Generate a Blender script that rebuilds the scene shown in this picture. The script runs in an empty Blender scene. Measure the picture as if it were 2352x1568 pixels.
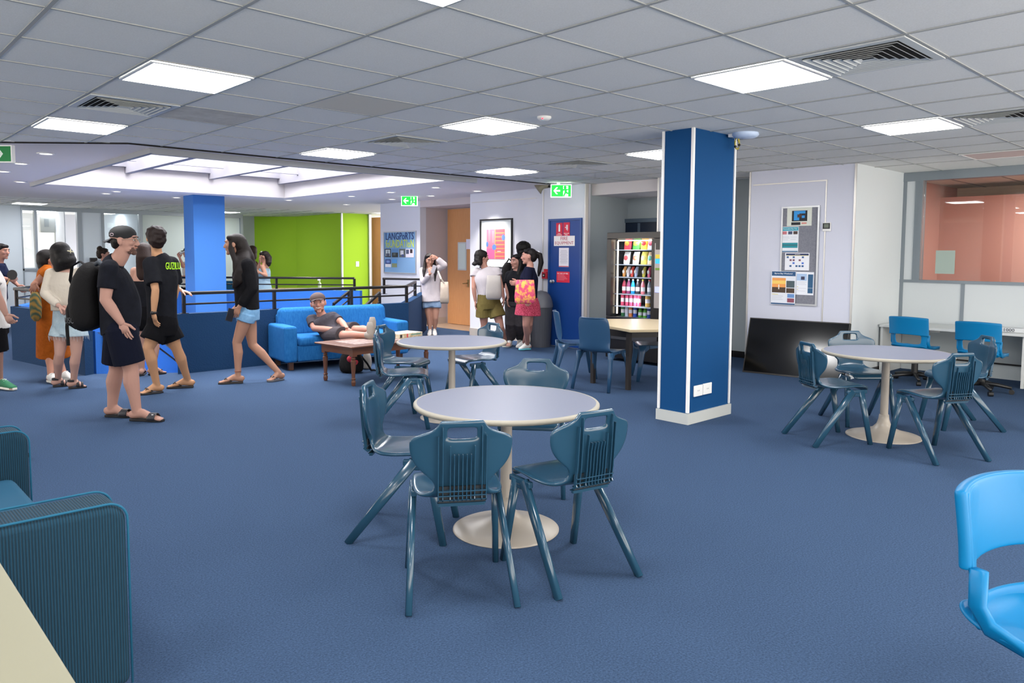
import bpy, bmesh, math, random
from mathutils import Vector, Matrix, Quaternion, noise
random.seed(7)
PI = math.pi
S = bpy.context.scene
C = S.collection

# ---------------------------------------------------------------- camera, world, exposure
F, PITCH, ROLL, YAW, PPY = 1729.5, .0705, -.0052, .7539, 704.7
CELL = .61; CELLY = .9941*CELL; GX, GY = 4.3388, 4.2951
H = 2.3737*CELL                      # eye height
CZ = H + 1.7281*CELL                 # ceiling height
fw = Vector((math.sin(YAW), math.cos(YAW), 0)); rt = Vector((math.cos(YAW), -math.sin(YAW), 0)); up = Vector((0, 0, 1))
f2 = fw*math.cos(PITCH) - up*math.sin(PITCH); u2 = fw*math.sin(PITCH) + up*math.cos(PITCH)
R3 = rt*math.cos(ROLL) - u2*math.sin(ROLL); U3 = rt*math.sin(ROLL) + u2*math.cos(ROLL)
O = Vector((0, 0, H))
cam = bpy.data.cameras.new('camera'); camo = bpy.data.objects.new('camera', cam); C.objects.link(camo)
m3 = Matrix((R3, U3, -f2)).transposed()
camo.matrix_world = Matrix.Translation(O) @ m3.to_4x4()
cam.sensor_width = 36; cam.lens = F/2352*36; cam.shift_y = -(784-PPY)/2352; cam.clip_start = .05
S.camera = camo
w = bpy.data.worlds.new('world'); S.world = w; w.use_nodes = True
bg = w.node_tree.nodes['Background']; bg.inputs[0].default_value = (1, .93, .84, 1); bg.inputs[1].default_value = 2.3
S.view_settings.view_transform = 'Standard'; S.view_settings.look = 'None'
S.view_settings.gamma = 1; S.view_settings.exposure = 1.36; S.view_settings.use_curve_mapping = False
try:
    S.cycles.max_bounces = 8; S.cycles.diffuse_bounces = 5; S.cycles.sample_clamp_indirect = 8
    S.cycles.use_denoising = True
except Exception: pass
PANEL_W = 7.5
SKY_W = 185.0

def ray(x, y): return f2 + R3*((x-1176)/F) - U3*((y-PPY)/F)
def fl(x, y, z=0.0): d = ray(x, y); return O + d*((z-H)/d.z)
def dist(x, y, D): d = ray(x, y); return O + d*(D/d.dot(fw))
def onx(x, y, X): d = ray(x, y); return O + d*(X/d.x)
def ony(x, y, Y): d = ray(x, y); return O + d*(Y/d.y)
def depth(p): return (Vector(p)-O).dot(fw)

# ---------------------------------------------------------------- materials
def srgb(h):
    if isinstance(h, str):
        h = h.lstrip('#'); c = [int(h[i:i+2], 16)/255 for i in (0, 2, 4)]
    else: c = h
    return tuple(x/12.92 if x <= .04045 else ((x+.055)/1.055)**2.4 for x in c) + (1,)
MATS = {}
def mat(name, col, rough=.6, metal=0, bump=None, spec=.5, emit=None, es=1, alpha=None, trans=None, mix=None, coat=0):
    """bump=(scale,strength[,stretch]); mix=(col2,scale,contrast)"""
    if name in MATS: return MATS[name]
    m = bpy.data.materials.new(name); m.use_nodes = True; nt = m.node_tree; N = nt.nodes; L = nt.links
    b = N['Principled BSDF']
    b.inputs['Base Color'].default_value = srgb(col); b.inputs['Roughness'].default_value = rough
    b.inputs['Metallic'].default_value = metal; b.inputs['Specular IOR Level'].default_value = spec
    if coat: b.inputs['Coat Weight'].default_value = coat; b.inputs['Coat Roughness'].default_value = .1
    tc = N.new('ShaderNodeTexCoord')
    def nz(scale, detail=3, stretch=None, rough=.6):
        n = N.new('ShaderNodeTexNoise'); n.inputs['Scale'].default_value = scale; n.inputs['Detail'].default_value = detail
        n.inputs['Roughness'].default_value = rough
        if stretch:
            mp = N.new('ShaderNodeMapping'); mp.inputs['Scale'].default_value = stretch
            L.new(tc.outputs['Object'], mp.inputs[0]); L.new(mp.outputs[0], n.inputs[0])
        else: L.new(tc.outputs['Object'], n.inputs[0])
        return n
    if mix:
        n = nz(mix[1], 4, mix[3] if len(mix) > 3 else None, .7)
        r = N.new('ShaderNodeValToRGB'); k = mix[2]
        r.color_ramp.elements[0].position = .5-k; r.color_ramp.elements[1].position = .5+k
        r.color_ramp.elements[0].color = srgb(col); r.color_ramp.elements[1].color = srgb(mix[0])
        L.new(n.outputs[0], r.inputs[0]); L.new(r.outputs[0], b.inputs['Base Color'])
    if bump:
        n = nz(bump[0], 4, bump[2] if len(bump) > 2 else None)
        bp = N.new('ShaderNodeBump'); bp.inputs['Strength'].default_value = bump[1]; bp.inputs['Distance'].default_value = .01
        L.new(n.outputs[0], bp.inputs['Height']); L.new(bp.outputs[0], b.inputs['Normal'])
    if emit is not None:
        b.inputs['Emission Color'].default_value = srgb(emit); b.inputs['Emission Strength'].default_value = es
    if trans: b.inputs['Transmission Weight'].default_value = trans; b.inputs['IOR'].default_value = 1.02
    if alpha is not None: b.inputs['Alpha'].default_value = alpha
    MATS[name] = m; return m

def wave_mat(name, col, col2, scale, direction='X', rough=.8, bump=.6):
    m = mat(name, col, rough); nt = m.node_tree; N = nt.nodes; L = nt.links; b = N['Principled BSDF']
    tc = N.new('ShaderNodeTexCoord'); wv = N.new('ShaderNodeTexWave'); wv.bands_direction = direction
    wv.inputs['Scale'].default_value = scale; wv.inputs['Distortion'].default_value = 5 if 'zigzag' in name else 0; L.new(tc.outputs['Object'], wv.inputs[0])
    r = N.new('ShaderNodeValToRGB'); r.color_ramp.elements[0].color = srgb(col2); r.color_ramp.elements[1].color = srgb(col)
    L.new(wv.outputs['Fac'], r.inputs[0]); L.new(r.outputs[0], b.inputs['Base Color'])
    bp = N.new('ShaderNodeBump'); bp.inputs['Strength'].default_value = bump; bp.inputs['Distance'].default_value = .004
    L.new(wv.outputs['Fac'], bp.inputs['Height']); L.new(bp.outputs[0], b.inputs['Normal'])
    return m

def checker_mat(name, c1, c2, scale, rough=.4):
    m = mat(name, c1, rough); N = m.node_tree.nodes; L = m.node_tree.links
    tc = N.new('ShaderNodeTexCoord'); ck = N.new('ShaderNodeTexChecker')
    ck.inputs['Color1'].default_value = srgb(c1); ck.inputs['Color2'].default_value = srgb(c2); ck.inputs['Scale'].default_value = scale
    L.new(tc.outputs['Object'], ck.inputs[0]); L.new(ck.outputs[0], N['Principled BSDF'].inputs['Base Color']); return m

M_carpet = mat('carpet', '#28384d', .95, bump=(260, .4), mix=('#475d7d', 120, .24), spec=.08)
M_tile = mat('ceiling_tile', '#e9e9e6', .95, bump=(140, .12), mix=('#dfdfdb', 120, .2), spec=.1)
M_tile2 = mat('stained_tile', '#d6d1c6', .95, bump=(120, .12), spec=.1)
M_tbar = mat('ceiling_bar', '#a2a4a2', .6)
M_gap = mat('dark_gap', '#1a1714', .9)
M_plaster = mat('plaster', '#dcd6d4', .9, spec=.15)
M_wall = mat('wall_paint', '#d4d6dd', .85, bump=(150, .06), spec=.25)
M_wallgrey = mat('wall_grey_fabric', '#a9b2b4', .9, bump=(180, .1), spec=.15)
M_walltaupe = mat('wall_taupe', '#c3b9b8', .9, spec=.15)
M_wallpanel = mat('wall_panel', '#cfd5d8', .75, spec=.3)
M_alu = mat('aluminium', '#b9bcc0', .35, .6)
M_alud = mat('aluminium_dark', '#8b949b', .4, .5)
M_green = mat('green_paint', '#98c233', .9, bump=(90, .1), spec=.2)
M_bluestucco = mat('blue_stucco', '#163658', .85, bump=(60, .5), spec=.2)
M_bluelit = mat('blue_wall_skylit', '#2c64b0', .85, bump=(60, .3), spec=.2)  # lighter copy of the stair blue, skylight brightness put into the colour
M_column = mat('column_blue', '#074274', .75, bump=(200, .08), spec=.2)
M_columnlt = mat('column_light_blue', '#3a6cac', .8, spec=.2)
M_white = mat('white_trim', '#e4e4e2', .5)
M_skirt = mat('skirting_grey', '#b8bbb8', .5)
M_black = mat('black_metal', '#151313', .35, .2)
M_wood = mat('door_wood', '#b87f4e', .55, mix=('#d19a68', 6, .35, (14, 14, .7)), spec=.3)
M_doorblue = mat('door_blue', '#123f86', .4, spec=.4)
M_doordark = mat('door_dark_blue', '#071c33', .4)
M_panel = mat('light_panel', '#ffffff', .5, emit='#f4f8ff', es=6)
M_down = mat('downlight_lens', '#ffffff', .5, emit='#fff6ec', es=4)
M_sky = mat('skylight_glow', '#ffffff', .5, emit='#f3f6ff', es=3.0)
M_chair = mat('chair_plastic', '#23465c', .22, spec=.5, coat=.25)
M_cyan = mat('cyan_plastic', '#006ea2', .4, spec=.28)
M_table = mat('table_laminate', '#7b7f90', .42, mix=('#757a8c', 300, .2), spec=.3)
M_tedge = mat('table_edge', '#9f998b', .45)
M_cream = mat('cream_enamel', '#a59d92', .35, spec=.5)

# ---------------------------------------------------------------- mesh helpers
def newbm(): return bmesh.new()
BK = [0]
def box(bm, lo, hi, mi=0, mtx=None):
    lo, hi = [min(a, b) for a, b in zip(lo, hi)], [max(a, b) for a, b in zip(lo, hi)]
    BK[0] += 1; md_ = min(b-a for a, b in zip(lo, hi))      # hair-thin size differences keep joined bars from sharing a face
    e = min(.00025*(BK[0] % 7), .06*md_) if md_ > .0041 else 0
    lo = [a+e for a in lo]; hi = [b-e for b in hi]
    vs = [bm.verts.new((x, y, z)) for x in (lo[0], hi[0]) for y in (lo[1], hi[1]) for z in (lo[2], hi[2])]
    if mtx: [setattr(v, 'co', mtx @ v.co) for v in vs]
    for f in ((0, 1, 3, 2), (4, 6, 7, 5), (0, 4, 5, 1), (2, 3, 7, 6), (0, 2, 6, 4), (1, 5, 7, 3)):
        fc = bm.faces.new([vs[i] for i in f]); fc.material_index = mi
    return vs
def prism(bm, poly, z0, z1, mi=0, top=None):
    """vertical prism; top = per-vertex z list optional"""
    a = 0
    for i in range(len(poly)):
        p, q = poly[i], poly[(i+1) % len(poly)]; a += p[0]*q[1]-q[0]*p[1]
    if a < 0: poly = poly[::-1]; top = top[::-1] if top else None
    b = [bm.verts.new((p[0], p[1], z0)) for p in poly]
    t = [bm.verts.new((p[0], p[1], top[i] if top else z1)) for i, p in enumerate(poly)]
    bm.faces.new(b[::-1]).material_index = mi; bm.faces.new(t).material_index = mi
    n = len(poly)
    for i in range(n): bm.faces.new((b[i], b[(i+1) % n], t[(i+1) % n], t[i])).material_index = mi
def wallseg(bm, p, q, th, z0, z1, side=1, mi=0):
    p = Vector((p[0], p[1])); q = Vector((q[0], q[1])); d = (q-p).normalized(); n = Vector((-d.y, d.x))*th*side
    prism(bm, [p, q, q+n, p+n], z0, z1, mi)
def frame_of(t, lat=None):
    t = t.normalized()
    a = Vector(lat) if lat is not None else (Vector((0, 0, 1)) if abs(t.z) < .9 else Vector((1, 0, 0)))
    l = a - t*a.dot(t)
    if l.length < 1e-4: l = Vector((1, 0, 0)) - t*t.x
    if l.length < 1e-4: l = Vector((0, 1, 0)) - t*t.y
    l.normalize(); return l, t.cross(l)
def loft(bm, pts, rad, lat=None, seg=12, cap=True, mi=0, power=1.0):
    """pts list of vectors, rad list of r or (rx,ry); lat: direction of rx"""
    pts = [Vector(p) for p in pts]; rings = []; n = len(pts)
    for i, p in enumerate(pts):
        t = (pts[min(i+1, n-1)] - pts[max(i-1, 0)])
        if t.length < 1e-6: t = Vector((0, 0, 1))
        l, s = frame_of(t, lat[i] if isinstance(lat, list) else lat)
        r = rad[i]; rx, ry = (r, r) if not isinstance(r, (tuple, list)) else r
        ring = []
        for k in range(seg):
            a = 2*PI*k/seg; c, sn = math.cos(a), math.sin(a)
            if power != 1: c = math.copysign(abs(c)**power, c); sn = math.copysign(abs(sn)**power, sn)
            ring.append(bm.verts.new(p + l*rx*c + s*ry*sn))
        rings.append(ring)
    for i in range(n-1):
        for k in range(seg):
            bm.faces.new((rings[i][k], rings[i][(k+1) % seg], rings[i+1][(k+1) % seg], rings[i+1][k])).material_index = mi
    if cap:
        bm.faces.new(rings[0][::-1]).material_index = mi; bm.faces.new(rings[-1]).material_index = mi
    return rings
def cap_loft(bm, a, b, ra, rb, seg=12, mi=0):
    """capsule with round ends, radii ra/rb"""
    a = Vector(a); b = Vector(b); d = b-a
    if d.length < 1e-5: d = Vector((0, 0, 1e-4)); b = a+d
    u = d.normalized(); P = []; Rr = []
    for k in (0, 1, 2):
        an = PI/2*(k+.3)/3; P.append(a - u*ra*math.cos(an)); Rr.append(ra*math.sin(an))
    P.append(a); Rr.append(ra); P.append(b); Rr.append(rb)
    for k in (2, 1, 0):
        an = PI/2*(k+.3)/3; P.append(b + u*rb*math.cos(an)); Rr.append(rb*math.sin(an))
    loft(bm, P, Rr, seg=seg, mi=mi)
def chain(bm, pts, rads, seg=12, mi=0):
    for i in range(len(pts)-1): cap_loft(bm, pts[i], pts[i+1], rads[i], rads[i+1], seg, mi)
def ball(bm, c, r, mtx=None, seg=16, mi=0):
    """ellipsoid; r=(rx,ry,rz); mtx 3x3 rotation"""
    c = Vector(c); r = r if isinstance(r, (tuple, list)) else (r, r, r); mtx = mtx or Matrix.Identity(3)
    n = max(6, seg//2); rings = []
    for i in range(1, n):
        th = PI*i/n
        rings.append([bm.verts.new(c + mtx @ Vector((r[0]*math.sin(th)*math.cos(2*PI*k/seg), r[1]*math.sin(th)*math.sin(2*PI*k/seg), r[2]*math.cos(th)))) for k in range(seg)])
    t = bm.verts.new(c + mtx @ Vector((0, 0, r[2]))); b = bm.verts.new(c - mtx @ Vector((0, 0, r[2])))
    for k in range(seg):
        bm.faces.new((t, rings[0][k], rings[0][(k+1) % seg])).material_index = mi
        bm.faces.new((b, rings[-1][(k+1) % seg], rings[-1][k])).material_index = mi
        for i in range(n-2): bm.faces.new((rings[i][k], rings[i+1][k], rings[i+1][(k+1) % seg], rings[i][(k+1) % seg])).material_index = mi
def lathe(bm, prof, c=(0, 0, 0), seg=32, mi=0):
    c = Vector(c); rings = []
    for r, z in prof:
        rings.append([bm.verts.new(c + Vector((r*math.cos(2*PI*k/seg), r*math.sin(2*PI*k/seg), z))) for k in range(seg)] if r > 1e-5 else [bm.verts.new(c+Vector((0, 0, z)))])
    for i in range(len(prof)-1):
        A, B = rings[i], rings[i+1]
        for k in range(seg):
            k2 = (k+1) % seg
            if len(A) == 1 and len(B) == 1: continue
            if len(A) == 1: f = (A[0], B[k], B[k2])
            elif len(B) == 1: f = (A[k], A[k2], B[0])
            else: f = (A[k], A[k2], B[k2], B[k])
            bm.faces.new(f).material_index = mi
def tube(bm, pts, r, seg=10, mi=0): loft(bm, pts, [r]*len(pts), seg=seg, mi=mi)
def rrect(w, h, r, n=4):
    out = []
    for cx, cy, a0 in ((w/2-r, h/2-r, 0), (-w/2+r, h/2-r, 90), (-w/2+r, -h/2+r, 180), (w/2-r, -h/2+r, 270)):
        for k in range(n+1):
            a = math.radians(a0+90*k/n); out.append((cx+r*math.cos(a), cy+r*math.sin(a)))
    return out
def obj(name, bm, mats, parent=None, smooth=False, bevel=0, sub=0, loc=None):
    bmesh.ops.recalc_face_normals(bm, faces=bm.faces)
    me = bpy.data.meshes.new(name); bm.to_mesh(me); bm.free()
    for m in (mats if isinstance(mats, (list, tuple)) else [mats]): me.materials.append(m)
    if smooth:
        for p in me.polygons: p.use_smooth = True
    o = bpy.data.objects.new(name, me); C.objects.link(o)
    if loc is not None: o.location = loc
    if parent: o.parent = parent
    if bevel:
        b = o.modifiers.new('b', 'BEVEL'); b.width = bevel; b.segments = 3; b.limit_method = 'ANGLE'; b.angle_limit = .6
    if sub:
        b = o.modifiers.new('s', 'SUBSURF'); b.levels = sub; b.render_levels = sub
    if smooth or bevel:
        try: me.shade_smooth() if hasattr(me, 'shade_smooth') else None
        except Exception: pass
        if not smooth:
            for p in me.polygons: p.use_smooth = True
            wn = o.modifiers.new('w', 'WEIGHTED_NORMAL')
    return o
def tag(o, label, cat, group=None):
    o['label'] = label; o['category'] = cat
    if group: o['group'] = group
    return o
def thing(name, label, cat, loc=(0, 0, 0), rz=0, group=None):
    o = bpy.data.objects.new(name, None); C.objects.link(o); o.location = loc; o.rotation_euler = (0, 0, rz)
    o.empty_display_size = .1
    return tag(o, label, cat, group)
def struct(name, bm, mats, parent=None, **k):
    o = obj(name, bm, mats, parent, **k)
    if not parent: o['kind'] = 'structure'
    return o
def dup(root, loc, rz, label, group=None, name=None):
    def cp(o, par):
        c = o.copy(); C.objects.link(c); c.parent = par
        for ch in list(o.children): cp(ch, c)
        return c
    r = cp(root, None); r.location = loc; r.rotation_euler = (0, 0, rz); r['label'] = label
    if group: r['group'] = group
    return r
def boxobj(name, lo, hi, m, parent=None, bevel=0, st=False):
    bm = newbm(); box(bm, lo, hi); o = obj(name, bm, m, parent, bevel=bevel)
    if st: o['kind'] = 'structure'
    return o
def text_mesh(name, s, wd, ht, m, mtx, parent, depth_=.001, shear=0):
    cu = bpy.data.curves.new(name, 'FONT'); cu.body = s; cu.extrude = depth_; cu.shear = shear
    cu.align_x = 'CENTER'; cu.align_y = 'CENTER'; cu.resolution_u = 2
    t = bpy.data.objects.new(name+'_tmp', cu); C.objects.link(t)
    dg = bpy.context.evaluated_depsgraph_get(); me = bpy.data.meshes.new_from_object(t.evaluated_get(dg))
    bpy.data.objects.remove(t)
    xs = [v.co.x for v in me.vertices]; ys = [v.co.y for v in me.vertices]
    if not xs: return None
    w0, h0 = max(xs)-min(xs), max(ys)-min(ys); cx, cy = (max(xs)+min(xs))/2, (max(ys)+min(ys))/2
    for v in me.vertices:
        v.co = mtx @ Vector(((v.co.x-cx)*wd/w0, (v.co.y-cy)*ht/h0, v.co.z))
    me.materials.clear(); me.materials.append(m)
    me.name = name
    o = bpy.data.objects.new(name, me); C.objects.link(o)
    if parent: o.parent = parent
    return o
def facing(o3, xdir, n):
    """4x4 with local x=xdir, z=n (out of surface), y=up-ish, at o3"""
    x = Vector(xdir).normalized(); z = Vector(n).normalized(); y = z.cross(x)
    return Matrix.Translation(Vector(o3)) @ Matrix((x, y, z)).transposed().to_4x4()
def sheet(name, mtx, wd, ht, rects, mats, parent, th=.002):
    """layered flat panel: rects (u0,v0,u1,v1,mat_index) in 0..1, later ones on top"""
    bm = newbm(); box(bm, (-wd/2, -ht/2, 0), (wd/2, ht/2, th), 0, mtx)
    for i, (a, b, c, d, mi) in enumerate(rects):
        box(bm, (-wd/2+a*wd, -ht/2+b*ht, th), (-wd/2+c*wd, -ht/2+d*ht, th+.00008*(1+i)+.0002), mi, mtx)
    return obj(name, bm, mats, parent)
# ================================================================ SETTING
def plate(bm, outer, holes, z0, z1, mi=0):
    for z, flip in ((z0, True), (z1, False)):
        es = []; loops = [outer]+holes
        for lp in loops:
            vs = [bm.verts.new((p[0], p[1], z)) for p in lp]
            es += [bm.edges.new((vs[i], vs[(i+1) % len(vs)])) for i in range(len(vs))]
        r = bmesh.ops.triangle_fill(bm, edges=es, use_beauty=True)
        for f in r['geom']:
            if isinstance(f, bmesh.types.BMFace): f.material_index = mi
    for lp in [outer]+holes:
        for i in range(len(lp)):
            p, q = lp[i], lp[(i+1) % len(lp)]
            bm.faces.new([bm.verts.new(c) for c in ((p[0], p[1], z0), (q[0], q[1], z0), (q[0], q[1], z1), (p[0], p[1], z1))]).material_index = mi
PIT = [(2.45, 9.85), (3.22, 9.30), (6.46, 9.30), (8.47, 11.57), (7.86, 12.70), (5.62, 14.95), (3.6, 14.95), (2.10, 11.85)]
bm = newbm(); plate(bm, [(-5, -3), (14, -3), (14, 23), (-5, 23)], [PIT], -.12, 0)
bmesh.ops.remove_doubles(bm, verts=bm.verts, dist=1e-5)
struct('floor', bm, M_carpet)
# tiled ceiling with the openings of panels left closed (panels hang 5 mm below)
WELL = (2.63, 6.78, 8.12, 13.60)
bm = newbm(); plate(bm, [(-6, -3), (10.9, -3), (10.9, 7.95), (2.35, 7.95), (1.4, 8.8), (-6, 8.8)], [], CZ, CZ+.05)
struct('ceiling', bm, M_tile)
bm = newbm(); plate(bm, [(-6, 17.2), (10.9, 17.2), (14, 17.2), (14, 26), (-6, 26)], [], CZ-.002, CZ+.05)
struct('ceiling_far', bm, M_tile)
bm = newbm()
plate(bm, [(-6, 8.8), (1.4, 8.8), (2.35, 7.95), (10.9, 7.95), (10.9, 17.2), (-6, 17.2)], [[(WELL[0], WELL[2]), (WELL[1], WELL[2]), (WELL[1], WELL[3]), (WELL[0], WELL[3])]], CZ-.012, CZ+.05)
struct('ceiling_plaster', bm, M_plaster)
# T-bars
bm = newbm(); t = .009
for n in range(-16, 12):
    x = CELL*(n+GX)
    if x > 10.8: continue
    y1 = 7.95 if x > 2.35 else min(8.8, 7.95+(2.35-x)*.9)
    box(bm, (x-t, -3, CZ-.006), (x+t, y1, CZ))
for m in range(-13, 18):
    y = CELLY*(GY+m)
    if y < -3: continue
    if y < 8.8: box(bm, (-6 if y < 7.95 else -6, y-t*.8, CZ-.0055), (10.8 if y < 7.95 else 2.35-(y-7.95)/.9, y+t*.8, CZ))
struct('trim_1', bm, M_tbar)
bm = newbm()
box(bm, (2.35, 7.94, CZ-.014), (8.6, 7.955, CZ+.01)); 
wallseg(bm, (2.35, 7.95), (1.4, 8.8), .015, CZ-.014, CZ+.01); box(bm, (-6, 8.79, CZ-.014), (1.4, 8.805, CZ+.01))
struct('trim_2', bm, M_gap)
bm = newbm()
for n in range(-8, 16):
    x = CELL*(n+GX); box(bm, (x-t, 17.2, CZ-.008), (x+t, 22, CZ))
for m in range(0, 8): y = 17.25+CELLY*m; box(bm, (-6, y-t, CZ-.008), (11, y+t, CZ))
struct('trim_3', bm, M_tbar)
def cellbox(n, m, k=1): # cell between grid lines n..n+1 and m..m+1 (m counted downwards in Y)
    return CELL*(n+GX), CELL*(n+k+GX), CELLY*(-(m+1)+GY), CELLY*(-m+GY)
# discoloured tiles
for i, (n, m, mt) in enumerate([(0, -4, M_tile2), (-1, -6, mat('stained_tile2', '#d0cdc6', .95, bump=(120, .1), mix=('#b4b0a8', 5, .2))), (-1, 2, M_tile2)]):
    x0, x1, y0, y1 = cellbox(n, m); o = boxobj('trim_%d' % (10+i), (x0+t, y0+t, CZ-.003), (x1-t, y1-t, CZ), mt, st=True)

# skylight well
x0, x1, y0, y1 = WELL; ZT = CZ+1.15
bm = newbm()
box(bm, (x0+.002, y0+.002, CZ-.013), (x0+.02, y1-.002, ZT)); box(bm, (x1-.02, y0+.002, CZ-.013), (x1-.002, y1-.002, ZT))
box(bm, (x0+.02, y0+.002, CZ-.013), (x1-.02, y0+.02, ZT)); box(bm, (x0+.02, y1-.02, CZ-.013), (x1-.02, y1-.002, ZT))
struct('skylight_shaft', bm, mat('shaft_white', '#bcb8b8', .8))
bm = newbm()   # lower lip on the near edges
box(bm, (x0-.02, y0-.05, CZ-.075), (x1+.12, y0, CZ-.01)); box(bm, (x0-.05, y0-.05, CZ-.065), (x0, y1, CZ-.01))
struct('trim_4', bm, mat('lip_grey', '#8d9096', .6))
sk = thing('skylight', 'large rectangular skylight with white beams over the stairwell', 'skylight', ((x0+x1)/2, (y0+y1)/2, CZ+.4))
loc0 = Vector(sk.location)
def skbox(nm, lo, hi, m):
    bm = newbm(); box(bm, Vector(lo)-loc0, Vector(hi)-loc0); return obj(nm, bm, m, sk)
W3 = (x1-x0)/3; zb = CZ+.24
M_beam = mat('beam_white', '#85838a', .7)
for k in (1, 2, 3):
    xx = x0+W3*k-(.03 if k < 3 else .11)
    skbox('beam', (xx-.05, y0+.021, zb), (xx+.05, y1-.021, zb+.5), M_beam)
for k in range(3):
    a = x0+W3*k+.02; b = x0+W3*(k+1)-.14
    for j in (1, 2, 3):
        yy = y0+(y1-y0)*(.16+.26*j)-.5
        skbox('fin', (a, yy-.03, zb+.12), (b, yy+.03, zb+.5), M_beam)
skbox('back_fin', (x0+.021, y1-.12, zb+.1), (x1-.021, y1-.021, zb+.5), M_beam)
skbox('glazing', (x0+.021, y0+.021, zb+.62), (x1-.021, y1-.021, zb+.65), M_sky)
L = bpy.data.lights.new('skylight_daylight', 'AREA'); L.shape = 'RECTANGLE'; L.size = x1-x0-.2; L.size_y = y1-y0-.2; L.energy = SKY_W; L.color = (1, .965, .92)
lo = bpy.data.objects.new('skylight_daylight', L); C.objects.link(lo); lo.location = (0, 0, zb+.58-loc0.z); lo.parent = sk
lo.visible_camera = True

# ---- walls
XA, XB, XW = 8.60, 8.85, 10.30
bm = newbm(); box(bm, (XA, 7.545, 0), (XA+.1, 10.25, CZ+.05)); struct('wall_painting', bm, M_wall)
bm = newbm(); box(bm, (XA+.1, 10.15, 0), (9.6, 10.25, CZ)); struct('wall_hall_side', bm, M_walltaupe)
bm = newbm(); box(bm, (XA+.1, 7.545, 0), (9.7, 7.6, CZ+.05)); struct('wall_alcove_left', bm, M_wallgrey)
bm = newbm(); box(bm, (9.6, 5.0, 0), (9.7, 7.6, CZ+.05)); struct('wall_alcove_back', bm, M_wallgrey)
p1510 = onx(1510, 500, XA).y; p1527 = 5.75
bm = newbm(); box(bm, (XA, p1527, 0), (9.6, p1510, CZ+.05)); struct('wall_alcove_right', bm, M_wall)
bm = newbm(); box(bm, (XA+.12, p1510, 2.33), (9.6, 7.545, CZ)); struct('ceiling_alcove', bm, M_plaster)
# notice-board block
YB0, YB1 = 3.667, 5.0
bm = newbm(); box(bm, (XB, YB0, 0), (XW+.3, YB1, CZ+.05)); struct('wall_notice_block', bm, mat('wall_white_fabric', '#cdd0de', .85, bump=(150, .06)))
bm = newbm(); box(bm, (XB+.01, YB0-.008, 0), (XW, YB0, CZ)); struct('wall_block_side', bm, M_wallpanel)
bm = newbm()
for (x, y) in ((XB-.006, YB0-.01), (XB-.006, YB1-.02), (XA-.006, 7.545), (XA-.006, 8.43)):
    box(bm, (x-.006, y, .0), (x+.008, y+.022, CZ))
box(bm, (XB-.008, YB0+.33, .03), (XB, YB0+.345, 2.33)); box(bm, (XB-.008, YB0+.33, 2.325), (XB, YB1-.05, 2.34)); box(bm, (XA-.007, 8.6, 2.33), (XA, 10.2, 2.345))
box(bm, (XA-.006, p1510-.02, 0), (XA+.008, p1510+.004, CZ)); box(bm, (XA-.008, p1527, 0), (XA+.004, p1527+.02, CZ))
struct('trim_5', bm, mat('alu_strip', '#c8c6c2', .35, .5))
# window wall
bm = newbm(); yc = YB0; 
zsill = onx(2210, 645, XW).z; zhead = 2.40; yg = onx(2118, 500, XW).y
box(bm, (XW, -3, 0), (XW+.1, yc, zsill-.03)); box(bm, (XW, -3, zhead), (XW+.1, yc, CZ+.05)); box(bm, (XW, yg+.05, zsill-.03), (XW+.1, yc, zhead))
struct('wall_window', bm, M_wallpanel)
bm = newbm()
box(bm, (XW-.02, -3, zsill-.035), (XW+.11, yc, zsill)); box(bm, (XW-.02, -3, zhead-.01), (XW+.11, yc, zhead+.09))
box(bm, (XW-.02, yg, zsill), (XW+.11, yg+.045, zhead)); box(bm, (XW-.012, yc-.05, 0), (XW+.01, yc-.0, CZ)); box(bm, (XW-.012, yg+.045, zsill), (XW, yg+.09, zhead))
for yy in (onx(2210, 700, XW).y, .9): box(bm, (XW-.012, yy-.02, 0), (XW, yy+.02, zsill))
box(bm, (XW-.012, -3, CZ-.04), (XW+.01, yc, CZ))
struct('window_1', bm, M_alud)
M_glass = mat('window_glass', '#ffffff', .0, spec=.5); 
nt = M_glass.node_tree; N = nt.nodes
for n_ in list(N):
    if n_.type not in ('OUTPUT_MATERIAL',): N.remove(n_)
gl = N.new('ShaderNodeBsdfGlossy'); gl.inputs['Roughness'].default_value = .01; tr = N.new('ShaderNodeBsdfTransparent'); tr.inputs[0].default_value = (.94, .97, .96, 1)
mx = N.new('ShaderNodeMixShader'); fr = N.new('ShaderNodeFresnel'); fr.inputs[0].default_value = 1.5
nt.links.new(fr.outputs[0], mx.inputs[0]); nt.links.new(tr.outputs[0], mx.inputs[1]); nt.links.new(gl.outputs[0], mx.inputs[2]); nt.links.new(mx.outputs[0], N['Material Output'].inputs[0])
bm = newbm(); box(bm, (XW+.04, -3, zsill), (XW+.048, yg, zhead)); o = struct('window_2', bm, M_glass)
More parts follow.
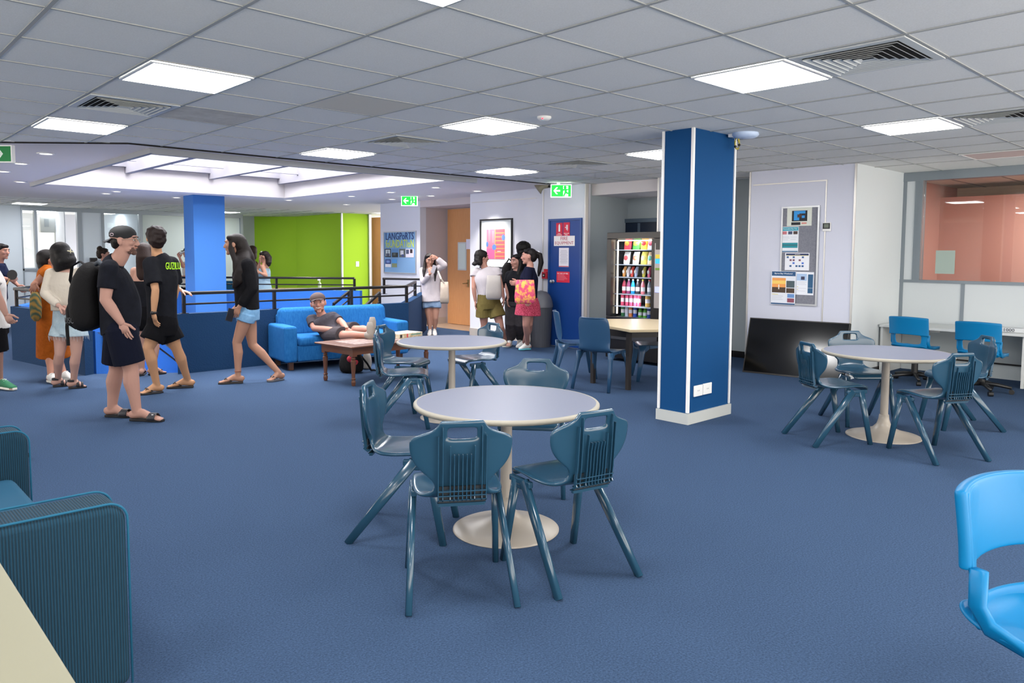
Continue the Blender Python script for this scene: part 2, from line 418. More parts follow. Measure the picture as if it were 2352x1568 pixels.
# room behind the window
XR = 13.2
bm = newbm(); box(bm, (XR, -3, 0), (XR+.1, 4.3, 2.6)); struct('wall_salmon_far', bm, mat('paint_beige', '#d8b9a0', .9))
bm = newbm(); box(bm, (XW+.1, 3.9, 0), (XR, 4.0, 2.6)); struct('wall_salmon_side', bm, mat('paint_salmon', '#cf907e', .9))
bm = newbm(); box(bm, (12.45, 1.55, 0), (12.55, 4.0, 2.32)); struct('wall_salmon_partition', bm, mat('paint_salmon'  , '#de8f7c', .9))
bm = newbm(); plate(bm, [(XW+.1, -3), (XR, -3), (XR, 4.0), (XW+.1, 4.0)], [], CZ, CZ+.05); struct('ceiling_side_room', bm, mat('side_tile', '#d6cdb8', .95))
bm = newbm()
for k in range(12): box(bm, (XW+.1, -2.5+k*.6, CZ-.004), (XR, -2.48+k*.6, CZ))
struct('trim_6', bm, mat('side_gap', '#8d8678', .8))

# ---- far end: notice wall, timber doors, green wall, glass wall
XN = 9.0; YF = 12.28; XD = 9.65
bm = newbm(); box(bm, (XN, YF, 0), (XN+.15, 13.7, CZ)); struct('wall_notice', bm, M_wall)
bm = newbm(); box(bm, (XN+.15, YF, 0), (XD+.1, YF+.1, CZ)); struct('wall_hall_end', bm, M_walltaupe)
bm = newbm(); box(bm, (XN, 10.2, 2.36), (XN+.9, YF, CZ)); struct('ceiling_hall', bm, M_walltaupe)
bm = newbm(); box(bm, (XD+.04, 10.25, 0), (XD+.12, YF, 2.36)); struct('wall_hall_back', bm, M_walltaupe)
bm = newbm(); box(bm, (XA-.012, 8.46, 0), (XA, 10.25, .13)); box(bm, (XN-.012, YF, 0), (XN, 13.7, .14)); box(bm, (XN, YF-.012, 0), (XD, YF, .14)); box(bm, (XA-.01, 7.5, 0), (XA, 7.56, 2.5))
struct('baseboard_far', bm, mat('skirting_taupe', '#b5aca2', .5))
bm = newbm(); box(bm, (XN, 10.25, 0), (XD+.04, YF, .004)); struct('floor_hall', bm, mat('lino', '#a58f78', .3))
g = [fl(556, 497, CZ), fl(680, 497, CZ), fl(785, 489, CZ), fl(847, 492, CZ)]
bm = newbm(); wallseg(bm, g[0], g[1], .1, -.1, CZ); struct('wall_green_left', bm, M_green)
bm = newbm(); wallseg(bm, g[1], g[2], .1, -.1, CZ); struct('wall_green_middle', bm, M_green)
bm = newbm(); wallseg(bm, g[2], g[3], .1, -.1, CZ); struct('wall_green_right', bm, M_green)
bm = newbm(); prism(bm, [(g[2].x-.03, g[2].y-.03), (g[2].x+.01, g[2].y-.03), (g[2].x+.01, g[2].y+.02), (g[2].x-.03, g[2].y+.02)], 0, CZ)
prism(bm, [(g[3].x-.03, g[3].y-.06), (g[3].x+.05, g[3].y-.06), (g[3].x+.05, g[3].y+.02), (g[3].x-.03, g[3].y+.02)], 0, CZ); struct('trim_7', bm, M_alu)
# glass partition wall
YG = 20.7
def gx(px): return ony(px, 550, YG).x
def gz(py, px=150): return ony(px, py, YG).z
bm = newbm()
box(bm, (gx(-60), YG, -.1), (gx(50), YG+.1, CZ)); box(bm, (gx(187), YG, -.1), (gx(236), YG+.1, CZ)); box(bm, (gx(50), YG, -.1), (gx(82), YG+.1, gz(614)))
struct('wall_glass_solid', bm, mat('wall_bluegrey', '#bcc6cf', .9))
bm = newbm()
for a, b in ((50, 53), (80, 86), (178, 188), (234, 240), (320, 328), (552, 558)): box(bm, (gx(a), YG-.03, 0), (gx(b), YG+.12, CZ))
box(bm, (gx(50), YG-.03, CZ-.1), (gx(558), YG+.12, CZ)); box(bm, (gx(50), YG-.03, gz(616)-.05), (gx(84), YG+.12, gz(616)))
struct('window_3', bm, M_alud)
bm = newbm(); box(bm, (gx(240), YG+.04, 0), (gx(320), YG+.05, CZ-.1)); box(bm, (gx(53), YG+.04, gz(614)), (gx(80), YG+.05, CZ-.1)); struct('window_4', bm, M_glass)
bm = newbm(); box(bm, (gx(328), YG+.04, 0), (gx(553), YG+.05, CZ-.1)); struct('window_5', bm, mat('frosted_film', '#c3cecb', .5, spec=.3))
# room behind the glass
bm = newbm(); box(bm, (-6, YG+.1, 0), (-5.9, 24.5, 2.6)); box(bm, (12.9, YG+.1, 0), (13.0, 24.5, 2.6)); box(bm, (gx(558)+.1, YG+.75, 0), (12.9, YG+.85, 2.6)); struct('wall_back_room_end', bm, mat('back_white3', '#b9bec6', .9))  # unseen end walls, added to block world light from the back room
bm = newbm(); box(bm, (XW+.1, -3.1, 0), (XR+.1, -3.0, 2.6)); struct('wall_salmon_end', bm, mat('paint_beige2', '#c8ad96', .9))  # unseen end wall, added to stop world light entering the side room
bm = newbm(); box(bm, (-6, 24.5, 0), (14, 24.6, 2.6)); struct('wall_back_room', bm, mat('back_white', '#d9d8dc', .9))
bm = newbm(); box(bm, (gx(168), 21.5, 0), (gx(170), 24.5, 2.6)); box(bm, (gx(330), 20.9, 0), (gx(332), 24.5, 2.6)); struct('wall_back_room_side', bm, mat('back_white2', '#c6cdd6', .9))

bm = newbm(); box(bm, (-6, -3, 0), (-5.9, 9, CZ)); struct('wall_left', bm, M_wall)  # unseen wall, added to keep the bright world out of window reflections
# ---- columns
cl, cf, cr = (5.415, 3.915), (5.47, 3.62), (6.02, 3.59)
bm = newbm(); box(bm, (5.44, 3.56, 0), (6.0, 3.85, CZ+.01))
def colbox(): return
bm.free()
XC, YC = 5.44, 3.60
ylw = onx(1519, 640, XC).y; xrw = ony(1680, 640, YC).x
bm = newbm(); box(bm, (XC, YC, 0), (xrw, ylw, CZ+.01)); col = struct('column', bm, M_column)
col['kind'] = 'structure'
bm = newbm()
for (x, y) in ((XC, YC), (XC, ylw), (xrw, YC)): box(bm, (x-.012, y-.012, .1), (x+.012, y+.012, CZ))
struct('trim_8', bm, M_white)
bm = newbm(); box(bm, (XC-.02, YC-.02, 0), (xrw+.02, ylw+.02, .095)); struct('baseboard_column', bm, M_skirt)
bm = newbm(); box(bm, (5.2, 14.02, -2.6), (5.78, 14.5, CZ)); struct('column_far', bm, M_columnlt)
print('column', XC, YC, xrw, ylw)

# ---- stairwell
ZW = .714
def offs(poly, d):
    out = []; n = len(poly)
    for i in range(n):
        p0, p1, p2 = Vector(poly[i-1]), Vector(poly[i]), Vector(poly[(i+1) % n])
        a = (p1-p0).normalized(); b = (p2-p1).normalized(); n1 = Vector((a.y, -a.x)); n2 = Vector((b.y, -b.x)); nn = (n1+n2).normalized()
        out.append(tuple(p1 + nn*d/max(.4, nn.dot(n1))))
    return out
ar = sum(PIT[i][0]*PIT[(i+1) % 8][1]-PIT[(i+1) % 8][0]*PIT[i][1] for i in range(8))
OUT = offs(PIT, .12 if ar > 0 else -.12)
def balu(name, i, j=None, z=ZW, m=None, ext=0):
    j = (i+1) % 8 if j is None else j; bm = newbm()
    prism(bm, [OUT[i], OUT[j], PIT[j], PIT[i]], 0, z); return struct(name, bm, m or M_bluestucco)
balu('wall_stair_front', 1); balu('wall_stair_right', 2)
bm = newbm(); prism(bm, [OUT[0], OUT[7], PIT[7], PIT[0]], 0, ZW-.002); struct('wall_stair_left', bm, M_bluestucco)
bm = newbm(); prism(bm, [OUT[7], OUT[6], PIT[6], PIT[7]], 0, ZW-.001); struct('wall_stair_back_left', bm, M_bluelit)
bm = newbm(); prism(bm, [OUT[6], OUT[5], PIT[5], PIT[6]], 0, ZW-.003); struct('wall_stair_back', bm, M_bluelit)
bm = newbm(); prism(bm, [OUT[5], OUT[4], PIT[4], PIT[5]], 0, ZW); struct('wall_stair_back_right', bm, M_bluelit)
bm = newbm()
for i in range(8):
    j = (i+1) % 8; a = offs(PIT, .03 if ar > 0 else -.03)
    prism(bm, [PIT[i], PIT[j], OUT[j], OUT[i]], -2.6, -.12)
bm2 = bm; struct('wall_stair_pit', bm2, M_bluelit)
bm = newbm(); prism(bm, offs(PIT, .1 if ar > 0 else -.1), -2.7, -2.6); struct('floor_lower', bm, mat('lower_floor', '#c8cfdc', .6))
bm = newbm()   # sloped stringer and steps beside the opening on the left
prism(bm, [(2.46, 9.86), (2.56, 9.80), (4.46, 12.2), (4.36, 12.26)], -2.5, 0, 0, top=[.52, .52, -1.2, -1.2]) if False else None
a = Vector((2.5, 9.95)); b = Vector((4.7, 11.2)); n_ = Vector((-(b-a).y, (b-a).x)).normalized()*.1
q = [a, b, b+n_, a+n_]
vs = [bm.verts.new((p.x, p.y, z)) for p, z in zip(q, (-2.5, -2.5, -2.5, -2.5))]+[bm.verts.new((p.x, p.y, z)) for p, z in zip(q, (.50, -1.3, -1.3, .50))]
for f in ((0, 1, 2, 3), (4, 7, 6, 5), (0, 4, 5, 1), (1, 5, 6, 2), (2, 6, 7, 3), (3, 7, 4, 0)): bm.faces.new([vs[i] for i in f])
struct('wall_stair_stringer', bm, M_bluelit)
stm = newbm()
for k in range(11):
    p = a+(b-a)*(k/11*.98+.02); dd = (b-a).normalized(); nn = -n_.normalized()
    q = [p, p+dd*.26, p+dd*.26+nn*.95, p+nn*.95]; prism(stm, [tuple(x) for x in q], -.35-.17*k-.02, -.17*(k+1)+.02)
struct('floor_steps', stm, mat('step_grey', '#7c8796', .8))

# rails
def rail(name, label, pts, posts, ztop=.955, zmid=.825, mid=True, zb=ZW, rpost=.019, cat='handrail', group=None, incl=None):
    base = Vector((pts[0][0], pts[0][1], zb)); t = thing(name, label, cat, base, 0, group)
    P = [Vector((p[0], p[1], (p[2] if len(p) > 2 else ztop)))-base for p in pts]
    def flat(P, hw, hh, nm):
        bm = newbm(); loft(bm, P, [(hw, hh)]*len(P), lat=[(P[min(i+1, len(P)-1)]-P[max(i-1, 0)]).cross(Vector((0, 0, 1))) for i in range(len(P))], seg=12, power=.5)
        return obj(nm, bm, M_black, t, smooth=False, bevel=0)
    flat(P, .027, .021, 'top_rail')
    if mid: flat([p-Vector((0, 0, ztop-zmid)) for p in P], .012, .012, 'middle_rail')
    for x, y in posts:
        bm = newbm(); box(bm, (x-base.x-rpost, y-base.y-rpost, 0), (x-base.x+rpost, y-base.y+rpost, ztop-zb-.01))
        box(bm, (x-base.x-.045, y-base.y-.04, 0), (x-base.x+.045, y-base.y+.04, .006)); obj('post', bm, M_black, t)
    return t
yr = 9.24
px_ = lambda x, y=700: ony(x, y, yr).x
p0, p1, p2 = px_(418), px_(630), px_(807)
c2 = Vector((6.5, yr)); e2 = Vector((7.66, 10.60))
rail('handrail', 'long black handrail on the blue stair wall behind the blue sofa', [(p0, yr), (6.52, yr), (e2.x, e2.y)], [(p0+.02, yr), (p1, yr), (p2, yr), (6.54, yr+.03), (e2.x-.01, e2.y-.01)])
fa = dist(460, 642, 14.35); fb = dist(822, 640, 14.35); fa.z = fb.z = 0
w0 = Vector(((OUT[5][0]+PIT[5][0])/2, (OUT[5][1]+PIT[5][1])/2)); w1 = Vector(((OUT[4][0]+PIT[4][0])/2, (OUT[4][1]+PIT[4][1])/2))
w1_ = w1+(w0-w1)*.04
rail('handrail', 'black handrail on the far side of the stairwell before the green wall', [(3.7, 15.0), (w0.x, w0.y), (w1_.x, w1_.y)], [(3.72, 15.0), (w0.x, w0.y), ((w0.x+w1_.x)/2, (w0.y+w1_.y)/2), (w1_.x, w1_.y)])
r0 = Vector(((OUT[3][0]+PIT[3][0])/2, (OUT[3][1]+PIT[3][1])/2))
g0 = onx(900, 650, 8.05); 
rail('handrail', 'short black handrail beside the girl with the phone', [(8.13, 12.30), (r0.x, r0.y+.02)], [(8.14, 12.28), (r0.x, r0.y)], zb=.66)
l0 = Vector(((OUT[0][0]+PIT[0][0])/2, (OUT[0][1]+PIT[0][1])/2)); l7 = Vector(((OUT[7][0]+PIT[7][0])/2, (OUT[7][1]+PIT[7][1])/2)); l6 = Vector(((OUT[6][0]+PIT[6][0])/2, (OUT[6][1]+PIT[6][1])/2))
rail('handrail', 'black handrail on the left stair wall in front of the paddle player', [(l0.x, l0.y+.05), (l7.x, l7.y), (l6.x-.3, l6.y-.6)], [(l0.x, l0.y+.1), (l7.x, l7.y-.05), ((l7.x+l6.x)/2, (l7.y+l6.y)/2)], ztop=.945)
def sloperail(label, a, b, n=2):
    a = Vector(a); b = Vector(b); t = thing('sloping_handrail', label, 'handrail', (a.x, a.y, a.z-.3))
    bm = newbm(); loft(bm, [Vector((0, 0, .3)), b-a+Vector((0, 0, .3))], [(.024, .02)]*2, seg=12, power=.5); obj('top_rail', bm, M_black, t)
    bm = newbm(); loft(bm, [Vector((0, 0, .16)), b-a+Vector((0, 0, .16))], [(.012, .012)]*2, seg=8); obj('middle_rail', bm, M_black, t)
    for k in range(n):
        p = (b-a)*(k/(n-1) if n > 1 else 0); bm = newbm(); box(bm, (p.x-.018, p.y-.018, p.z-.35), (p.x+.018, p.y+.018, p.z+.29)); obj('post', bm, M_black, t)
sloperail('sloping black handrail going down the stairs, nearest the sofa end', dist(872, 672, 12.0), dist(812, 728, 11.4))
sloperail('sloping black handrail in the stairwell above the seated man', dist(801, 670, 13.1), dist(766, 698, 12.6))
sloperail('sloping black handrail in the stair opening behind the capped man', (2.62, 10.0, .93), (3.9, 10.73, -.1))
# ceiling lamps
def panel_light(n, m, label, on=True, group='square ceiling light panels'):
    x0, x1, y0, y1 = cellbox(n, m); cx, cy = (x0+x1)/2, (y0+y1)/2
    t = thing('ceiling_light_panel', label, 'ceiling light', (cx, cy, CZ-.006), 0, group)
    hx, hy = (x1-x0)/2-.012, (y1-y0)/2-.012
    bm = newbm(); f = .02
    box(bm, (-hx, -hy, -.008), (hx, -hy+f, .0)); box(bm, (-hx, hy-f, -.008), (hx, hy, .0)); box(bm, (-hx, -hy+f, -.008), (-hx+f, hy-f, .0)); box(bm, (hx-f, -hy+f, -.008), (hx, hy-f, .0))
    obj('frame', bm, M_white, t)
    bm = newbm(); box(bm, (-hx+f, -hy+f, -.004), (hx-f, hy-f, .003)); obj('diffuser', bm, M_panel if on else mat('panel_off', '#d9c8c2', .5), t)
    if on:
        L = bpy.data.lights.new('panel_lamp', 'AREA'); L.shape = 'RECTANGLE'; L.size = hx*1.9; L.size_y = hy*1.9; L.energy = PANEL_W; L.color = (1, .965, .92)
        o = bpy.data.objects.new('panel_lamp', L); C.objects.link(o); o.location = (0, 0, -.012); o.parent = t; o.visible_camera = False if False else True
    return t
panel_light(-2, -4, 'square light panel next to the grille at upper left, the larger of the two there')
panel_light(-2, -8, 'square light panel at far left above the green exit arrow')
panel_light(2, -4, 'square light panel in the middle of the tiled ceiling')
panel_light(2, -8, 'square light panel just right of the skylight')
panel_light(6, -8, 'small square light panel nearest the loudspeaker horn')
panel_light(6, -4, 'square light panel partly hidden behind the blue column')
panel_light(2, 0, 'large square light panel touching the big air grille at upper right')
panel_light(6, 0, 'square light panel at right in front of the salmon room window')
panel_light(-2, 0, 'square light panel cut by the top edge of the view')
panel_light(10, 0, 'unlit ceiling panel before the window at far right', on=False)
for n, m in ((-6, -4), (-6, 0), (-2, 4), (2, 4), (6, 4), (-6, 4), (-6, -8)): panel_light(n, m, 'square ceiling light panel outside the view')
def panel_far(x, y, label, k_=1.2):
    t = thing('ceiling_light_panel', label, 'ceiling light', (x, y, CZ-.012)); bm = newbm(); box(bm, (-.32, -.32, -.006), (.32, .32, 0)); obj('frame', bm, M_white, t)
    bm = newbm(); box(bm, (-.28, -.28, -.009), (.28, .28, -.004)); obj('diffuser', bm, M_panel, t)
    L = bpy.data.lights.new('panel_lamp', 'AREA'); L.size = .55; L.energy = PANEL_W*k_; o = bpy.data.objects.new('panel_lamp', L); C.objects.link(o); o.location = (0, 0, -.013); o.parent = t
q = fl(68, 466, CZ); panel_far(q.x, q.y, 'light panel in the far left corner by the white wall')
q = fl(517, 486, CZ); panel_far(q.x, min(q.y, 20.2), 'light panel just right of the pale blue column')
panel_far(gx(290), 22.6, 'light panel in the room behind the clear glass', .35); panel_far(gx(150), 22.6, 'light panel in the room behind the open door', .35)
for (x, y, nm) in ((11.6, 2.0, 'ceiling light in the salmon room'),): panel_far(x, y, nm, 2.4)
# downlights
dl = thing('downlight', '', 'downlight', (0, 0, 0), 0, 'round downlights in the plaster ceiling')
bm = newbm(); lathe(bm, [(.062, 0), (.085, 0), (.085, -.006), (.062, -.01), (.062, 0)], seg=24); obj('ring', bm, M_white, dl, smooth=True)
bm = newbm(); lathe(bm, [(0, -.003), (.064, -.003), (.064, 0), (0, 0)], seg=24); obj('lens', bm, M_down, dl)
DL = [((105, 352), 'round downlight nearest the green exit arrow, first of the left row'), ((48, 375), 'round downlight second in the left row below the exit arrow'), ((8, 393), 'round downlight at the very left edge'), ((47, 417), 'round downlight left of the skylight corner'),
      ((268, 439), 'upper one of the two close downlights below the skylight'), ((244, 444), 'lower one of the two close downlights below the skylight'), ((405, 453), 'round downlight touching the pale blue column'),
      ((663, 459), 'round downlight just right of the lowest skylight corner'), ((807, 450), 'round downlight between skylight and small exit sign, in the upper row'), ((795, 469), 'round downlight above the green wall edge'),
      ((1001, 430), 'round downlight nearest the skylight right tip'), ((898, 441), 'round downlight directly left above the small exit sign'), ((990, 449), 'round downlight right of the small exit sign'), ((900, 457), 'round downlight low left of the small exit sign'), ((1096, 438), 'round downlight above the framed picture')]
for i, ((x, y), lb) in enumerate(DL):
    p = fl(x, y, CZ-.013)
    if i == 0: dl.location = p; dl['label'] = lb; d = dl
    else: d = dup(dl, p, 0, lb)
    L = bpy.data.lights.new('down_lamp', 'SPOT'); L.energy = 26; L.spot_size = 1.7; L.spot_blend = .6; L.shadow_soft_size = .06; L.color = (1, .93, .9)
    o = bpy.data.objects.new('down_lamp', L); C.objects.link(o); o.location = (0, 0, -.02); o.parent = d
q = Vector((9.2, 6.55, 2.33)); d = dup(dl, q, 0, 'round downlight in the alcove above the vending machine')
# air grilles
def grille(n, m, label):
    x0, x1, y0, y1 = cellbox(n, m); cx, cy = (x0+x1)/2, (y0+y1)/2; hx = (x1-x0)/2-.013
    t = thing('air_grille', label, 'air vent', (cx, cy, CZ-.004), 0, 'square ceiling air grilles')
    bm = newbm(); f = .045
    for s in (0,):
        box(bm, (-hx, -hx, -.008), (hx, -hx+f, 0)); box(bm, (-hx, hx-f, -.008), (hx, hx, 0)); box(bm, (-hx, -hx+f, -.008), (-hx+f, hx-f, 0)); box(bm, (hx-f, -hx+f, -.008), (hx, hx-f, 0))
    obj('frame', bm, mat('grille_white', '#c3c7c7', .5), t)
    bm = newbm(); box(bm, (-hx+f, -hx+f, -.0005), (hx-f, hx-f, .001)); obj('backing', bm, M_gap, t)
    bm = newbm(); k = hx-f
    for i in range(6):
        a = k-.006-i*.038; b = a-.020
        if b < .01: break
        for r in range(4):
            M = Matrix.Rotation(r*PI/2, 4, 'Z')
            vs = [bm.verts.new(M @ Vector(c)) for c in ((-a, -a, -.012), (a, -a, -.012), (b, -b, -.002), (-b, -b, -.002))]
            bm.faces.new(vs)
            vs = [bm.verts.new(M @ Vector(c)) for c in ((-a, -a, -.016), (a, -a, -.016), (a-.003, -a+.003, -.012), (-a+.003, -a+.003, -.012))]
            bm.faces.new(vs)
    obj('louvre', bm, mat('grille_white', '#c3c7c7', .5), t)
grille(2, 1, 'large air grille at upper right touching a light panel'); grille(6, 1, 'air grille cut by the right edge of the view')
grille(-2, -6, 'air grille at upper left between two light panels'); grille(2, -6, 'air grille in the middle between two light panels'); grille(6, -6, 'small air grille above the exit sign by the fire door')
# ================================================================ FURNITURE
# ---- one-piece plastic chair with a handle hole (faces +Y, seat centre above the origin)
def make_chair(label):
    t = thing('school_chair', label, 'chair')
    rows = [(.222, .402, .150), (.220, .425, .168), (.200, .437, .182), (.12, .434, .192), (.02, .427, .196), (-.06, .424, .190), (-.115, .430, .168), (-.150, .452, .130), (-.168, .485, .108),
            (-.178, .520, .118), (-.184, .550, .158), (-.190, .590, .198), (-.194, .635, .216), (-.198, .675, .218), (-.200, .698, .214), (-.203, .712, .180), (-.206, .728, .130), (-.209, .745, .106), (-.212, .760, .096), (-.214, .774, .086)]
    bm = newbm(); grid = []
    for y, z, hw in rows:
        xs = [-hw, -(hw*.62+.03), -(hw*.25+.05) if hw > .1 else -(hw*.5+.031), -.06, -.02, .02, .06]; xs = sorted(set([round(a, 5) for a in xs+[-a for a in xs]]))
        r = []
        for x in xs:
            u = abs(x)/.21
            if z > .46: r.append(bm.verts.new((x, y+.030*u*u, z)))
            else: r.append(bm.verts.new((x, y, z+.012*u*u*(1 if y < .2 else 0))))
        grid.append(r)
    nc = len(grid[0])
    for i in range(len(grid)-1):
        for k in range(nc-1):
            zc = (rows[i][1]+rows[i+1][1])/2; xc = (grid[i][k].co.x+grid[i][k+1].co.x)/2
            if .69 < zc < .742 and abs(xc) < .059: continue
            bm.faces.new((grid[i][k], grid[i][k+1], grid[i+1][k+1], grid[i+1][k]))
    o = obj('seat_shell', bm, M_chair, t, smooth=True)
    md = o.modifiers.new('so', 'SOLIDIFY'); md.thickness = .020; md.offset = -1
    md = o.modifiers.new('su', 'SUBSURF'); md.levels = 1; md.render_levels = 2
    # stiffening ribs behind the back
    bm = newbm(); prof = [(-.196, .46), (-.205, .52), (-.212, .60), (-.218, .68), (-.222, .74)]
    for x, ztop in ((-.098, .715), (-.080, .752), (-.050, .675), (-.034, .64), (-.017, .64), (0, .64), (.017, .64), (.034, .64), (.050, .675), (.080, .752), (.098, .715)):
        P = [(y+(.030*(abs(x)/.21)**2), z) for y, z in prof if z < ztop]+[(-.222+.030*(abs(x)/.21)**2, ztop)]
        P = [(-.176, .435), (-.196, .45)] + P
        for a, b in zip(P[:-1], P[1:]):
            vs = [bm.verts.new(c) for c in ((x-.002, a[0]-.002, a[1]), (x+.002, a[0]-.002, a[1]), (x+.002, a[0]+.014, a[1]), (x-.002, a[0]+.014, a[1]), (x-.002, b[0]-.002, b[1]), (x+.002, b[0]-.002, b[1]), (x+.002, b[0]+.014, b[1]), (x-.002, b[0]+.014, b[1]))]
            for f in ((0, 1, 5, 4), (1, 2, 6, 5), (3, 0, 4, 7), (4, 5, 6, 7), (0, 3, 2, 1)): bm.faces.new([vs[i] for i in f])
    for z, y in ((.425, -.168), (.445, -.185), (.465, -.194), (.485, -.199)): box(bm, (-.100, y-.004, z-.002), (.100, y+.022, z+.002))
    box(bm, (-.096, -.168, .412), (.096, -.150, .428))
    obj('back_ribs', bm, M_chair, t)
    bm = newbm(); box(bm, (-.098, -.179, .432), (.098, -.172, .50)); obj('slot_panel', bm, mat('slot_dark', '#0c1a24', .6), t)
    for s in (-1, 1):
        for (ty, tz, fy, fx, w0, w1) in ((.155, .415, .235, .205, .024, .018), (.085, .415, -.245, .222, .028, .020)):
            bm = newbm(); P = [Vector((s*.186, ty, tz)), Vector((s*(.186+(fx-.186)*.5), ty+(fy-ty)*.5, tz*.5)), Vector((s*fx, fy, 0))]
            loft(bm, P, [(w0, .015), ((w0+w1)/2, .015), (w1, .014)], lat=Vector((0, 1, 0)), seg=12, power=.55)
            obj('leg', bm, M_chair, t, smooth=True)
        bm = newbm(); prism(bm, [(s*.172, .20), (s*.198, .20), (s*.198, .03), (s*.172, .03)], .395, .424)
        box(bm, (s*.176, .06, .370), (s*.196, .18, .40)); obj('side_rail', bm, M_chair, t, bevel=.006)
    return t
def yaw_of(h): return math.atan2(h[1], h[0])-PI/2   # object's +Y along heading h
first = [None]
def chair(x, y, h, label, group=None):
    rz = yaw_of(h)
    if first[0] is None:
        first[0] = make_chair(label); r = first[0]; r.location = (x, y, 0); r.rotation_euler = (0, 0, rz)
    else: r = dup(first[0], (x, y, 0), rz, label)
    r['group'] = group or 'moulded school chairs at the round tables'
    return r
def chair_rear(rx, ry, h, label):  # rear-feet midpoint -> position
    h = Vector(h).normalized(); chair(rx+h.x*.245, ry+h.y*.245, h, label)
chair_rear(1.886, 2.285, (.545, .839), 'dark blue plastic chair nearest the viewer, its back squarely turned, at the front round table')
chair_rear(2.462, 2.05, (.20, .98), 'dark blue plastic chair on the right side of the front round table, seat angled left')
chair_rear(2.085, 3.385, (.669, -.743), 'dark blue plastic chair seen from its side at the left of the front round table')
T1 = Vector((2.643, 2.853)); T2 = Vector((4.13, 5.17)); T3 = Vector((6.28, 2.31))
q = dist(1222, 825, 4.82); chair(q.x-.205*.62, q.y-.205*.70, (T1.x-q.x, T1.y-q.y-.05), 'dark blue plastic chair facing the viewer behind the front round table')
chair_rear(5.62, 2.70, (.839, -.545), 'dark blue plastic chair at the left end of the right-hand round table')
chair_rear(5.845, 1.61, (.49, .87), 'dark blue plastic chair with its back turned at the front of the right-hand round table')
q = dist(1946, 762, 6.72); chair(q.x-.575*.2, q.y-.818*.2, (-.62, -.72), 'dark blue plastic chair behind the right-hand table near the leaning television')
q = dist(2268, 782, 6.35); chair(q.x-.2*.69, q.y+.2*.72, (-.69, .72), 'dark blue plastic chair at the right rear of the right-hand table, below the cyan chair')
q = dist(862, 766, 6.28); he = Vector((.80, -.60)); chair(q.x+he.x*.205, q.y+he.y*.205, he, 'dark blue plastic chair left of the second round table, nearer of the pair')
q = dist(874, 744, 7.05); he = Vector((.50, -.86)); chair(q.x+he.x*.205, q.y+he.y*.205, he, 'dark blue plastic chair beside the wooden coffee table, the farther of the left pair')
q = dist(1133, 743, 7.35); he = Vector((-.95, .10)); chair(q.x+he.x*.205, q.y+he.y*.205, he, 'dark blue plastic chair at the right of the second round table, below the olive shorts')

# ---- round pedestal tables
def make_round(label):
    t = thing('round_table', label, 'table', (0, 0, 0), 0, 'round pedestal tables')
    bm = newbm(); lathe(bm, [(0, .681), (.47, .681), (.47, .655), (0, .655)], seg=64); obj('tabletop', bm, M_table, t)
    bm = newbm(); lathe(bm, [(.466, .6815), (.478, .6805), (.484, .674), (.484, .664), (.476, .656), (.466, .655)], seg=64); obj('edge_band', bm, M_tedge, t, smooth=True)
    bm = newbm(); lathe(bm, [(.030, .655), (.030, .15), (0, .15)], seg=32); lathe(bm, [(0, .655), (.12, .655), (.12, .648), (0, .648)], seg=32); obj('column', bm, M_cream, t, smooth=False)
    bm = newbm(); lathe(bm, [(0, .175), (.036, .175), (.040, .14), (.052, .10), (.085, .065), (.15, .040), (.22, .020), (.272, .008), (.280, .004), (.280, 0), (0, 0)], seg=64); obj('base', bm, M_cream, t, smooth=True)
    return t
rtb = make_round('round white table at the front with four chairs, nearest the viewer'); rtb.location = (*T1, 0)
dup(rtb, (*T2, 0), 0, 'round white table in the middle, between the coffee table and the front table')
dup(rtb, (*T3, 0), 0, 'round white table at right in front of the desk')

# ---- octagonal canteen table + armless monobloc chairs
oc = Vector((7.10, 5.42)); 
t = thing('canteen_table', 'pale octagonal table with dark legs between the vending machine and the column', 'table', (oc.x, oc.y, 0))
zt = .66
pc_ = [fl(x, y, zt) for x, y in ((1345, 739), (1448, 757), (1535, 756), (1575, 744), (1560, 735), (1483, 732), (1395, 732))]
bm = newbm(); poly = [(p.x-oc.x, p.y-oc.y) for p in pc_]; prism(bm, poly, zt-.03, zt); obj('tabletop', bm, mat('table_beech', '#c3b08c', .4), t, bevel=.004)
pl = [(6.38-oc.x, 4.97-oc.y), (7.02-oc.x, 4.62-oc.y), (7.50-oc.x, 5.18-oc.y), (6.42-oc.x, 5.50-oc.y)]
bm = newbm()
for i in range(4):
    a, b = Vector(pl[i]), Vector(pl[(i+1) % 4]); wallseg(bm, a, b, .025, zt-.10, zt-.03)
obj('frame', bm, M_black, t)
for a in pl:
    bm = newbm(); box(bm, (a[0]-.022, a[1]-.022, 0), (a[0]+.022, a[1]+.022, zt-.03)); obj('leg', bm, mat('leg_brown_black', '#231d1b', .5), t)
M_mono = mat('monobloc_plastic', '#2a4c6c', .3, spec=.5)
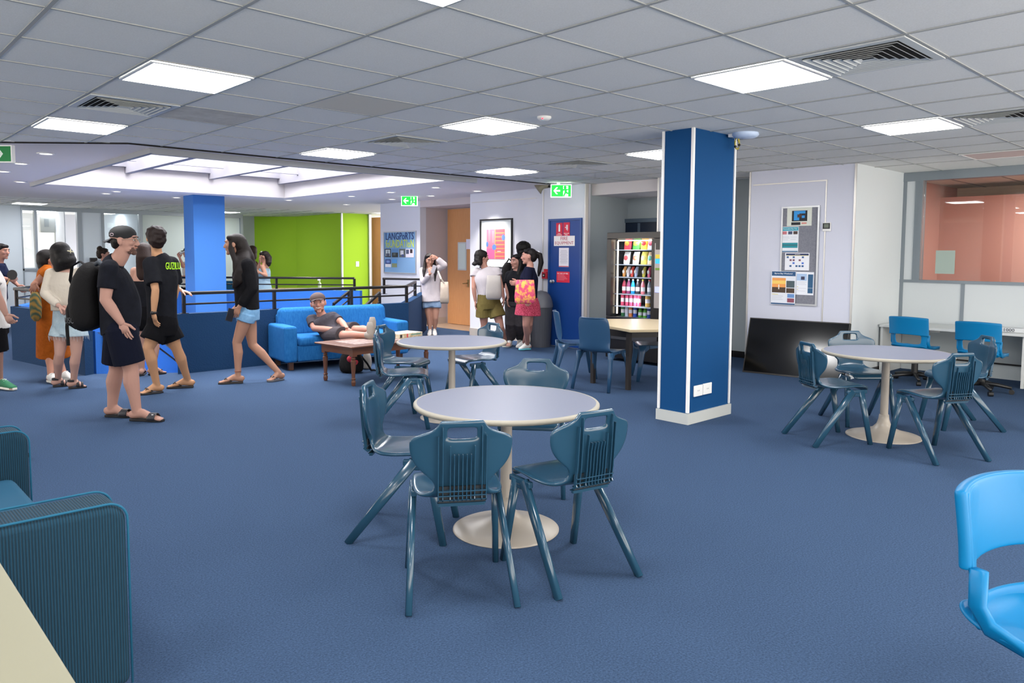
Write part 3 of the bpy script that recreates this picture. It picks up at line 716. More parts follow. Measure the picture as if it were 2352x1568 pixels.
def make_mono(label):
    t = thing('armless_chair', label, 'chair', (0, 0, 0), 0, 'armless chairs at the octagonal table')
    rows = [(.21, .40, .17), (.205, .425, .185), (.18, .435, .20), (0, .425, .205), (-.14, .43, .20), (-.185, .455, .19), (-.205, .52, .185), (-.22, .62, .19), (-.235, .72, .19), (-.245, .79, .18), (-.25, .82, .16), (-.268, .825, .15)]
    bm = newbm(); gr = []
    for y, z, hw in rows:
        r = []
        for k in range(9):
            u = -1+k/4; x = u*hw
            r.append(bm.verts.new((x, y+(.05*u*u if z > .46 else 0), z+(.01*u*u if z < .46 else 0))))
        gr.append(r)
    for i in range(len(gr)-1):
        for k in range(8): bm.faces.new((gr[i][k], gr[i][k+1], gr[i+1][k+1], gr[i+1][k]))
    o = obj('seat_shell', bm, M_mono, t, smooth=True); md = o.modifiers.new('so', 'SOLIDIFY'); md.thickness = .014; md.offset = -1
    md = o.modifiers.new('su', 'SUBSURF'); md.levels = 1; md.render_levels = 2
    for s in (-1, 1):
        for (ty, fy) in ((.17, .225), (-.165, -.255)):
            bm = newbm(); d = 1 if ty > 0 else -1
            P = [Vector((s*.19, ty, .43)), Vector((s*.196, ty+d*.01, .34)), Vector((s*.21, (ty+fy)/2, .2)), Vector((s*.222, fy, 0))]
            loft(bm, P, [(.050, .016), (.036, .018), (.028, .018), (.020, .015)], lat=Vector((0, 1, 0)), seg=12, power=.7); obj('leg', bm, M_mono, t, smooth=True)
        bm = newbm(); vs = []
        prof = [(.15, .34), (.09, .395), (0, .405), (-.09, .395), (-.14, .34)]
        for a, b in zip(prof[:-1], prof[1:]):
            q = [bm.verts.new((s*.192, a[0], a[1])), bm.verts.new((s*.192, b[0], b[1])), bm.verts.new((s*.192, b[0], .432)), bm.verts.new((s*.192, a[0], .432))]; bm.faces.new(q)
        o = obj('side_web', bm, M_mono, t); md = o.modifiers.new('so', 'SOLIDIFY'); md.thickness = .012
    return t
mo = make_mono('blue armless plastic chair with its back turned, left of the octagonal table leg'); mo.scale = (1, 1, .95)
he = Vector((.93, .18)).normalized(); q = (Vector((6.075, 5.41))+Vector((6.01, 5.00)))/2; mo.location = (q.x+.24*he.x, q.y+.24*he.y, 0); mo.rotation_euler = (0, 0, yaw_of(he))
he = Vector((.75, -.66)); q = dist(1303, 862, 8.85); dup(mo, (q.x+.1, q.y-.02, 0), yaw_of(he), 'blue armless plastic chair seen edge-on in front of the fire door')
q = dist(1503, 800, 8.72); dup(mo, (q.x, q.y, 0), yaw_of((-.73, .68)), 'blue armless plastic chair under the octagonal table, partly behind the column')

# ---- vending machine
XV = 8.02; yv1 = onx(1394, 700, XV).y; yv0 = yv1-.98; zv = onx(1400, 534, XV).z
t = thing('vending_machine', 'black vending machine with lit snacks and drinks behind curved glass', 'vending machine', (XV+.4, (yv0+yv1)/2, 0))
M_vb = mat('vending_black', '#15110f', .3, spec=.5); base = Vector(t.location)
def vb(nm, lo, hi, m, bevel=0, par=None):
    bm = newbm(); box(bm, Vector(lo)-base, Vector(hi)-base); return obj(nm, bm, m, par or t, bevel=bevel)
gy1 = onx(1404, 700, XV).y; gy0 = onx(1496, 700, XV).y; gz1 = onx(1450, 548, XV).z; gz0 = onx(1450, 729, XV).z
M_vi = mat('vending_inside', '#141b26', .8)
vb('body', (XV+.08, yv0, .02), (XV+.8, yv1, zv), M_vi)
bm = newbm(); bx = lambda lo, hi: box(bm, Vector(lo)-base, Vector(hi)-base)
bx((XV-.02, yv0, gz1), (XV+.08, yv1, zv)); bx((XV-.02, yv0, .04), (XV+.08, yv1, gz0)); bx((XV-.02, gy1, gz0), (XV+.08, yv1, gz1)); bx((XV-.02, yv0, gz0), (XV+.08, gy0, gz1))
bx((XV+.08, yv0-.002, .02), (XV+.8, yv0+.02, zv+.002)); bx((XV+.08, yv1-.02, .02), (XV+.8, yv1+.002, zv+.002)); bx((XV+.08, yv0, zv-.02), (XV+.8, yv1, zv+.003))
vbd = obj('cabinet', bm, M_vb, t, bevel=.006)
for o in list(t.children):
    if o.name.startswith('body'):
        bm = newbm(); bx2 = lambda lo, hi: box(bm, Vector(lo)-base, Vector(hi)-base)
        bx2((XV+.55, gy0-.02, gz0-.02), (XV+.56, gy1+.02, gz1+.02)); bx2((XV+.08, gy0-.02, gz0-.03), (XV+.56, gy1+.02, gz0-.01)); bx2((XV+.08, gy0-.03, gz0), (XV+.56, gy0-.02, gz1)); bx2((XV+.08, gy1+.02, gz0), (XV+.56, gy1+.03, gz1)); bx2((XV+.08, gy0, gz1+.01), (XV+.56, gy1, gz1+.03))
        me = o.data; bm.to_mesh(me); bm.free()
rows_z = [onx(1450, y, XV+.12).z for y in (573, 607, 636, 675, 703, 728)]
for z in rows_z: vb('shelf', (XV+.06, gy0, z-.012), (XV+.5, gy1, z), mat('shelf_grey', '#b9bfc8', .4))
vb('lamp_strip', (XV+.085, gy1-.035, gz0+.03), (XV+.10, gy1-.02, gz1-.03), mat('vend_lamp', '#ffffff', .5, emit='#ffe9c8', es=2.5))
vb('lamp_strip', (XV+.10, gy0+.02, gz1-.03), (XV+.13, gy1-.02, gz1-.012), mat('vend_lamp', '#fff'))
L = bpy.data.lights.new('vending_lamp', 'AREA'); L.shape = 'RECTANGLE'; L.size = .5; L.size_y = .02; L.energy = 1.6
o = bpy.data.objects.new('vending_lamp', L); C.objects.link(o); o.parent = t; o.location = Vector((XV+.11, (gy0+gy1)/2, gz1-.035))-base
for k in range(3):
    L = bpy.data.lights.new('vending_lamp', 'POINT'); L.energy = .5; L.shadow_soft_size = .03
    o = bpy.data.objects.new('vending_lamp', L); C.objects.link(o); o.parent = t; o.location = Vector((XV+.09, (gy0+gy1)/2, gz0+.2+k*.3))-base
vg = newbm(); n = 10
for k in range(n):   # curved glass
    def gp(k): 
        u = k/n; y = gy0+(gy1-gy0)*u; return XV-.022-.05*math.sin(PI*u), y
    a, b = gp(k), gp(k+1)
    vg.faces.new([vg.verts.new(Vector(c)-base) for c in ((a[0], a[1], gz0), (b[0], b[1], gz0), (b[0], b[1], gz1), (a[0], a[1], gz1))])
M_vglass = mat('vending_glass', '#ffffff'); nt = M_vglass.node_tree; N = nt.nodes
for n_ in list(N):
    if n_.type != 'OUTPUT_MATERIAL': N.remove(n_)
gl = N.new('ShaderNodeBsdfGlossy'); gl.inputs['Roughness'].default_value = .02; tr = N.new('ShaderNodeBsdfTransparent'); tr.inputs[0].default_value = (.9, .95, 1, 1)
mx = N.new('ShaderNodeMixShader'); fr = N.new('ShaderNodeFresnel'); fr.inputs[0].default_value = 1.16
nt.links.new(fr.outputs[0], mx.inputs[0]); nt.links.new(tr.outputs[0], mx.inputs[1]); nt.links.new(gl.outputs[0], mx.inputs[2]); nt.links.new(mx.outputs[0], N['Material Output'].inputs[0])
obj('curved_glass', vg, M_vglass, t)
vb('payment_panel', (XV-.035, yv0+.02, gz1-1.0+.1), (XV-.02, onx(1506, 640, XV).y, gz1-.06), mat('panel_grey', '#a7a09c', .4, .3), .004)
yq = onx(1506, 640, XV).y
vb('screen', (XV-.038, yq-.10, onx(1510, 573, XV).z), (XV-.034, yq-.02, onx(1510, 562, XV).z+.03), M_vb)
vb('screen', (XV-.042, yq-.09, onx(1510, 605, XV).z), (XV-.036, yq-.02, onx(1510, 597, XV).z+.015), mat('blue_lcd', '#1877d8', .4, emit='#1877d8', es=1))
vb('screen', (XV-.042, yq-.09, onx(1510, 597, XV).z+.02), (XV-.036, yq-.02, onx(1510, 588, XV).z+.02), mat('yellow_sticker', '#e2c93c', .5))
vb('screen', (XV-.042, yq-.09, onx(1510, 620, XV).z), (XV-.036, yq-.02, onx(1510, 615, XV).z), mat('green_lcd', '#6b8f2c', .4))
vb('keypad', (XV-.042, yq-.09, onx(1510, 671, XV).z), (XV-.036, yq-.02, onx(1510, 658, XV).z), mat('keypad_blue', '#9aa0f2', .4, emit='#8f96ff', es=.5))
vb('delivery_flap', (XV-.03, yv0+.12, .30), (XV-.02, yv1-.1, .44), mat('flap_grey', '#3a3a3c', .3))
# goods
def cm(h): return mat('pack_'+h.strip('#'), h, .35)
def crisp(y, z, w_, h_, col, col2, label):
    tt = thing('snack_packet', label, 'snack', (XV+.16, y, z), 0, 'goods in the vending machine'); bm = newbm()
    loft(bm, [(0, 0, 0), (.0, 0, .006), (.01, 0, h_*.3), (.02, 0, h_*.7), (.035, 0, h_-.006), (.035, 0, h_)], [(w_*.5, .004), (w_*.5, .008), (w_*.48, .028), (w_*.48, .028), (w_*.5, .008), (w_*.5, .003)], lat=Vector((0, 1, 0)), seg=16, power=.8)
    obj('bag', bm, cm(col), tt, smooth=True)
    bm = newbm(); ball(bm, (-.012, 0, h_*.5), (.018, w_*.32, h_*.2)); obj('logo_patch', bm, cm(col2), tt, smooth=True)
def bottle(y, z, h_, col, capc, label, x=XV+.17, r=.028):
    tt = thing('drink_bottle', label, 'bottle', (x, y, z), 0, 'goods in the vending machine'); bm = newbm()
    lathe(bm, [(0, 0), (r*.9, 0), (r, .01), (r, h_*.55), (r*.8, h_*.72), (r*.4, h_*.86), (r*.4, h_*.93), (0, h_*.93)], seg=16); obj('bottle_body', bm, cm(col), tt, smooth=True)
    bm = newbm(); lathe(bm, [(r*.45, h_*.9), (r*.45, h_), (0, h_)], seg=12); obj('cap', bm, cm(capc), tt)
    bm = newbm(); lathe(bm, [(r*1.03, h_*.2), (r*1.03, h_*.48)], seg=16); obj('wrapper', bm, cm('#e9e4e6'), tt)
def can(y, z, h_, col, label, r=.026):
    tt = thing('drink_can', label, 'can', (XV+.16, y, z), 0, 'goods in the vending machine'); bm = newbm()
    lathe(bm, [(0, 0), (r*.8, 0), (r, .006), (r, h_-.01), (r*.8, h_), (0, h_)], seg=18); obj('can_body', bm, cm(col), tt, smooth=True)
    bm = newbm(); lathe(bm, [(r*1.02, h_*.35), (r*1.02, h_*.7)], seg=18); obj('print_band', bm, cm('#e8dfe4'), tt)
def yat(px): return onx(px, 640, XV+.14).y
for px, c, c2, lb in ((1438, '#d8304a', '#f2a23a', 'red crisp packet on the top shelf of the vending machine'), (1458, '#3fa53a', '#f0d23c', 'green crisp packet on the top shelf of the vending machine'), (1476, '#e4b733', '#d8303a', 'yellow crisp packet on the top shelf of the vending machine'), (1492, '#c9ccd8', '#e06a8a', 'pale crisp packet at the right of the top vending shelf')):
    crisp(yat(px), rows_z[0], .115, .165, c, c2, lb)
for px, c, c2, lb in ((1436, '#e6e3e4', '#c94a50', 'left white snack bag on the second vending shelf'), (1457, '#ebe7e3', '#c96a50', 'right tall white snack bag on the second vending shelf'), (1476, '#e3cd55', '#f2e9a0', 'yellow snack bag on the second vending shelf'), (1491, '#e9c7a8', '#7ac8b0', 'orange and mint snack bag on the second vending shelf')):
    crisp(yat(px), rows_z[1], .10, .17, c, c2, lb)
for i, (px, c) in enumerate(((1431, '#f0a85a'), (1440, '#e9e6ea'), (1449, '#f05a4a'), (1458, '#c9d3ee'), (1476, '#d9cf55'), (1488, '#e8708a'))):
    crisp(yat(px), rows_z[2], .04, .14, c, '#f7f1ea', ['orange', 'white', 'red', 'pale blue', 'yellow', 'pink'][i]+' chocolate bar on the third vending shelf')
for i, (px, c, c2, nm) in enumerate(((1431, '#c23a58', '#222226', 'red'), (1441, '#a84a78', '#dddddd', 'purple'), (1451, '#1fa0e8', '#dddddd', 'bright blue'), (1462, '#33343c', '#dddddd', 'dark'), (1474, '#ef8088', '#e8c83a', 'pink'), (1489, '#8a8f96', '#d83a3a', 'grey'))):
    bottle(yat(px), rows_z[3], .20, c, c2, nm+' drink bottle on the fourth vending shelf')
for i, px in enumerate((1429, 1439, 1448, 1458, 1467)): can(yat(px), rows_z[4], .15, '#e0557a', ['leftmost', 'second from left', 'middle', 'second from right', 'rightmost'][i]+' of the five pink drink cans on the fifth vending shelf')
can(yat(1487), rows_z[4], .15, '#e8b65a', 'gold drink can at the right of the fifth vending shelf', .034)
for i, (px, c, nm) in enumerate(((1430, '#3e7a4a', 'black and green'), (1439, '#c9cfd8', 'silver'), (1448, '#ef8a4a', 'orange'), (1458, '#2f56b8', 'blue and yellow'), (1490, '#29489a', 'dark blue'))): can(yat(px), rows_z[5], .14, c, nm+' drink can on the bottom vending shelf')
for px, nm in ((1469, 'left'), (1480, 'right')): bottle(yat(px), rows_z[5], .15, '#5fa83a', '#2f7a2a', nm+' green bottle on the bottom vending shelf')
# door behind the machine
bm = newbm(); xd = 9.6; yA = onx(1392, 510, xd).y; yB = onx(1500, 510, xd).y-.25; zd = onx(1392, 505, xd).z
box(bm, (xd-.05, yB, 0), (xd, yA, zd)); struct('door_1', bm, M_doordark)
bm = newbm(); yC_ = onx(1472, 510, xd).y; box(bm, (xd-.056, yC_-.03, 0), (xd-.05, yC_+.02, zd-.07)); box(bm, (xd-.07, yA-.06, 0), (xd-.05, yA, zd)); box(bm, (xd-.07, yB, zd-.06), (xd-.05, yA, zd)); o = struct('trim_9', bm, mat('alu_dark2', '#5b6a78', .4, .4))

# ---- leaning television
b0 = Vector((8.44, 4.80, 0)); b1 = Vector((8.60, 3.62, 0)); wdt = (b1-b0).length; hv = .695
t = thing('television', 'large black flat television standing on the floor leaning against the white wall', 'television', (b0+b1)/2)
xd_ = (b1-b0).normalized(); nrm = xd_.cross(Vector((0, 0, 1))).normalized()
if nrm.x > 0: nrm = -nrm
tilt = .30; upv = (Vector((0, 0, 1))*math.cos(tilt) - nrm*math.sin(tilt)); nn = (nrm*math.cos(tilt)+Vector((0, 0, 1))*math.sin(tilt))
xx_ = upv.cross(nn); MT = Matrix((xx_, upv, nn)).transposed().to_4x4()
bm = newbm(); box(bm, (-wdt/2, 0, -.04), (wdt/2, hv, .0), 0, MT); obj('back_case', bm, M_black, t, bevel=.004)
bm = newbm(); e = .012
box(bm, (-wdt/2, 0, 0), (wdt/2, e*1.6, .006), 0, MT); box(bm, (-wdt/2, hv-e, 0), (wdt/2, hv, .006), 0, MT); box(bm, (-wdt/2, e, 0), (-wdt/2+e, hv-e, .006), 0, MT); box(bm, (wdt/2-e, e, 0), (wdt/2, hv-e, .006), 0, MT); obj('bezel', bm, mat('bezel', '#1b1714', .3), t)
bm = newbm(); box(bm, (-wdt/2+e, e, 0), (wdt/2-e, hv-e, .002), 0, MT); obj('screen', bm, mat('tv_screen', '#040404', .12, spec=.6), t)
# dark skirting left of it
bm = newbm(); box(bm, (9.585, 5.02, 0), (9.6, 5.76, .09)); struct('baseboard_recess', bm, M_black)

# ---- desk, box of paper, casters chairs
xf = 9.62; zt_ = .605; yd = onx(2020, 735, xf).y
t = thing('wall_desk', 'long white built-in desk along the window wall', 'desk', (xf+.3, 1.0, 0))
bs = Vector(t.location)
def db(nm, lo, hi, m, bevel=0): bm = newbm(); box(bm, Vector(lo)-bs, Vector(hi)-bs); return obj(nm, bm, m, t, bevel=bevel)
db('worktop', (xf, -2.9, zt_-.03), (XW-.015, yd, zt_), mat('desk_white', '#cdd0cf', .4), .002)
db('end_panel', (xf+.03, yd-.035, 0), (XW-.02, yd-.005, zt_-.03), mat('desk_white', '#cdd0cf'))
yl = onx(2345, 800, xf).y
db('support_panel', (xf+.05, yl-.03, 0), (XW-.02, yl, zt_-.03), mat('desk_white', '#cdd0cf'))
db('cable_rail', (XW-.05, -2.5, .17), (XW-.03, yd-.04, .19), M_black)
db('modesty_panel', (XW-.03, -2.9, 0), (XW-.02, yd-.04, zt_-.03), mat('modesty_white', '#bcc3c4', .6))
boxobj('baseboard_desk', (9.0, YB0-.03, 0), (XW, YB0-.009, .08), M_black, st=True)
for px, lb in ((2148, 'left double power outlet under the wall desk'), (2195, 'right double power outlet under the wall desk')):
    q = onx(px, 757, XW-.03); tt = thing('power_outlet', lb, 'power outlet', (q.x, q.y, q.z), 0, 'power outlets on the desk wall'); bm = newbm(); box(bm, (-.008, -.058, -.035), (0, .058, .035)); obj('plate', bm, M_white, tt, bevel=.002)
    bm = newbm(); box(bm, (-.0095, -.04, -.01), (-.008, -.02, .012)); box(bm, (-.0095, .02, -.01), (-.008, .04, .012)); obj('socket', bm, M_alud, tt)
q0 = onx(2296, 745, xf+.12)
t = thing('paper_box', 'long white box printed 1000 lying on the wall desk', 'box', (q0.x, q0.y-.22, zt_))
bm = newbm(); box(bm, (0, -.24, 0), (.14, .24, .05)); obj('carton', bm, mat('carton_white', '#cfd3d6', .7), t, bevel=.002)
text_mesh('lettering', '1000', .10, .035, mat('ink', '#2a2e3c', .6), facing((-.001, .125, .026), (0, -1, 0), (-1, 0, 0)), t)
M_casters = mat('caster_black', '#161617', .4)
def make_task(label):
    t = thing('swivel_chair', label, 'chair', (0, 0, 0), 0, 'bright blue swivel chairs')
    # seat (faces +Y)
    bm = newbm(); rows = [(.21, .41, .17), (.20, .435, .19), (.14, .445, .20), (0, .435, .205), (-.12, .435, .205), (-.18, .455, .195), (-.20, .475, .17)]
    gr = [[bm.verts.new((u*hw, y, z+.012*u*u)) for u in (-1, -.75, -.4, 0, .4, .75, 1)] for y, z, hw in rows]
    for i in range(len(gr)-1):
        for k in range(6): bm.faces.new((gr[i][k], gr[i][k+1], gr[i+1][k+1], gr[i+1][k]))
    o = obj('seat', bm, M_cyan, t, smooth=True); md = o.modifiers.new('so', 'SOLIDIFY'); md.thickness = .02; md = o.modifiers.new('su', 'SUBSURF'); md.levels = 1; md.render_levels = 2
    # backrest with slot
    bm = newbm(); rows = [(-.19, .425), (-.20, .45), (-.205, .49), (-.21, .55), (-.215, .60), (-.22, .66), (-.228, .72), (-.236, .785), (-.24, .80)]
    gr = []
    for y, z in rows:
        hw = .205 if z > .58 else .195
        gr.append([bm.verts.new((u*hw*(.96 if z < .43 or z > .79 else 1), y+.06*abs(u)**2.2, z+(.012*(1-u*u) if z > .7 else 0))) for u in (-1, -.9, -.72, -.4, 0, .4, .72, .9, 1)])
    for i in range(len(gr)-1):
        for k in range(8):
            zc = (rows[i][1]+rows[i+1][1])/2
            if .485 < zc < .585 and 1 < k < 6: continue
            if .485 < zc < .55 and k in (): continue
            bm.faces.new((gr[i][k], gr[i][k+1], gr[i+1][k+1], gr[i+1][k]))
    o = obj('backrest', bm, M_cyan, t, smooth=True); md = o.modifiers.new('so', 'SOLIDIFY'); md.thickness = .018; md.offset = 0; md = o.modifiers.new('su', 'SUBSURF'); md.levels = 1; md.render_levels = 2
    bm = newbm()
    gr = []
    for y, z in ((-.222, .59), (-.222, .595), (-.226, .66), (-.234, .72), (-.244, .79), (-.246, .805)):
        gr.append([bm.verts.new((u*.218, y+.06*abs(u)**2.2, z+(.012*(1-u*u)))) for u in (-1, -.9, -.7, -.4, 0, .4, .7, .9, 1)])
    for i in range(len(gr)-1):
        for k in range(8): bm.faces.new((gr[i][k], gr[i][k+1], gr[i+1][k+1], gr[i+1][k]))
    o = obj('back_cap', bm, M_cyan, t, smooth=True); md = o.modifiers.new('so', 'SOLIDIFY'); md.thickness = .034; md.offset = 0; md = o.modifiers.new('su', 'SUBSURF'); md.levels = 1; md.render_levels = 2
    for s in (-1, 1):
        bm = newbm(); loft(bm, [(s*.200, -.135, .60), (s*.198, -.135, .50), (s*.196, -.10, .45), (s*.185, 0, .425), (s*.17, .16, .42)], [(.024, .014)]*5, lat=Vector((0, 1, 0)), seg=10, power=.6); obj('side_frame', bm, M_cyan, t, smooth=True)
    bm = newbm(); lathe(bm, [(.026, .41), (.026, .25), (.035, .25), (.035, .08), (0, .08)], seg=16); box(bm, (-.09, -.09, .40), (.09, .09, .42)); obj('gas_lift', bm, M_casters, t)
    bm = newbm()
    for k in range(5):
        a = 2*PI*k/5+.3; loft(bm, [(0, 0, .10), (.14*math.cos(a), .14*math.sin(a), .095), (.27*math.cos(a), .27*math.sin(a), .070)], [.028, .022, .016], seg=8)
    obj('star_base', bm, M_casters, t, smooth=True)
    for k in range(5):
        a = 2*PI*k/5+.3; bm = newbm(); c = Vector((.27*math.cos(a), .27*math.sin(a), .026)); p = Vector((-math.sin(a), math.cos(a), 0)); loft(bm, [c-p*.022, c+p*.022], [.026, .026], seg=14); obj('caster', bm, M_casters, t)
    return t
q = dist(2083, 728, 8.45); tk = make_task('bright blue swivel chair at the wall desk beside the white corner, back turned'); he = Vector((1, -.12)); tk.location = (q.x+.22, q.y-.03, -.0); tk.rotation_euler = (0, 0, yaw_of(he)); tk.scale = (1, 1, .94)
q = dist(2240, 737, 7.85); dup(tk, (q.x+.22, q.y-.03, 0), yaw_of((1, -.05)), 'bright blue swivel chair at the wall desk in front of the 1000 box')
q = dist(2352, 1092, 2.42); he = Vector((.95, -.32)).normalized()
fgc = dup(tk, (2.435, .39, 0), yaw_of((-.30, -.95)), 'large bright blue swivel chair cut by the lower right edge of the view')
fgc.scale = (1, 1, 1); fgc['group'] = 'bright blue swivel chairs'

# ---- blue sofa
sx0, sx1, sy0, sy1 = 4.20, 6.02, 8.36, 9.10
ang = math.atan2(8.36-8.577, 5.851-4.225)
t = thing('blue_sofa', 'bright blue fabric sofa with a man sprawled on it, by the stair wall', 'sofa', (4.215, 8.53, 0), ang)
M_sofa = mat('sofa_fabric', '#0c508c', .9, bump=(160, .35), mix=('#3378b4', 22, .35, (3, 3, .5)), spec=.12)
Ls, Ds = 1.70, .645
def sb(nm, lo, hi, bv=.03, m=M_sofa, mtx=None): bm = newbm(); box(bm, lo, hi, 0, mtx); return obj(nm, bm, m, t, bevel=bv)
sb('arm', (0, 0, .10), (.17, Ds, .545), .035); sb('arm', (Ls-.17, 0, .10), (Ls, Ds, .545), .035)
sb('base', (.17, .03, .10), (Ls-.17, Ds, .30), .02)
sb('seat_cushion', (.175, .01, .285), (Ls/2-.003, .50, .41), .045); sb('seat_cushion', (Ls/2+.003, .01, .285), (Ls-.175, .50, .41), .045)
MB_ = Matrix.Translation((0, .42, .36)) @ Matrix.Rotation(-.16, 4, 'X')
sb('back_cushion', (.10, 0, 0), (Ls-.10, .17, .40), .07, mtx=MB_)
sb('back_frame', (.10, Ds-.12, .1), (Ls-.10, Ds, .66), .03)
for x, y in ((.10, .08), (Ls-.10, .08), (.10, Ds-.08), (Ls-.10, Ds-.08)): sb('leg', (x-.03, y-.03, 0), (x+.03, y+.03, .10), .004, mat('leg_brown', '#4a2a1a', .5))

# ---- turned-leg coffee table
M_cherry = mat('cherry_wood', '#6e4630', .35, mix=('#583424', 12, .35, (10, 1, 10)), spec=.5)
pa = fl(757, 880); pb = fl(812, 886); pc = fl(979, 860)
dirx = (pc-pb).normalized(); dl_ = (pc-pb).length; diry = Vector((-dirx.y, dirx.x, 0)); dw = .52
t = thing('coffee_table', 'reddish wooden coffee table with turned legs beside the sofa', 'table', pb, math.atan2(dirx.y, dirx.x))
zc = .42
bm = newbm(); box(bm, (-.09, -.09, zc), (dl_+.09, dw+.09, zc+.022)); obj('tabletop', bm, M_cherry, t, bevel=.008)
bm = newbm()
bm2 = sheet('inlay_pattern', Matrix.Translation((dl_/2, dw/2, zc+.0222)), dl_*.86, dw*.8, [(random.random()*.85, random.random()*.8, 0, 0, 0) for _ in range(0)], [mat('inlay', '#b59a90', .4, mix=('#5d4a46', 30, .12))], t, .0006); bm.free()
for a, b in (((-.03, -.03), (dl_+.03, .0)), ((-.03, dw), (dl_+.03, dw+.03)), ((-.03, 0), (0, dw)), ((dl_, 0), (dl_+.03, dw))):
    bm = newbm(); box(bm, (a[0], a[1], zc-.08), (b[0], b[1], zc)); obj('apron', bm, M_cherry, t)
for x, y in ((0, 0), (dl_, 0), (0, dw), (dl_, dw)):
    bm = newbm(); box(bm, (x-.03, y-.03, zc-.10), (x+.03, y+.03, zc-.005)); lathe(bm, [(.018, 0), (.022, .01), (.026, .04), (.018, .065), (.028, .075), (.018, .088), (.019, .11), (.028, .24), (.030, .27), (.018, .285), (.028, .296), (.018, .31), (.026, .325), (.026, zc-.1)], (x, y, 0), 16); obj('leg', bm, M_cherry, t, smooth=False)
# board-game box on its far end
q = dist(952, 772, 9.15); t = thing('game_box', 'flat cream board game box with red print on the coffee table', 'box', (pb+dirx*(dl_-.10)+diry*.30+Vector((0, 0, zc+.0225))), math.atan2(dirx.y, dirx.x)+.1)
bm = newbm(); box(bm, (-.20, -.13, 0), (.20, .13, .052)); obj('carton', bm, mat('game_cream', '#cfc9b4', .6, mix=('#b8a07a', 25, .08)), t, bevel=.002)
sheet('box_print', facing((0, -.1305, .026), (1, 0, 0), (0, -1, 0)), .38, .046, [(.0, .1, .10, .9, 1), (.30, .0, .36, 1, 2), (.5, .5, .95, .8, 3)], [mat('game_cream', '#cfc9b4'), mat('p_black', '#2d2a2c', .6), mat('p_red', '#c83c48', .6), mat('p_teal', '#6a9a8c', .6)], t, .001)
# backpack and grey bag under the table
def softbag(name, label, cat, loc, r, h_, m, extras=None):
    t = thing(name, label, cat, loc); bm = newbm()
    loft(bm, [(0, 0, .0), (0, 0, .03), (0, 0, h_*.4), (0, 0, h_*.8), (0, 0, h_)], [(r[0]*.8, r[1]*.8), (r[0], r[1]), (r[0]*1.02, r[1]), (r[0]*.8, r[1]*.8), (r[0]*.35, r[1]*.4)], lat=Vector((rt.x, rt.y, 0)), seg=20, power=.8)
    for v in bm.verts: v.co += v.co.normalized()*noise.noise(v.co*14)*.02 if v.co.length > 0 else Vector()
    for v in bm.verts: v.co.z = max(v.co.z, 0)
    obj('bag_body', bm, m, t, smooth=True, sub=1); return t
M_bag = mat('bag_black', '#0d0c0d', .75, bump=(30, .6), spec=.2)
q = fl(797, 858); t = softbag('floor_backpack', 'black backpack with red patches on the floor between sofa and coffee table', 'backpack', (q.x+.1, q.y+.06, 0), (.15, .11), .30, M_bag)
bm = newbm(); ball(bm, (-.06, -.09, .18), (.055, .03, .045)); ball(bm, (.01, -.11, .13), (.05, .02, .04)); obj('front_pocket', bm, mat('red_fabric', '#b5283a', .6), t, smooth=True)
bm = newbm(); tube(bm, [(.1, -.05, .2), (.16, -.1, .1), (.20, -.12, .02), (.30, -.14, .012)], .012); obj('strap', bm, M_bag, t)
q = fl(848, 848); softbag('plastic_bag', 'crumpled grey white bag on the floor by the sofa end', 'bag', (q.x, q.y+.05, 0), (.06, .06), .22, mat('bag_greywhite', '#b0aaa2', .5, bump=(25, .5)))

# ---- teal sofa and cream table in the left foreground
M_teal = wave_mat('teal_rib_fabric', '#003c54', '#002636', 38, 'X', .9, .8)
M_tealp = mat('teal_piping', '#045674', .8)
t = thing('teal_sofa', 'teal ribbed fabric sofa cut by the left edge behind the cream table', 'sofa', (.30, 3.4, 0))
def tb(nm, y0, y1, x0, x1, z0, z1, r, m=M_teal):
    """slab lying along X with a rounded top corner at the +X end, profile in XZ"""
    bm = newbm(); prof = [(x0, z0), (x1, z0), (x1, z1-r)]
    for k in range(1, 9): a = PI/2*k/8; prof.append((x1-r+r*math.cos(a), z1-r+r*math.sin(a)))
    prof.append((x0, z1))
    A = [bm.verts.new((x-.30, y0-3.4, z)) for x, z in prof]; B = [bm.verts.new((x-.30, y1-3.4, z)) for x, z in prof]
    bm.faces.new(A); bm.faces.new(B[::-1])
    for i in range(len(prof)): j = (i+1) % len(prof); bm.faces.new((A[i], B[i], B[j], A[j]))
    o = obj(nm, bm, m, t, bevel=.028)
    for yy in ((y0+.012), (y1-.012)):
        bm = newbm(); tube(bm, [(x-.30, yy-3.4, z) for x, z in [(p[0]+(.003 if p[0] > x1-r else 0), p[1]+(.003 if p[1] > z1-r else 0)) for p in prof[1:]]], .004); obj('piping', bm, M_tealp, o, smooth=True)
    return o
tb('arm', 2.57, 2.76, -.35, .722, .04, .645, .06); tb('arm', 4.03, 4.20, -.35, .722, .04, .62, .06)
bm = newbm(); box(bm, (-.35-.3, 2.76-3.4, .05), (.68-.3, 4.03-3.4, .25)); obj('base', bm, M_teal, t, bevel=.01)
bm = newbm(); box(bm, (-.30-.3, 2.765-3.4, .25), (.66-.3, 4.025-3.4, .42)); obj('seat_cushion', bm, mat('teal_plain', '#004a68', .9), t, bevel=.04)
bm = newbm(); box(bm, (-.42-.3, 2.6-3.4, .05), (-.28-.3, 4.17-3.4, .85)); obj('back', bm, M_teal, t, bevel=.03)
for y in (2.66, 4.12):
    for x in (.62, -.3): bm = newbm(); box(bm, (x-.32, y-3.42, 0), (x-.28, y-3.38, .045)); obj('foot', bm, M_black, t)
t = thing('cream_table', 'cream topped table cut by the lower left corner of the view', 'table', (-.1, 1.5, 0))
M_ctop = mat('cream_top', '#8e8b75', .5)
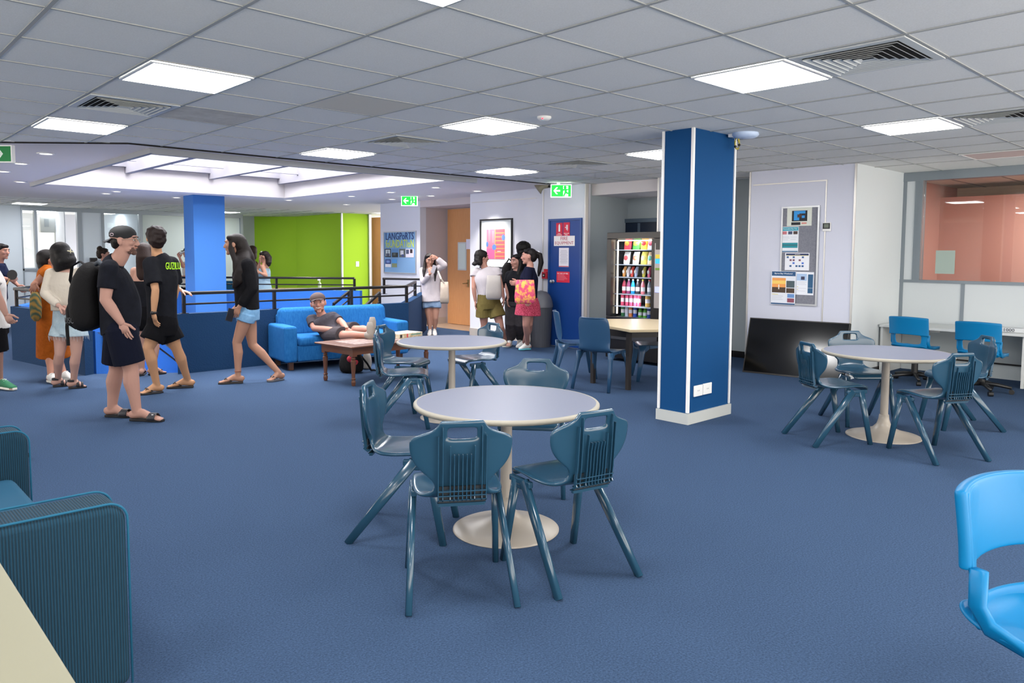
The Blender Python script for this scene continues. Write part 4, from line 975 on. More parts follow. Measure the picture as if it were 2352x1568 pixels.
bm = newbm(); pr_ = [(x-.03+.0, y) for x, y in rrect(.92, 1.76, .05, 6)]; prism(bm, pr_, .635, .66); obj('tabletop', bm, M_ctop, t, bevel=.005)
for x, y in ((-.42, -.7), (.36, -.7), (-.42, .7), (.30, .7)): bm = newbm(); loft(bm, [(x, y, 0), (x, y, .635)], [.022, .022]); obj('leg', bm, M_alud, t)
q = fl(60, 1055); t = thing('caster_foot', 'small black furniture foot peeking out beside the teal sofa', 'furniture foot', (q.x-.02, q.y, 0)); bm = newbm(); loft(bm, [(0, -.03, .035), (0, .03, .035)], [.035, .035], seg=14); obj('wheel', bm, M_black, t); bm = newbm(); box(bm, (-.25, -.02, .03), (0, .02, .06)); obj('bar', bm, M_black, t)
# red armchair and cyan chair bit far left
q = fl(8, 800); t = thing('red_armchair', 'red armchair at the left edge beyond the stair wall', 'armchair', (q.x-.30, q.y+.95, 0))
M_red = mat('red_fabric_seat', '#a8322a', .9)
for nm, lo, hi in (('base', (-.35, -.35, .05), (.35, .35, .38)), ('back', (-.35, .2, .1), (.35, .38, .85)), ('arm', (.25, -.35, .05), (.40, .35, .60)), ('arm', (-.40, -.35, .05), (-.25, .35, .60))): bm = newbm(); box(bm, lo, hi); obj(nm, bm, M_red, t, bevel=.04)
# yellow bench and teal armchair beyond the stairwell
q = dist(656, 663, 17.3); t = thing('yellow_bench', 'pale yellow bench back seen between the far handrails', 'bench', (q.x, q.y, 0), math.radians(-44)); bm = newbm(); box(bm, (-.65, -.1, .35), (.65, .1, q.z+.02)); obj('backrest', bm, mat('yellow_vinyl', '#e5d388', .7), t, bevel=.03); bm = newbm(); box(bm, (-.65, .08, .05), (.65, .6, .42)); obj('seat', bm, mat('yellow_vinyl', '#e5d388'), t, bevel=.03)
q = dist(518, 655, 17.0); t = thing('teal_armchair', 'teal armchair far behind the walking girl in the black sweater', 'armchair', (q.x, q.y, 0), math.radians(-44)); bm = newbm(); box(bm, (-.3, -.08, 0), (.3, .1, q.z+.10)); obj('backrest', bm, mat('teal_plain', '#004a68'), t, bevel=.03); bm = newbm(); box(bm, (-.3, .08, 0), (.3, .6, .42)); obj('seat', bm, mat('teal_plain', '#006f98'), t, bevel=.03)
q = dist(734, 652, 17.5); t = thing('spray_bottle', 'small clear spray bottle on a ledge before the green wall', 'bottle', (q.x, q.y, q.z-.12)); bm = newbm(); lathe(bm, [(0, 0), (.04, 0), (.042, .12), (.015, .17), (.015, .2), (0, .2)], seg=14); obj('bottle_body', bm, mat('clear_plastic', '#b8d0a0', .2), t, smooth=True); bm = newbm(); box(bm, (-.05, -.012, .2), (.02, .012, .235)); obj('trigger_head', bm, M_white, t)
t2_ = thing('side_ledge', 'low pale table under the spray bottle behind the handrails', 'table', (q.x, q.y, 0)); bm = newbm(); box(bm, (-.3, -.2, q.z-.16), (.3, .2, q.z-.12)); obj('tabletop', bm, M_white, t2_); bm = newbm(); box(bm, (-.02, -.02, 0), (.02, .02, q.z-.16)); obj('leg', bm, M_alud, t2_)

# ---- things on walls
NX = Vector((-1, 0, 0)); XD_ = Vector((0, -1, 0))
def onwall(X, x0, y0, x1, y1, off=.0):
    """centre, width, height of a rectangle hung on a wall facing -X, given two opposite corners"""
    a = onx(x0, y0, X); b = onx(x1, y1, X); return Vector((X-off, (a.y+b.y)/2, (a.z+b.z)/2)), abs(a.y-b.y), abs(a.z-b.z)
def framed(t, wd, ht, f, dp, m):
    bm = newbm(); M = facing((0, 0, 0), XD_, NX)
    box(bm, (-wd/2, -ht/2, 0), (wd/2, -ht/2+f, dp), 0, M); box(bm, (-wd/2, ht/2-f, 0), (wd/2, ht/2, dp), 0, M); box(bm, (-wd/2, -ht/2+f, 0), (-wd/2+f, ht/2-f, dp), 0, M); box(bm, (wd/2-f, -ht/2+f, 0), (wd/2, ht/2-f, dp), 0, M)
    return obj('frame', bm, m, t)
def P(c): return mat('ink_'+c.strip('#'), c, .6)
# fire door
c, wd, ht = onwall(XA, 1262, 503, 1335, 795); ht = c.z+ht/2
t = thing('fire_equipment_door', 'dark blue fire equipment door with red and white signs', 'door', (XA, c.y, 0))
bm = newbm(); box(bm, (-.03, -wd/2, 0), (.0, -wd/2+.035, ht)); box(bm, (-.03, wd/2-.035, 0), (.0, wd/2, ht)); box(bm, (-.03, -wd/2, ht-.035), (0, wd/2, ht)); obj('door_frame', bm, mat('frame_blue', '#1d4788', .4), t)
bm = newbm(); box(bm, (-.015, -wd/2+.035, .01), (-.002, wd/2-.035, ht-.035)); obj('door_leaf', bm, M_doorblue, t)
q = onx(1272, 646, XA)-Vector(t.location); bm = newbm(); ball(bm, (-.065, q.y, q.z), (.022, .026, .026)); loft(bm, [(-.015, q.y, q.z), (-.05, q.y, q.z)], [.012, .010]); loft(bm, [(-.015, q.y, q.z), (-.02, q.y, q.z)], [.028, .028]); obj('door_knob', bm, M_alu, t, smooth=True)
def sign(name, label, X, px, col, off=.017, group=None, th=.003):
    c, w_, h_ = onwall(X, *px); s = thing(name, label, 'sign', c+NX*off, 0, group)
    sheet('plate', facing((0, 0, 0), XD_, NX), w_, h_, [], [P(col)], s, th); return s, w_, h_
def lettering(s, txt, w_, h_, u, v, tw, thh, col, th=.0035, name='lettering'):
    return text_mesh(name, txt, tw*w_, thh*h_, P(col), facing((-th, (.5-u)*w_, (v-.5)*h_), XD_, NX), s, .0006)
s, w_, h_ = sign('extinguisher_sign', 'red fire extinguisher pictogram sign at the top left of the fire door', XA, (1279.5, 512, 1294, 541.5), '#d02440')
bm = newbm(); M = facing((-.0035, 0, .02), XD_, NX); loft(bm, [M @ Vector((0, -.055, 0)), M @ Vector((0, .04, 0)), M @ Vector((0, .055, 0))], [(.017, .0008), (.017, .0008), (.007, .0008)], lat=XD_, seg=10); box(bm, (-.006, .055, 0), (.012, .062, .001), 0, M); obj('pictogram', bm, P('#f4f0ee'), s)
lettering(s, 'FIRE', w_, h_, .5, .17, .45, .07, '#f4f0ee'); lettering(s, 'EXTINGUISHER', w_, h_, .5, .07, .85, .07, '#f4f0ee')
s, w_, h_ = sign('hose_reel_sign', 'red fire hose reel pictogram sign at the top right of the fire door', XA, (1296, 511, 1310.5, 541), '#d02440')
bm = newbm(); M = facing((-.0035, 0, .02), XD_, NX)
for k in range(5): box(bm, (-.008+k*.008, -.03, 0), (-.003+k*.008, .045, .0008), 0, M)
box(bm, (-.03, .0, 0), (-.01, .012, .0008), 0, M); box(bm, (.015, -.05, 0), (.022, .0, .0008), 0, M); obj('pictogram', bm, P('#f4f0ee'), s)
lettering(s, 'FIRE HOSE', w_, h_, .5, .17, .8, .08, '#f4f0ee'); lettering(s, 'REEL', w_, h_, .5, .07, .45, .08, '#f4f0ee')
s, w_, h_ = sign('fire_equipment_sign', 'white sign reading FIRE EQUIPMENT on the blue fire door', XA, (1274.5, 542, 1322, 564.5), '#ece6e4', .018)
lettering(s, 'FIRE', w_, h_, .5, .74, .34, .34, '#b03048'); lettering(s, 'EQUIPMENT', w_, h_, .5, .27, .88, .36, '#b03048')
s, w_, h_ = sign('paper_notice', 'white paper notice taped in the middle of the fire door', XA, (1286, 569, 1308, 613), '#e6e3ea')
for k in range(12): lettering(s, 'the quick text'[:6]+'', 0, 0, 0, 0, 0, 0, '#9a98a2') if False else None
bm = newbm()
for k in range(13): M = facing((-.0034, 0, h_*(.36-.055*k)), XD_, NX); ww = w_*(.30+.08*((k*7) % 3)/2); box(bm, (-ww, -.0022, 0), (ww, .0022, .0005), 0, M)
obj('print_lines', bm, P('#a4a2ac'), s); bm = newbm(); box(bm, (-w_/2, -.006, 0), (w_/2, .006, .0006), 0, facing((-.0032, 0, -h_/2+.008), XD_, NX)); obj('red_strip', bm, P('#d8505a'), s)
s, w_, h_ = sign('in_case_of_fire_sign', 'red sign reading IN CASE OF FIRE low on the fire door', XA, (1280.5, 623, 1310, 649), '#d3203f')
lettering(s, 'IN CASE OF FIRE', w_, h_, .48, .82, .82, .13, '#f6e6e8')
bm = newbm()
for k in range(5): M = facing((-.0034, 0, h_*(.18-.11*k)), XD_, NX); box(bm, (-w_*.42, -.003, 0), (w_*(.1+.3*((k*5) % 4)/4), .002, .0005), 0, M)
obj('print_lines', bm, P('#ef9aa6'), s)
q = onx(1254, 632, XA); t = thing('fire_call_point', 'red break glass call point beside the fire door', 'fire alarm', q); bm = newbm(); box(bm, (-.05, -.05, -.055), (0, .05, .055)); obj('housing', bm, P('#c22a3a'), t, bevel=.004); bm = newbm(); box(bm, (-.053, -.03, -.03), (-.05, .03, .03)); obj('glass_panel', bm, P('#3a1218'), t); bm = newbm(); loft(bm, [(-.056, 0, 0), (-.053, 0, 0)], [.012, .012]); obj('button', bm, P('#e8e4e4'), t); bm = newbm(); box(bm, (-.004, -.045, .055), (0, .045, .10)); obj('top_label', bm, P('#c22a3a'), t)
# bin
q = fl(1238, 786); t = thing('waste_bin', 'tall grey waste bin with domed lid in the corner by the fire door', 'bin', (8.365, 8.25, 0)); bm = newbm(); lathe(bm, [(0, 0), (.155, 0), (.18, .62), (0, .62)], seg=28); obj('bin_body', bm, mat('bin_grey', '#4c4e55', .6), t, smooth=False); bm = newbm(); lathe(bm, [(.19, .62), (.19, .66), (.18, .72), (.15, .80), (.09, .86), (0, .88)], seg=28); obj('dome_lid', bm, mat('bin_lid', '#6a6c72', .4), t, smooth=True); bm = newbm(); box(bm, (-.2, -.07, .68), (-.13, .07, .78)); obj('flap', bm, M_black, t)
# framed picture
c, wd, ht = onwall(XA, 1104.5, 504, 1178, 617); t = thing('framed_picture', 'black framed abstract print in pink orange and blue behind the group', 'picture', c)
framed(t, wd, ht, .026, .03, M_black); sheet('mount', facing((0, 0, 0), XD_, NX), wd-.04, ht-.04, [], [P('#dfe6e2')], t, .010)
aw, ah = wd*.56, ht*.60; M = facing((-.011, .012, -.01), XD_, NX)
sheet('print', M, aw, ah, [(0, 0, .5, 1, 1), (.5, 0, 1, 1, 2), (.0, 0, .45, .35, 3), (.1, .6, .2, 1, 4), (.32, .55, .40, .95, 4)]+[(.5, .08+.13*k, 1, .11+.13*k, 5) for k in range(7)]+[(.46, .0, .5, 1, 5), (.6, .25, .8, .27, 6)], [P('#e0707e'), P('#d8788e'), P('#d4626c'), P('#d86494'), P('#a89098'), P('#eba860'), P('#e8dcd8')], t, .002)
bm = newbm()
for (u, v, r_, ry) in ((.43, .40, .15, .16), (.93, .72, .15, .17), (.04, .5, .12, .15)):
    P0 = M @ Vector(((u-.5)*aw, (v-.5)*ah, .0015)); loft(bm, [P0, P0+NX*.003], [(r_*aw*.75 if u < .9 and u > .1 else r_*aw*.55, ry*ah*.6)]*2, lat=XD_, seg=28)
obj('blue_discs', bm, P('#5b83c8'), t)
# notice board in the hall
c, wd, ht = onwall(XN, 882, 532, 957, 629.5); t = thing('foundation_board', 'pale blue pinboard with hand painted lettering and photos', 'pinboard', c)
framed(t, wd, ht, .022, .02, M_alu); sheet('felt', facing((0, 0, 0), XD_, NX), wd-.03, ht-.03, [], [mat('felt_blue', '#7ba3c9', .95, bump=(200, .3))], t, .008)
text_mesh('lettering', 'LANGPoRTS', wd*.86, ht*.17, P('#1c3468'), facing((-.0095, .0, ht*.385), XD_, NX), t, .003)
text_mesh('lettering', 'foUNDATIoN', wd*.86, ht*.185, P('#c9d845'), facing((-.0095, .0, ht*.205), XD_, NX), t, .003)
def photo(label, u, v, wf, hf, rects, mats, cen, wd, ht, X, off=.010, tilt=0, cat='photo', name='pinned_photo'):
    p = Vector((X-off, cen.y+(.5-u)*wd, cen.z+(v-.5)*ht)); s = thing(name, label, cat, p)
    M = facing((0, 0, 0), XD_, NX) @ Matrix.Rotation(tilt, 4, 'Z'); sheet('print', M, wf*wd, hf*ht, rects, mats, s, .0015); return s
ph = [('#20242c', [(.12, .12, .88, .9, 1), (.2, .12, .8, .45, 2), (.45, .4, .55, .8, 2)], ('#c9d4d2', '#4a5266')), ('#5f8fc0', [(0, 0, 1, .55, 1), (.2, .2, .6, .5, 2)], ('#2d3230', '#59635e')), ('#5d6460', [(.2, .3, .7, .8, 1), (.4, .05, .8, .35, 2)], ('#c8ccd2', '#394a78')), ('#d5d2da', [(.05, .4, .4, .9, 1), (.55, .5, .85, .95, 2)], ('#44506a', '#33262a'))]
for i, (bc, rc, cs) in enumerate(ph): photo(['first photo from the left in the upper row of the blue pinboard', 'second photo from the left in the upper row of the blue pinboard', 'third photo from the left in the upper row of the blue pinboard', 'rightmost photo in the upper row of the blue pinboard'][i], .135+.225*i, .485, .19 if i < 3 else .24, .20, rc, [P(bc), P(cs[0]), P(cs[1])], c, wd, ht, XN)
photo('left photo in the lower row of the blue pinboard, people in blue', .14, .24, .18, .19, [(0, .4, 1, 1, 1), (.2, .55, .8, .85, 2)], [P('#dcdde0'), P('#30467e'), P('#7894c8')], c, wd, ht, XN)
photo('right photo in the lower row of the blue pinboard, grass under a blue sky', .34, .24, .16, .19, [(0, .5, 1, 1, 1)], [P('#86906a'), P('#4f9ada')], c, wd, ht, XN)
# timber door with vision panel
xdd = XD; a = onx(1028, 481, xdd); b = onx(1084, 750, xdd); zt2 = a.z
t = thing('timber_door', 'tall timber door with a narrow glass vision panel in the hall recess', 'door', (xdd, (a.y+b.y)/2, 0)); bm = newbm(); box(bm, (0, b.y-(a.y+b.y)/2-.05, 0.01), (.035, (a.y-b.y)/2, zt2)); obj('door_leaf', bm, M_wood, t)
v0 = onx(1052, 556, xdd); v1 = onx(1072, 621, xdd); yc0 = (a.y+b.y)/2
bm = newbm(); box(bm, (-.008, v1.y-yc0, v1.z), (-.0, v0.y-yc0, v0.z)); obj('vision_frame', bm, P('#b9bab8'), t); bm = newbm(); box(bm, (-.010, v1.y-yc0+.03, v1.z+.03), (-.008, v0.y-yc0-.03, v0.z-.03)); obj('vision_glass', bm, mat('vision_pale', '#c9d6d0', .2), t)
q = onx(1076, 650, xdd); bm = newbm(); tube(bm, [(-.005, q.y-yc0, q.z), (-.05, q.y-yc0, q.z), (-.055, q.y-yc0+.11, q.z-.01)], .009); loft(bm, [(-.01, q.y-yc0, q.z+.07), (-.01, q.y-yc0, q.z-.07)], [(.02, .006)]*2, lat=XD_); obj('lever_handle', bm, mat('brass', '#8a7448', .3, .7), t)
s, w_, h_ = sign('door_notice', 'small white paper with pictograms fixed beside the timber door', xdd-.02, (1071, 549, 1085, 572), '#d8d6e4', .0)
# second timber door beside green wall
a = fl(848, 497, CZ); b = onx(880, 497, 10.0); q = dist(850, 600, depth(Vector((g[3].x, g[3].y, 1)))+.15); q2 = dist(885, 600, depth(q)-.3)
t = thing('timber_door', 'plain timber door between the green wall and the white pinboard wall', 'door', ((q.x+q2.x)/2, (q.y+q2.y)/2, 0), math.atan2(q2.y-q.y, q2.x-q.x)); hw = (Vector((q.x, q.y))-Vector((q2.x, q2.y))).length/2; bm = newbm(); box(bm, (-hw, 0, 0), (hw, .04, 2.42)); obj('door_leaf', bm, M_wood, t)
bm = newbm(); box(bm, (-hw, -.02, 0), (-hw+.03, .0, 2.42)); obj('jamb', bm, M_alu, t)
# wall switch on green
d = (Vector((g[3].x, g[3].y))-Vector((g[2].x, g[2].y))).normalized(); q = dist(818, 606, depth((g[2]+g[3])/2)); q = g[2]+(g[3]-g[2])*.55; q = Vector((q.x, q.y, dist(818, 606, depth(q)).z)); nn = Vector((d.y, -d.x, 0)); 
t = thing('light_switch', 'white light switch on the green wall', 'switch', q); bm = newbm(); box(bm, (-.05, -.07, 0), (.05, .07, .012), 0, facing((0, 0, 0), Vector((d.x, d.y, 0)), nn)); obj('plate', bm, M_white, t)
bm = newbm(); box(bm, (-.014, -.02, .012), (.014, .02, .018), 0, facing((0, 0, 0), Vector((d.x, d.y, 0)), nn)); obj('rocker', bm, M_white, t)

# grey notice board with posters
c, wd, ht = onwall(XB, 1793, 475, 1883, 703); a = onx(1797, 475, XB); b = onx(1873, 703, XB); e0 = onx(1885, 474, XB)
wd = a.y-e0.y; c = Vector((XB, (a.y+e0.y)/2, (a.z+b.z)/2)); ht = a.z-b.z
t = thing('grey_noticeboard', 'tall grey felt noticeboard in an aluminium frame', 'noticeboard', c)
framed(t, wd, ht, .022, .022, M_alu); sheet('felt', facing((0, 0, 0), XD_, NX), wd-.03, ht-.03, [], [mat('felt_grey', '#8b8d97', .95, bump=(220, .4), mix=('#767883', 60, .2))], t, .008)
def poster(label, x0, y0, x1, y1, rects, cols, texts=(), off=.010):
    cc, w_, h_ = onwall(XB, x0, y0, x1, y1); s = thing('poster', label, 'poster', cc+NX*off)
    sheet('print', facing((0, 0, 0), XD_, NX), w_, h_, rects, [P(k) for k in cols], s, .0015)
    for (tx, u, v, tw, th_, col) in texts: text_mesh('lettering', tx, tw*w_, th_*h_, P(col), facing((-.0032, (.5-u)*w_, (v-.5)*h_), XD_, NX), s, .0004)
    return s
poster('top poster on the grey noticeboard, laminated with a blue and black plan', 1809.5, 477, 1865, 518, [(.2, .25, .82, .82, 1), (.28, .3, .5, .78, 2), (.28, .66, .74, .8, 2), (.6, .42, .72, .55, 2), (.42, .45, .6, .62, 3), (.18, .05, .55, .2, 1), (.6, .1, .8, .18, 4)], ['#d5d9cf', '#10131c', '#2b94dc', '#4a2c20', '#d88a80'], [('Excursion Plan', .55, .91, .5, .07, '#c05048')] if False else [])
poster('teal headed poster with three small photos on the grey noticeboard', 1796, 521, 1834, 579, [(.02, .84, .98, .98, 1), (.08, .70, .32, .82, 2), (.40, .70, .64, .82, 3), (.70, .70, .94, .82, 4), (.04, .17, .96, .37, 5), (.04, .25, .96, .30, 6), (.02, .01, .98, .05, 7), (.1, .60, .45, .615, 8), (.1, .55, .5, .565, 8), (.55, .58, .9, .595, 8), (.1, .48, .4, .495, 8), (.55, .5, .85, .515, 8)], ['#e4e8ee', '#2f9db4', '#c07078', '#3c4a68', '#4a3a34', '#168a98', '#2c6c74', '#2a6a92', '#c4c8d2'], [('Mooloolaba Day Trip', .5, .91, .8, .06, '#e8f4f6')])
poster('white calendar sheet with tiny photos on the grey noticeboard', 1804.5, 580.5, 1859, 621, [(.04, .86, .97, .96, 1), (.04, .83, .97, .855, 2)]+[(.07+.125*i, .70-.17*j, .07+.125*i+.085, .70-.17*j+.10, 3+(i*3+j) % 3) for i, j in ((0, 0), (2, 0), (5, 0), (1, 1), (2, 1), (4, 1), (2, 2), (5, 2), (1, 3), (3, 3), (4, 3), (5, 3))], ['#e8eaf0', '#1b2c5c', '#c9c45c', '#2b5a8c', '#7a4a5c', '#3f6cc8'], [('January', .52, .91, .22, .06, '#ffffff')])
poster('large poster with a lighthouse sunset photo at the lower left of the grey noticeboard', 1774.5, 622, 1828, 701, [(.02, .86, .99, .99, 1), (.04, .36, .60, .80, 2), (.04, .36, .60, .52, 3), (.04, .62, .60, .72, 4), (.30, .46, .34, .60, 6), (.63, .52, .96, .72, 5), (.63, .36, .96, .50, 3), (.68, .22, .96, .33, 7), (.68, .08, .96, .2, 8), (.01, .01, .99, .05, 1), (.05, .30, .3, .315, 9), (.05, .25, .5, .265, 10), (.05, .2, .45, .215, 10), (.05, .15, .5, .165, 10)], ['#e2e6ee', '#25537f', '#f0a055', '#4a3a2c', '#f7cf6a', '#4a5a60', '#efe8dc', '#6a94cc', '#8c4a5c', '#d8c850', '#c4c8d4'], [('Byron Bay Weekend', .5, .925, .72, .055, '#f2f6fa')], .024)
poster('white poster with a blue side column at the lower right of the grey noticeboard', 1829, 624, 1869, 678, [(.06, .62, .62, .92, 1), (.3, .66, .5, .80, 3), (.68, .08, .96, .9, 2), (.68, .30, .96, .31, 0), (.1, .56, .62, .575, 4), (.1, .50, .55, .515, 4), (.1, .44, .6, .455, 4), (.08, .34, .16, .36, 5), (.1, .28, .6, .295, 4), (.08, .22, .16, .24, 5), (.1, .16, .55, .175, 4)], ['#e8ebf2', '#a9c4e4', '#2a5a80', '#3c3c58', '#c4c8d4', '#d8cc70'])
c, wd, ht = onwall(XB, 1891, 511, 1909, 531); t = thing('digital_clock', 'small white digital clock with dark display beside the grey noticeboard', 'clock', c+NX*.001)
bm = newbm(); box(bm, (-.022, -wd/2, -ht/2), (0, wd/2, ht/2)); obj('housing', bm, M_white, t, bevel=.004); bm = newbm(); box(bm, (-.024, -wd*.44, -ht*.22), (-.022, wd*.44, ht*.42)); obj('display', bm, P('#23262a'), t); bm = newbm(); box(bm, (-.0245, -wd*.28, -ht*.1), (-.024, wd*.28, ht*.32)); obj('lcd', bm, P('#6d7568'), t)
# grey paper square stuck on the salmon window
a = onx(2150, 575, XW+.038); b = onx(2192, 629, XW+.038); t = thing('window_sheet', 'pale green grey paper sheet on the inside of the salmon room window', 'paper', Vector((XW+.036, (a.y+b.y)/2, (a.z+b.z)/2)))
sheet('paper', facing((0, 0, 0), XD_, NX), abs(a.y-b.y), abs(a.z-b.z), [], [mat('paper_sage', '#a9b9b0', .8)], t, .001)
# double socket on the column
for px, lb in (((1592, 886, 1611, 907), 'left white power outlet low on the blue column'), ((1613, 881, 1632, 902), 'right white power outlet low on the blue column')):
    a = ony(px[0], px[1], YC); b = ony(px[2], px[3], YC); tt = thing('power_outlet', lb, 'power outlet', ((a.x+b.x)/2, YC-.001, (a.z+b.z)/2), 0, 'power outlets on the column'); hw, hh = abs(a.x-b.x)/2, abs(a.z-b.z)/2; bm = newbm(); box(bm, (-hw, -.012, -hh), (hw, 0, hh)); obj('plate', bm, M_white, tt, bevel=.003)
    bm = newbm(); box(bm, (-.012, -.0135, -.004), (-.007, -.012, .006)); box(bm, (.007, -.0135, -.004), (.012, -.012, .006)); obj('socket', bm, M_alud, tt)
# access point, junction box, cable on the column top
q = fl(1705, 304, CZ); t = thing('wireless_dome', 'white dome device on the ceiling beside the blue column', 'ceiling device', (q.x+.05, q.y, CZ)); bm = newbm(); lathe(bm, [(.11, 0), (.115, -.02), (.09, -.04), (0, -.045)], seg=28); obj('dome', bm, mat('dome_blue', '#c2d4ee', .4), t, smooth=True)
q = ony(1682, 309, YC-.03); t = thing('junction_cable', 'yellow green cable loop with a white box at the top of the blue column', 'cable', (q.x-.02, YC-.06, CZ-.002)); bm = newbm(); box(bm, (-.05, -.05, -.03), (.05, .03, 0)); obj('box', bm, M_white, t)
bm = newbm(); tube(bm, [(.02+.045*math.sin(a)*.8, -.02, -.08-.05*math.cos(a)) for a in [2*PI*k/16 for k in range(17)]], .006); tube(bm, [(.03, -.02, -.02), (.045, -.02, -.07)], .005); obj('cable_loop', bm, P('#a89a2e'), t, smooth=True); bm = newbm(); ball(bm, (.055, -.02, -.09), .012); ball(bm, (-.01, -.02, -.11), .012); obj('tie', bm, M_black, t)
# smoke detector
q = fl(1250, 268, CZ); t = thing('smoke_detector', 'white smoke detector with a red light on a ceiling tile', 'smoke detector', q); bm = newbm(); lathe(bm, [(.055, 0), (.055, -.012), (.035, -.028), (0, -.03)], seg=24); obj('body', bm, M_tile, t, smooth=True); bm = newbm(); ball(bm, (-.04, -.02, -.02), .006); obj('indicator', bm, mat('led_red', '#ff2020', .5, emit='#ff2030', es=3), t)
# exit signs
M_exg = mat('exit_green', '#14a83c', .4, emit='#0fb83a', es=.55); M_exw = mat('exit_white', '#f4fff6', .4, emit='#f0fff2', es=.9)
def exitsign(label, pos, xd_, nrm, wd, ht, arrow=-1, man=True, dim=False):
    t = thing('exit_sign', label, 'exit sign', pos); M = facing((0, 0, 0), xd_, nrm)
    G = M_exg if not dim else mat('exit_green_dim', '#0a7a3a', .5); Wm = M_exw if not dim else mat('exit_white_dim', '#dfe8e0', .5)
    bm = newbm(); box(bm, (-wd/2-.012, -ht/2-.012, -.05), (wd/2+.012, ht/2+.012, -.002), 0, M); box(bm, (-.06, ht/2, -.035), (-.02, ht/2+.06, -.02), 0, M); box(bm, (-wd/2, ht/2+.05, -.05), (wd/2, ht/2+.065, .0), 0, M); obj('housing', bm, Wm if not dim else M_white, t)
    bm = newbm(); box(bm, (-wd/2, -ht/2, -.002), (wd/2, ht/2, .0), 0, M); obj('green_face', bm, G, t)
    def poly(pts, nm, m, z=.001):
        bm = newbm(); vs = [bm.verts.new(M @ Vector((x*wd, y*ht, z))) for x, y in pts]; bm.faces.new(vs); o = obj(nm, bm, m, t); md = o.modifiers.new('s', 'SOLIDIFY'); md.thickness = .001; return o
    s = arrow; cx = -.23 if man else 0
    poly([(cx+s*.17, 0), (cx+s*.02, .30), (cx+s*-.06, .30), (cx+s*.06, .07), (cx-s*.17, .07), (cx-s*.17, -.07), (cx+s*.06, -.07), (cx-s*.06, -.30), (cx+s*.02, -.30)], 'arrow', Wm)
    if man:
        poly([(.10, -.46), (.36, -.46), (.36, .42), (.10, .42)], 'doorway', Wm)
        bm = newbm(); q_ = lambda x, y: M @ Vector((x*wd, y*ht, .003)); ball(bm, q_(.20, .30), .022)
        for a, b, r in (((.20, .20), (.23, -.05), .018), ((.23, -.05), (.30, -.20), .013), ((.30, -.20), (.36, -.22), .011), ((.23, -.05), (.20, -.22), .013), ((.20, -.22), (.14, -.40), .011), ((.20, .18), (.12, .10), .010), ((.12, .10), (.10, .0), .009), ((.21, .18), (.29, .08), .010), ((.29, .08), (.34, .12), .009)): cap_loft(bm, q_(*a), q_(*b), r, r, 8)
        obj('running_figure', bm, G, t)
    return t
q = dist(1289, 438, depth(Vector((8.05, 7.75, 2)))); dpt = depth(q); k = dpt/F
exitsign('green exit sign with left arrow and running figure by the fire door', (q.x, q.y, q.z), rt, -fw, 44*k, 26*k)
q = fl(938, 449, CZ); dpt = depth(q); k = dpt/F; q = dist(940, 461, dpt)
exitsign('smaller green exit sign with left arrow above the pinboard wall', q, rt, -fw, 34*k, 20*k)
q = fl(0, 322, CZ); dpt = depth(q)*1.0; k = dpt/F; q = dist(-2, 353, dpt)
exitsign('dark green exit sign with a right arrow at the left edge', q, rt, -fw, 52*k, 34*k, 1, False, True)
# horn loudspeaker
q = dist(1247, 431, depth(Vector((8.25, 8.1, 2)))); t = thing('horn_loudspeaker', 'beige horn loudspeaker hanging at the ceiling corner left of the exit sign', 'loudspeaker', q); u = -rt
bm = newbm(); loft(bm, [Vector((0, 0, .03))-u*.08, Vector((0, 0, .02)), Vector((0, 0, 0))+u*.04, Vector((0, 0, -.03))+u*.08], [.035, .04, .055, .085], seg=20); obj('horn', bm, mat('horn_beige', '#8c8474', .6), t, smooth=True)
bm = newbm(); box(bm, Vector((-.04, -.04, .0))-u*.10, Vector((.04, .04, .07))-u*.10); obj('driver', bm, M_black, t)
# things in the back room
q = dist(110, 510, 17.6); t = thing('wall_unit', 'white wall mounted unit behind the glass door at far left', 'appliance', ony(112, 512, 22.5)); bm = newbm(); box(bm, (-.22, -.1, -.25), (.16, .1, .2)); obj('housing', bm, P('#b8bdba'), t, bevel=.03); bm = newbm(); box(bm, (.12, -.06, -.6), (.2, .06, .3)); obj('pole', bm, P('#a8aeac'), t); bm = newbm(); box(bm, (-.12, -.11, -.1), (-.02, -.1, .1)); obj('label_plate', bm, P('#9aa2a4'), t)
q = ony(118, 565, 24.3); t = thing('blue_board', 'bright blue board in the room behind the glass door', 'board', q); bm = newbm(); box(bm, (-.22, -.02, -.45), (.22, .0, .28)); obj('panel', bm, P('#4f9bdc'), t); bm = newbm(); box(bm, (.08, -.025, .0), (.20, -.02, .24)); obj('paper', bm, P('#dfe4e6'), t)
q = ony(310, 508, 22.5); t = thing('ceiling_projector', 'small black projector hanging behind the clear glass', 'projector', q); bm = newbm(); box(bm, (-.13, -.1, -.09), (.13, .1, .09)); box(bm, (-.02, -.02, .09), (.02, .02, .35)); obj('body', bm, M_black, t)
q = ony(215, 603, YG-.05); t = thing('wall_box', 'small black and red box on the wall behind the curly haired girl', 'wall box', q); bm = newbm(); box(bm, (-.08, -.04, 0), (.08, .04, .12)); obj('upper_box', bm, M_black, t); bm = newbm(); box(bm, (-.04, -.04, -.08), (.04, .04, 0)); obj('lower_box', bm, P('#b8283a'), t)
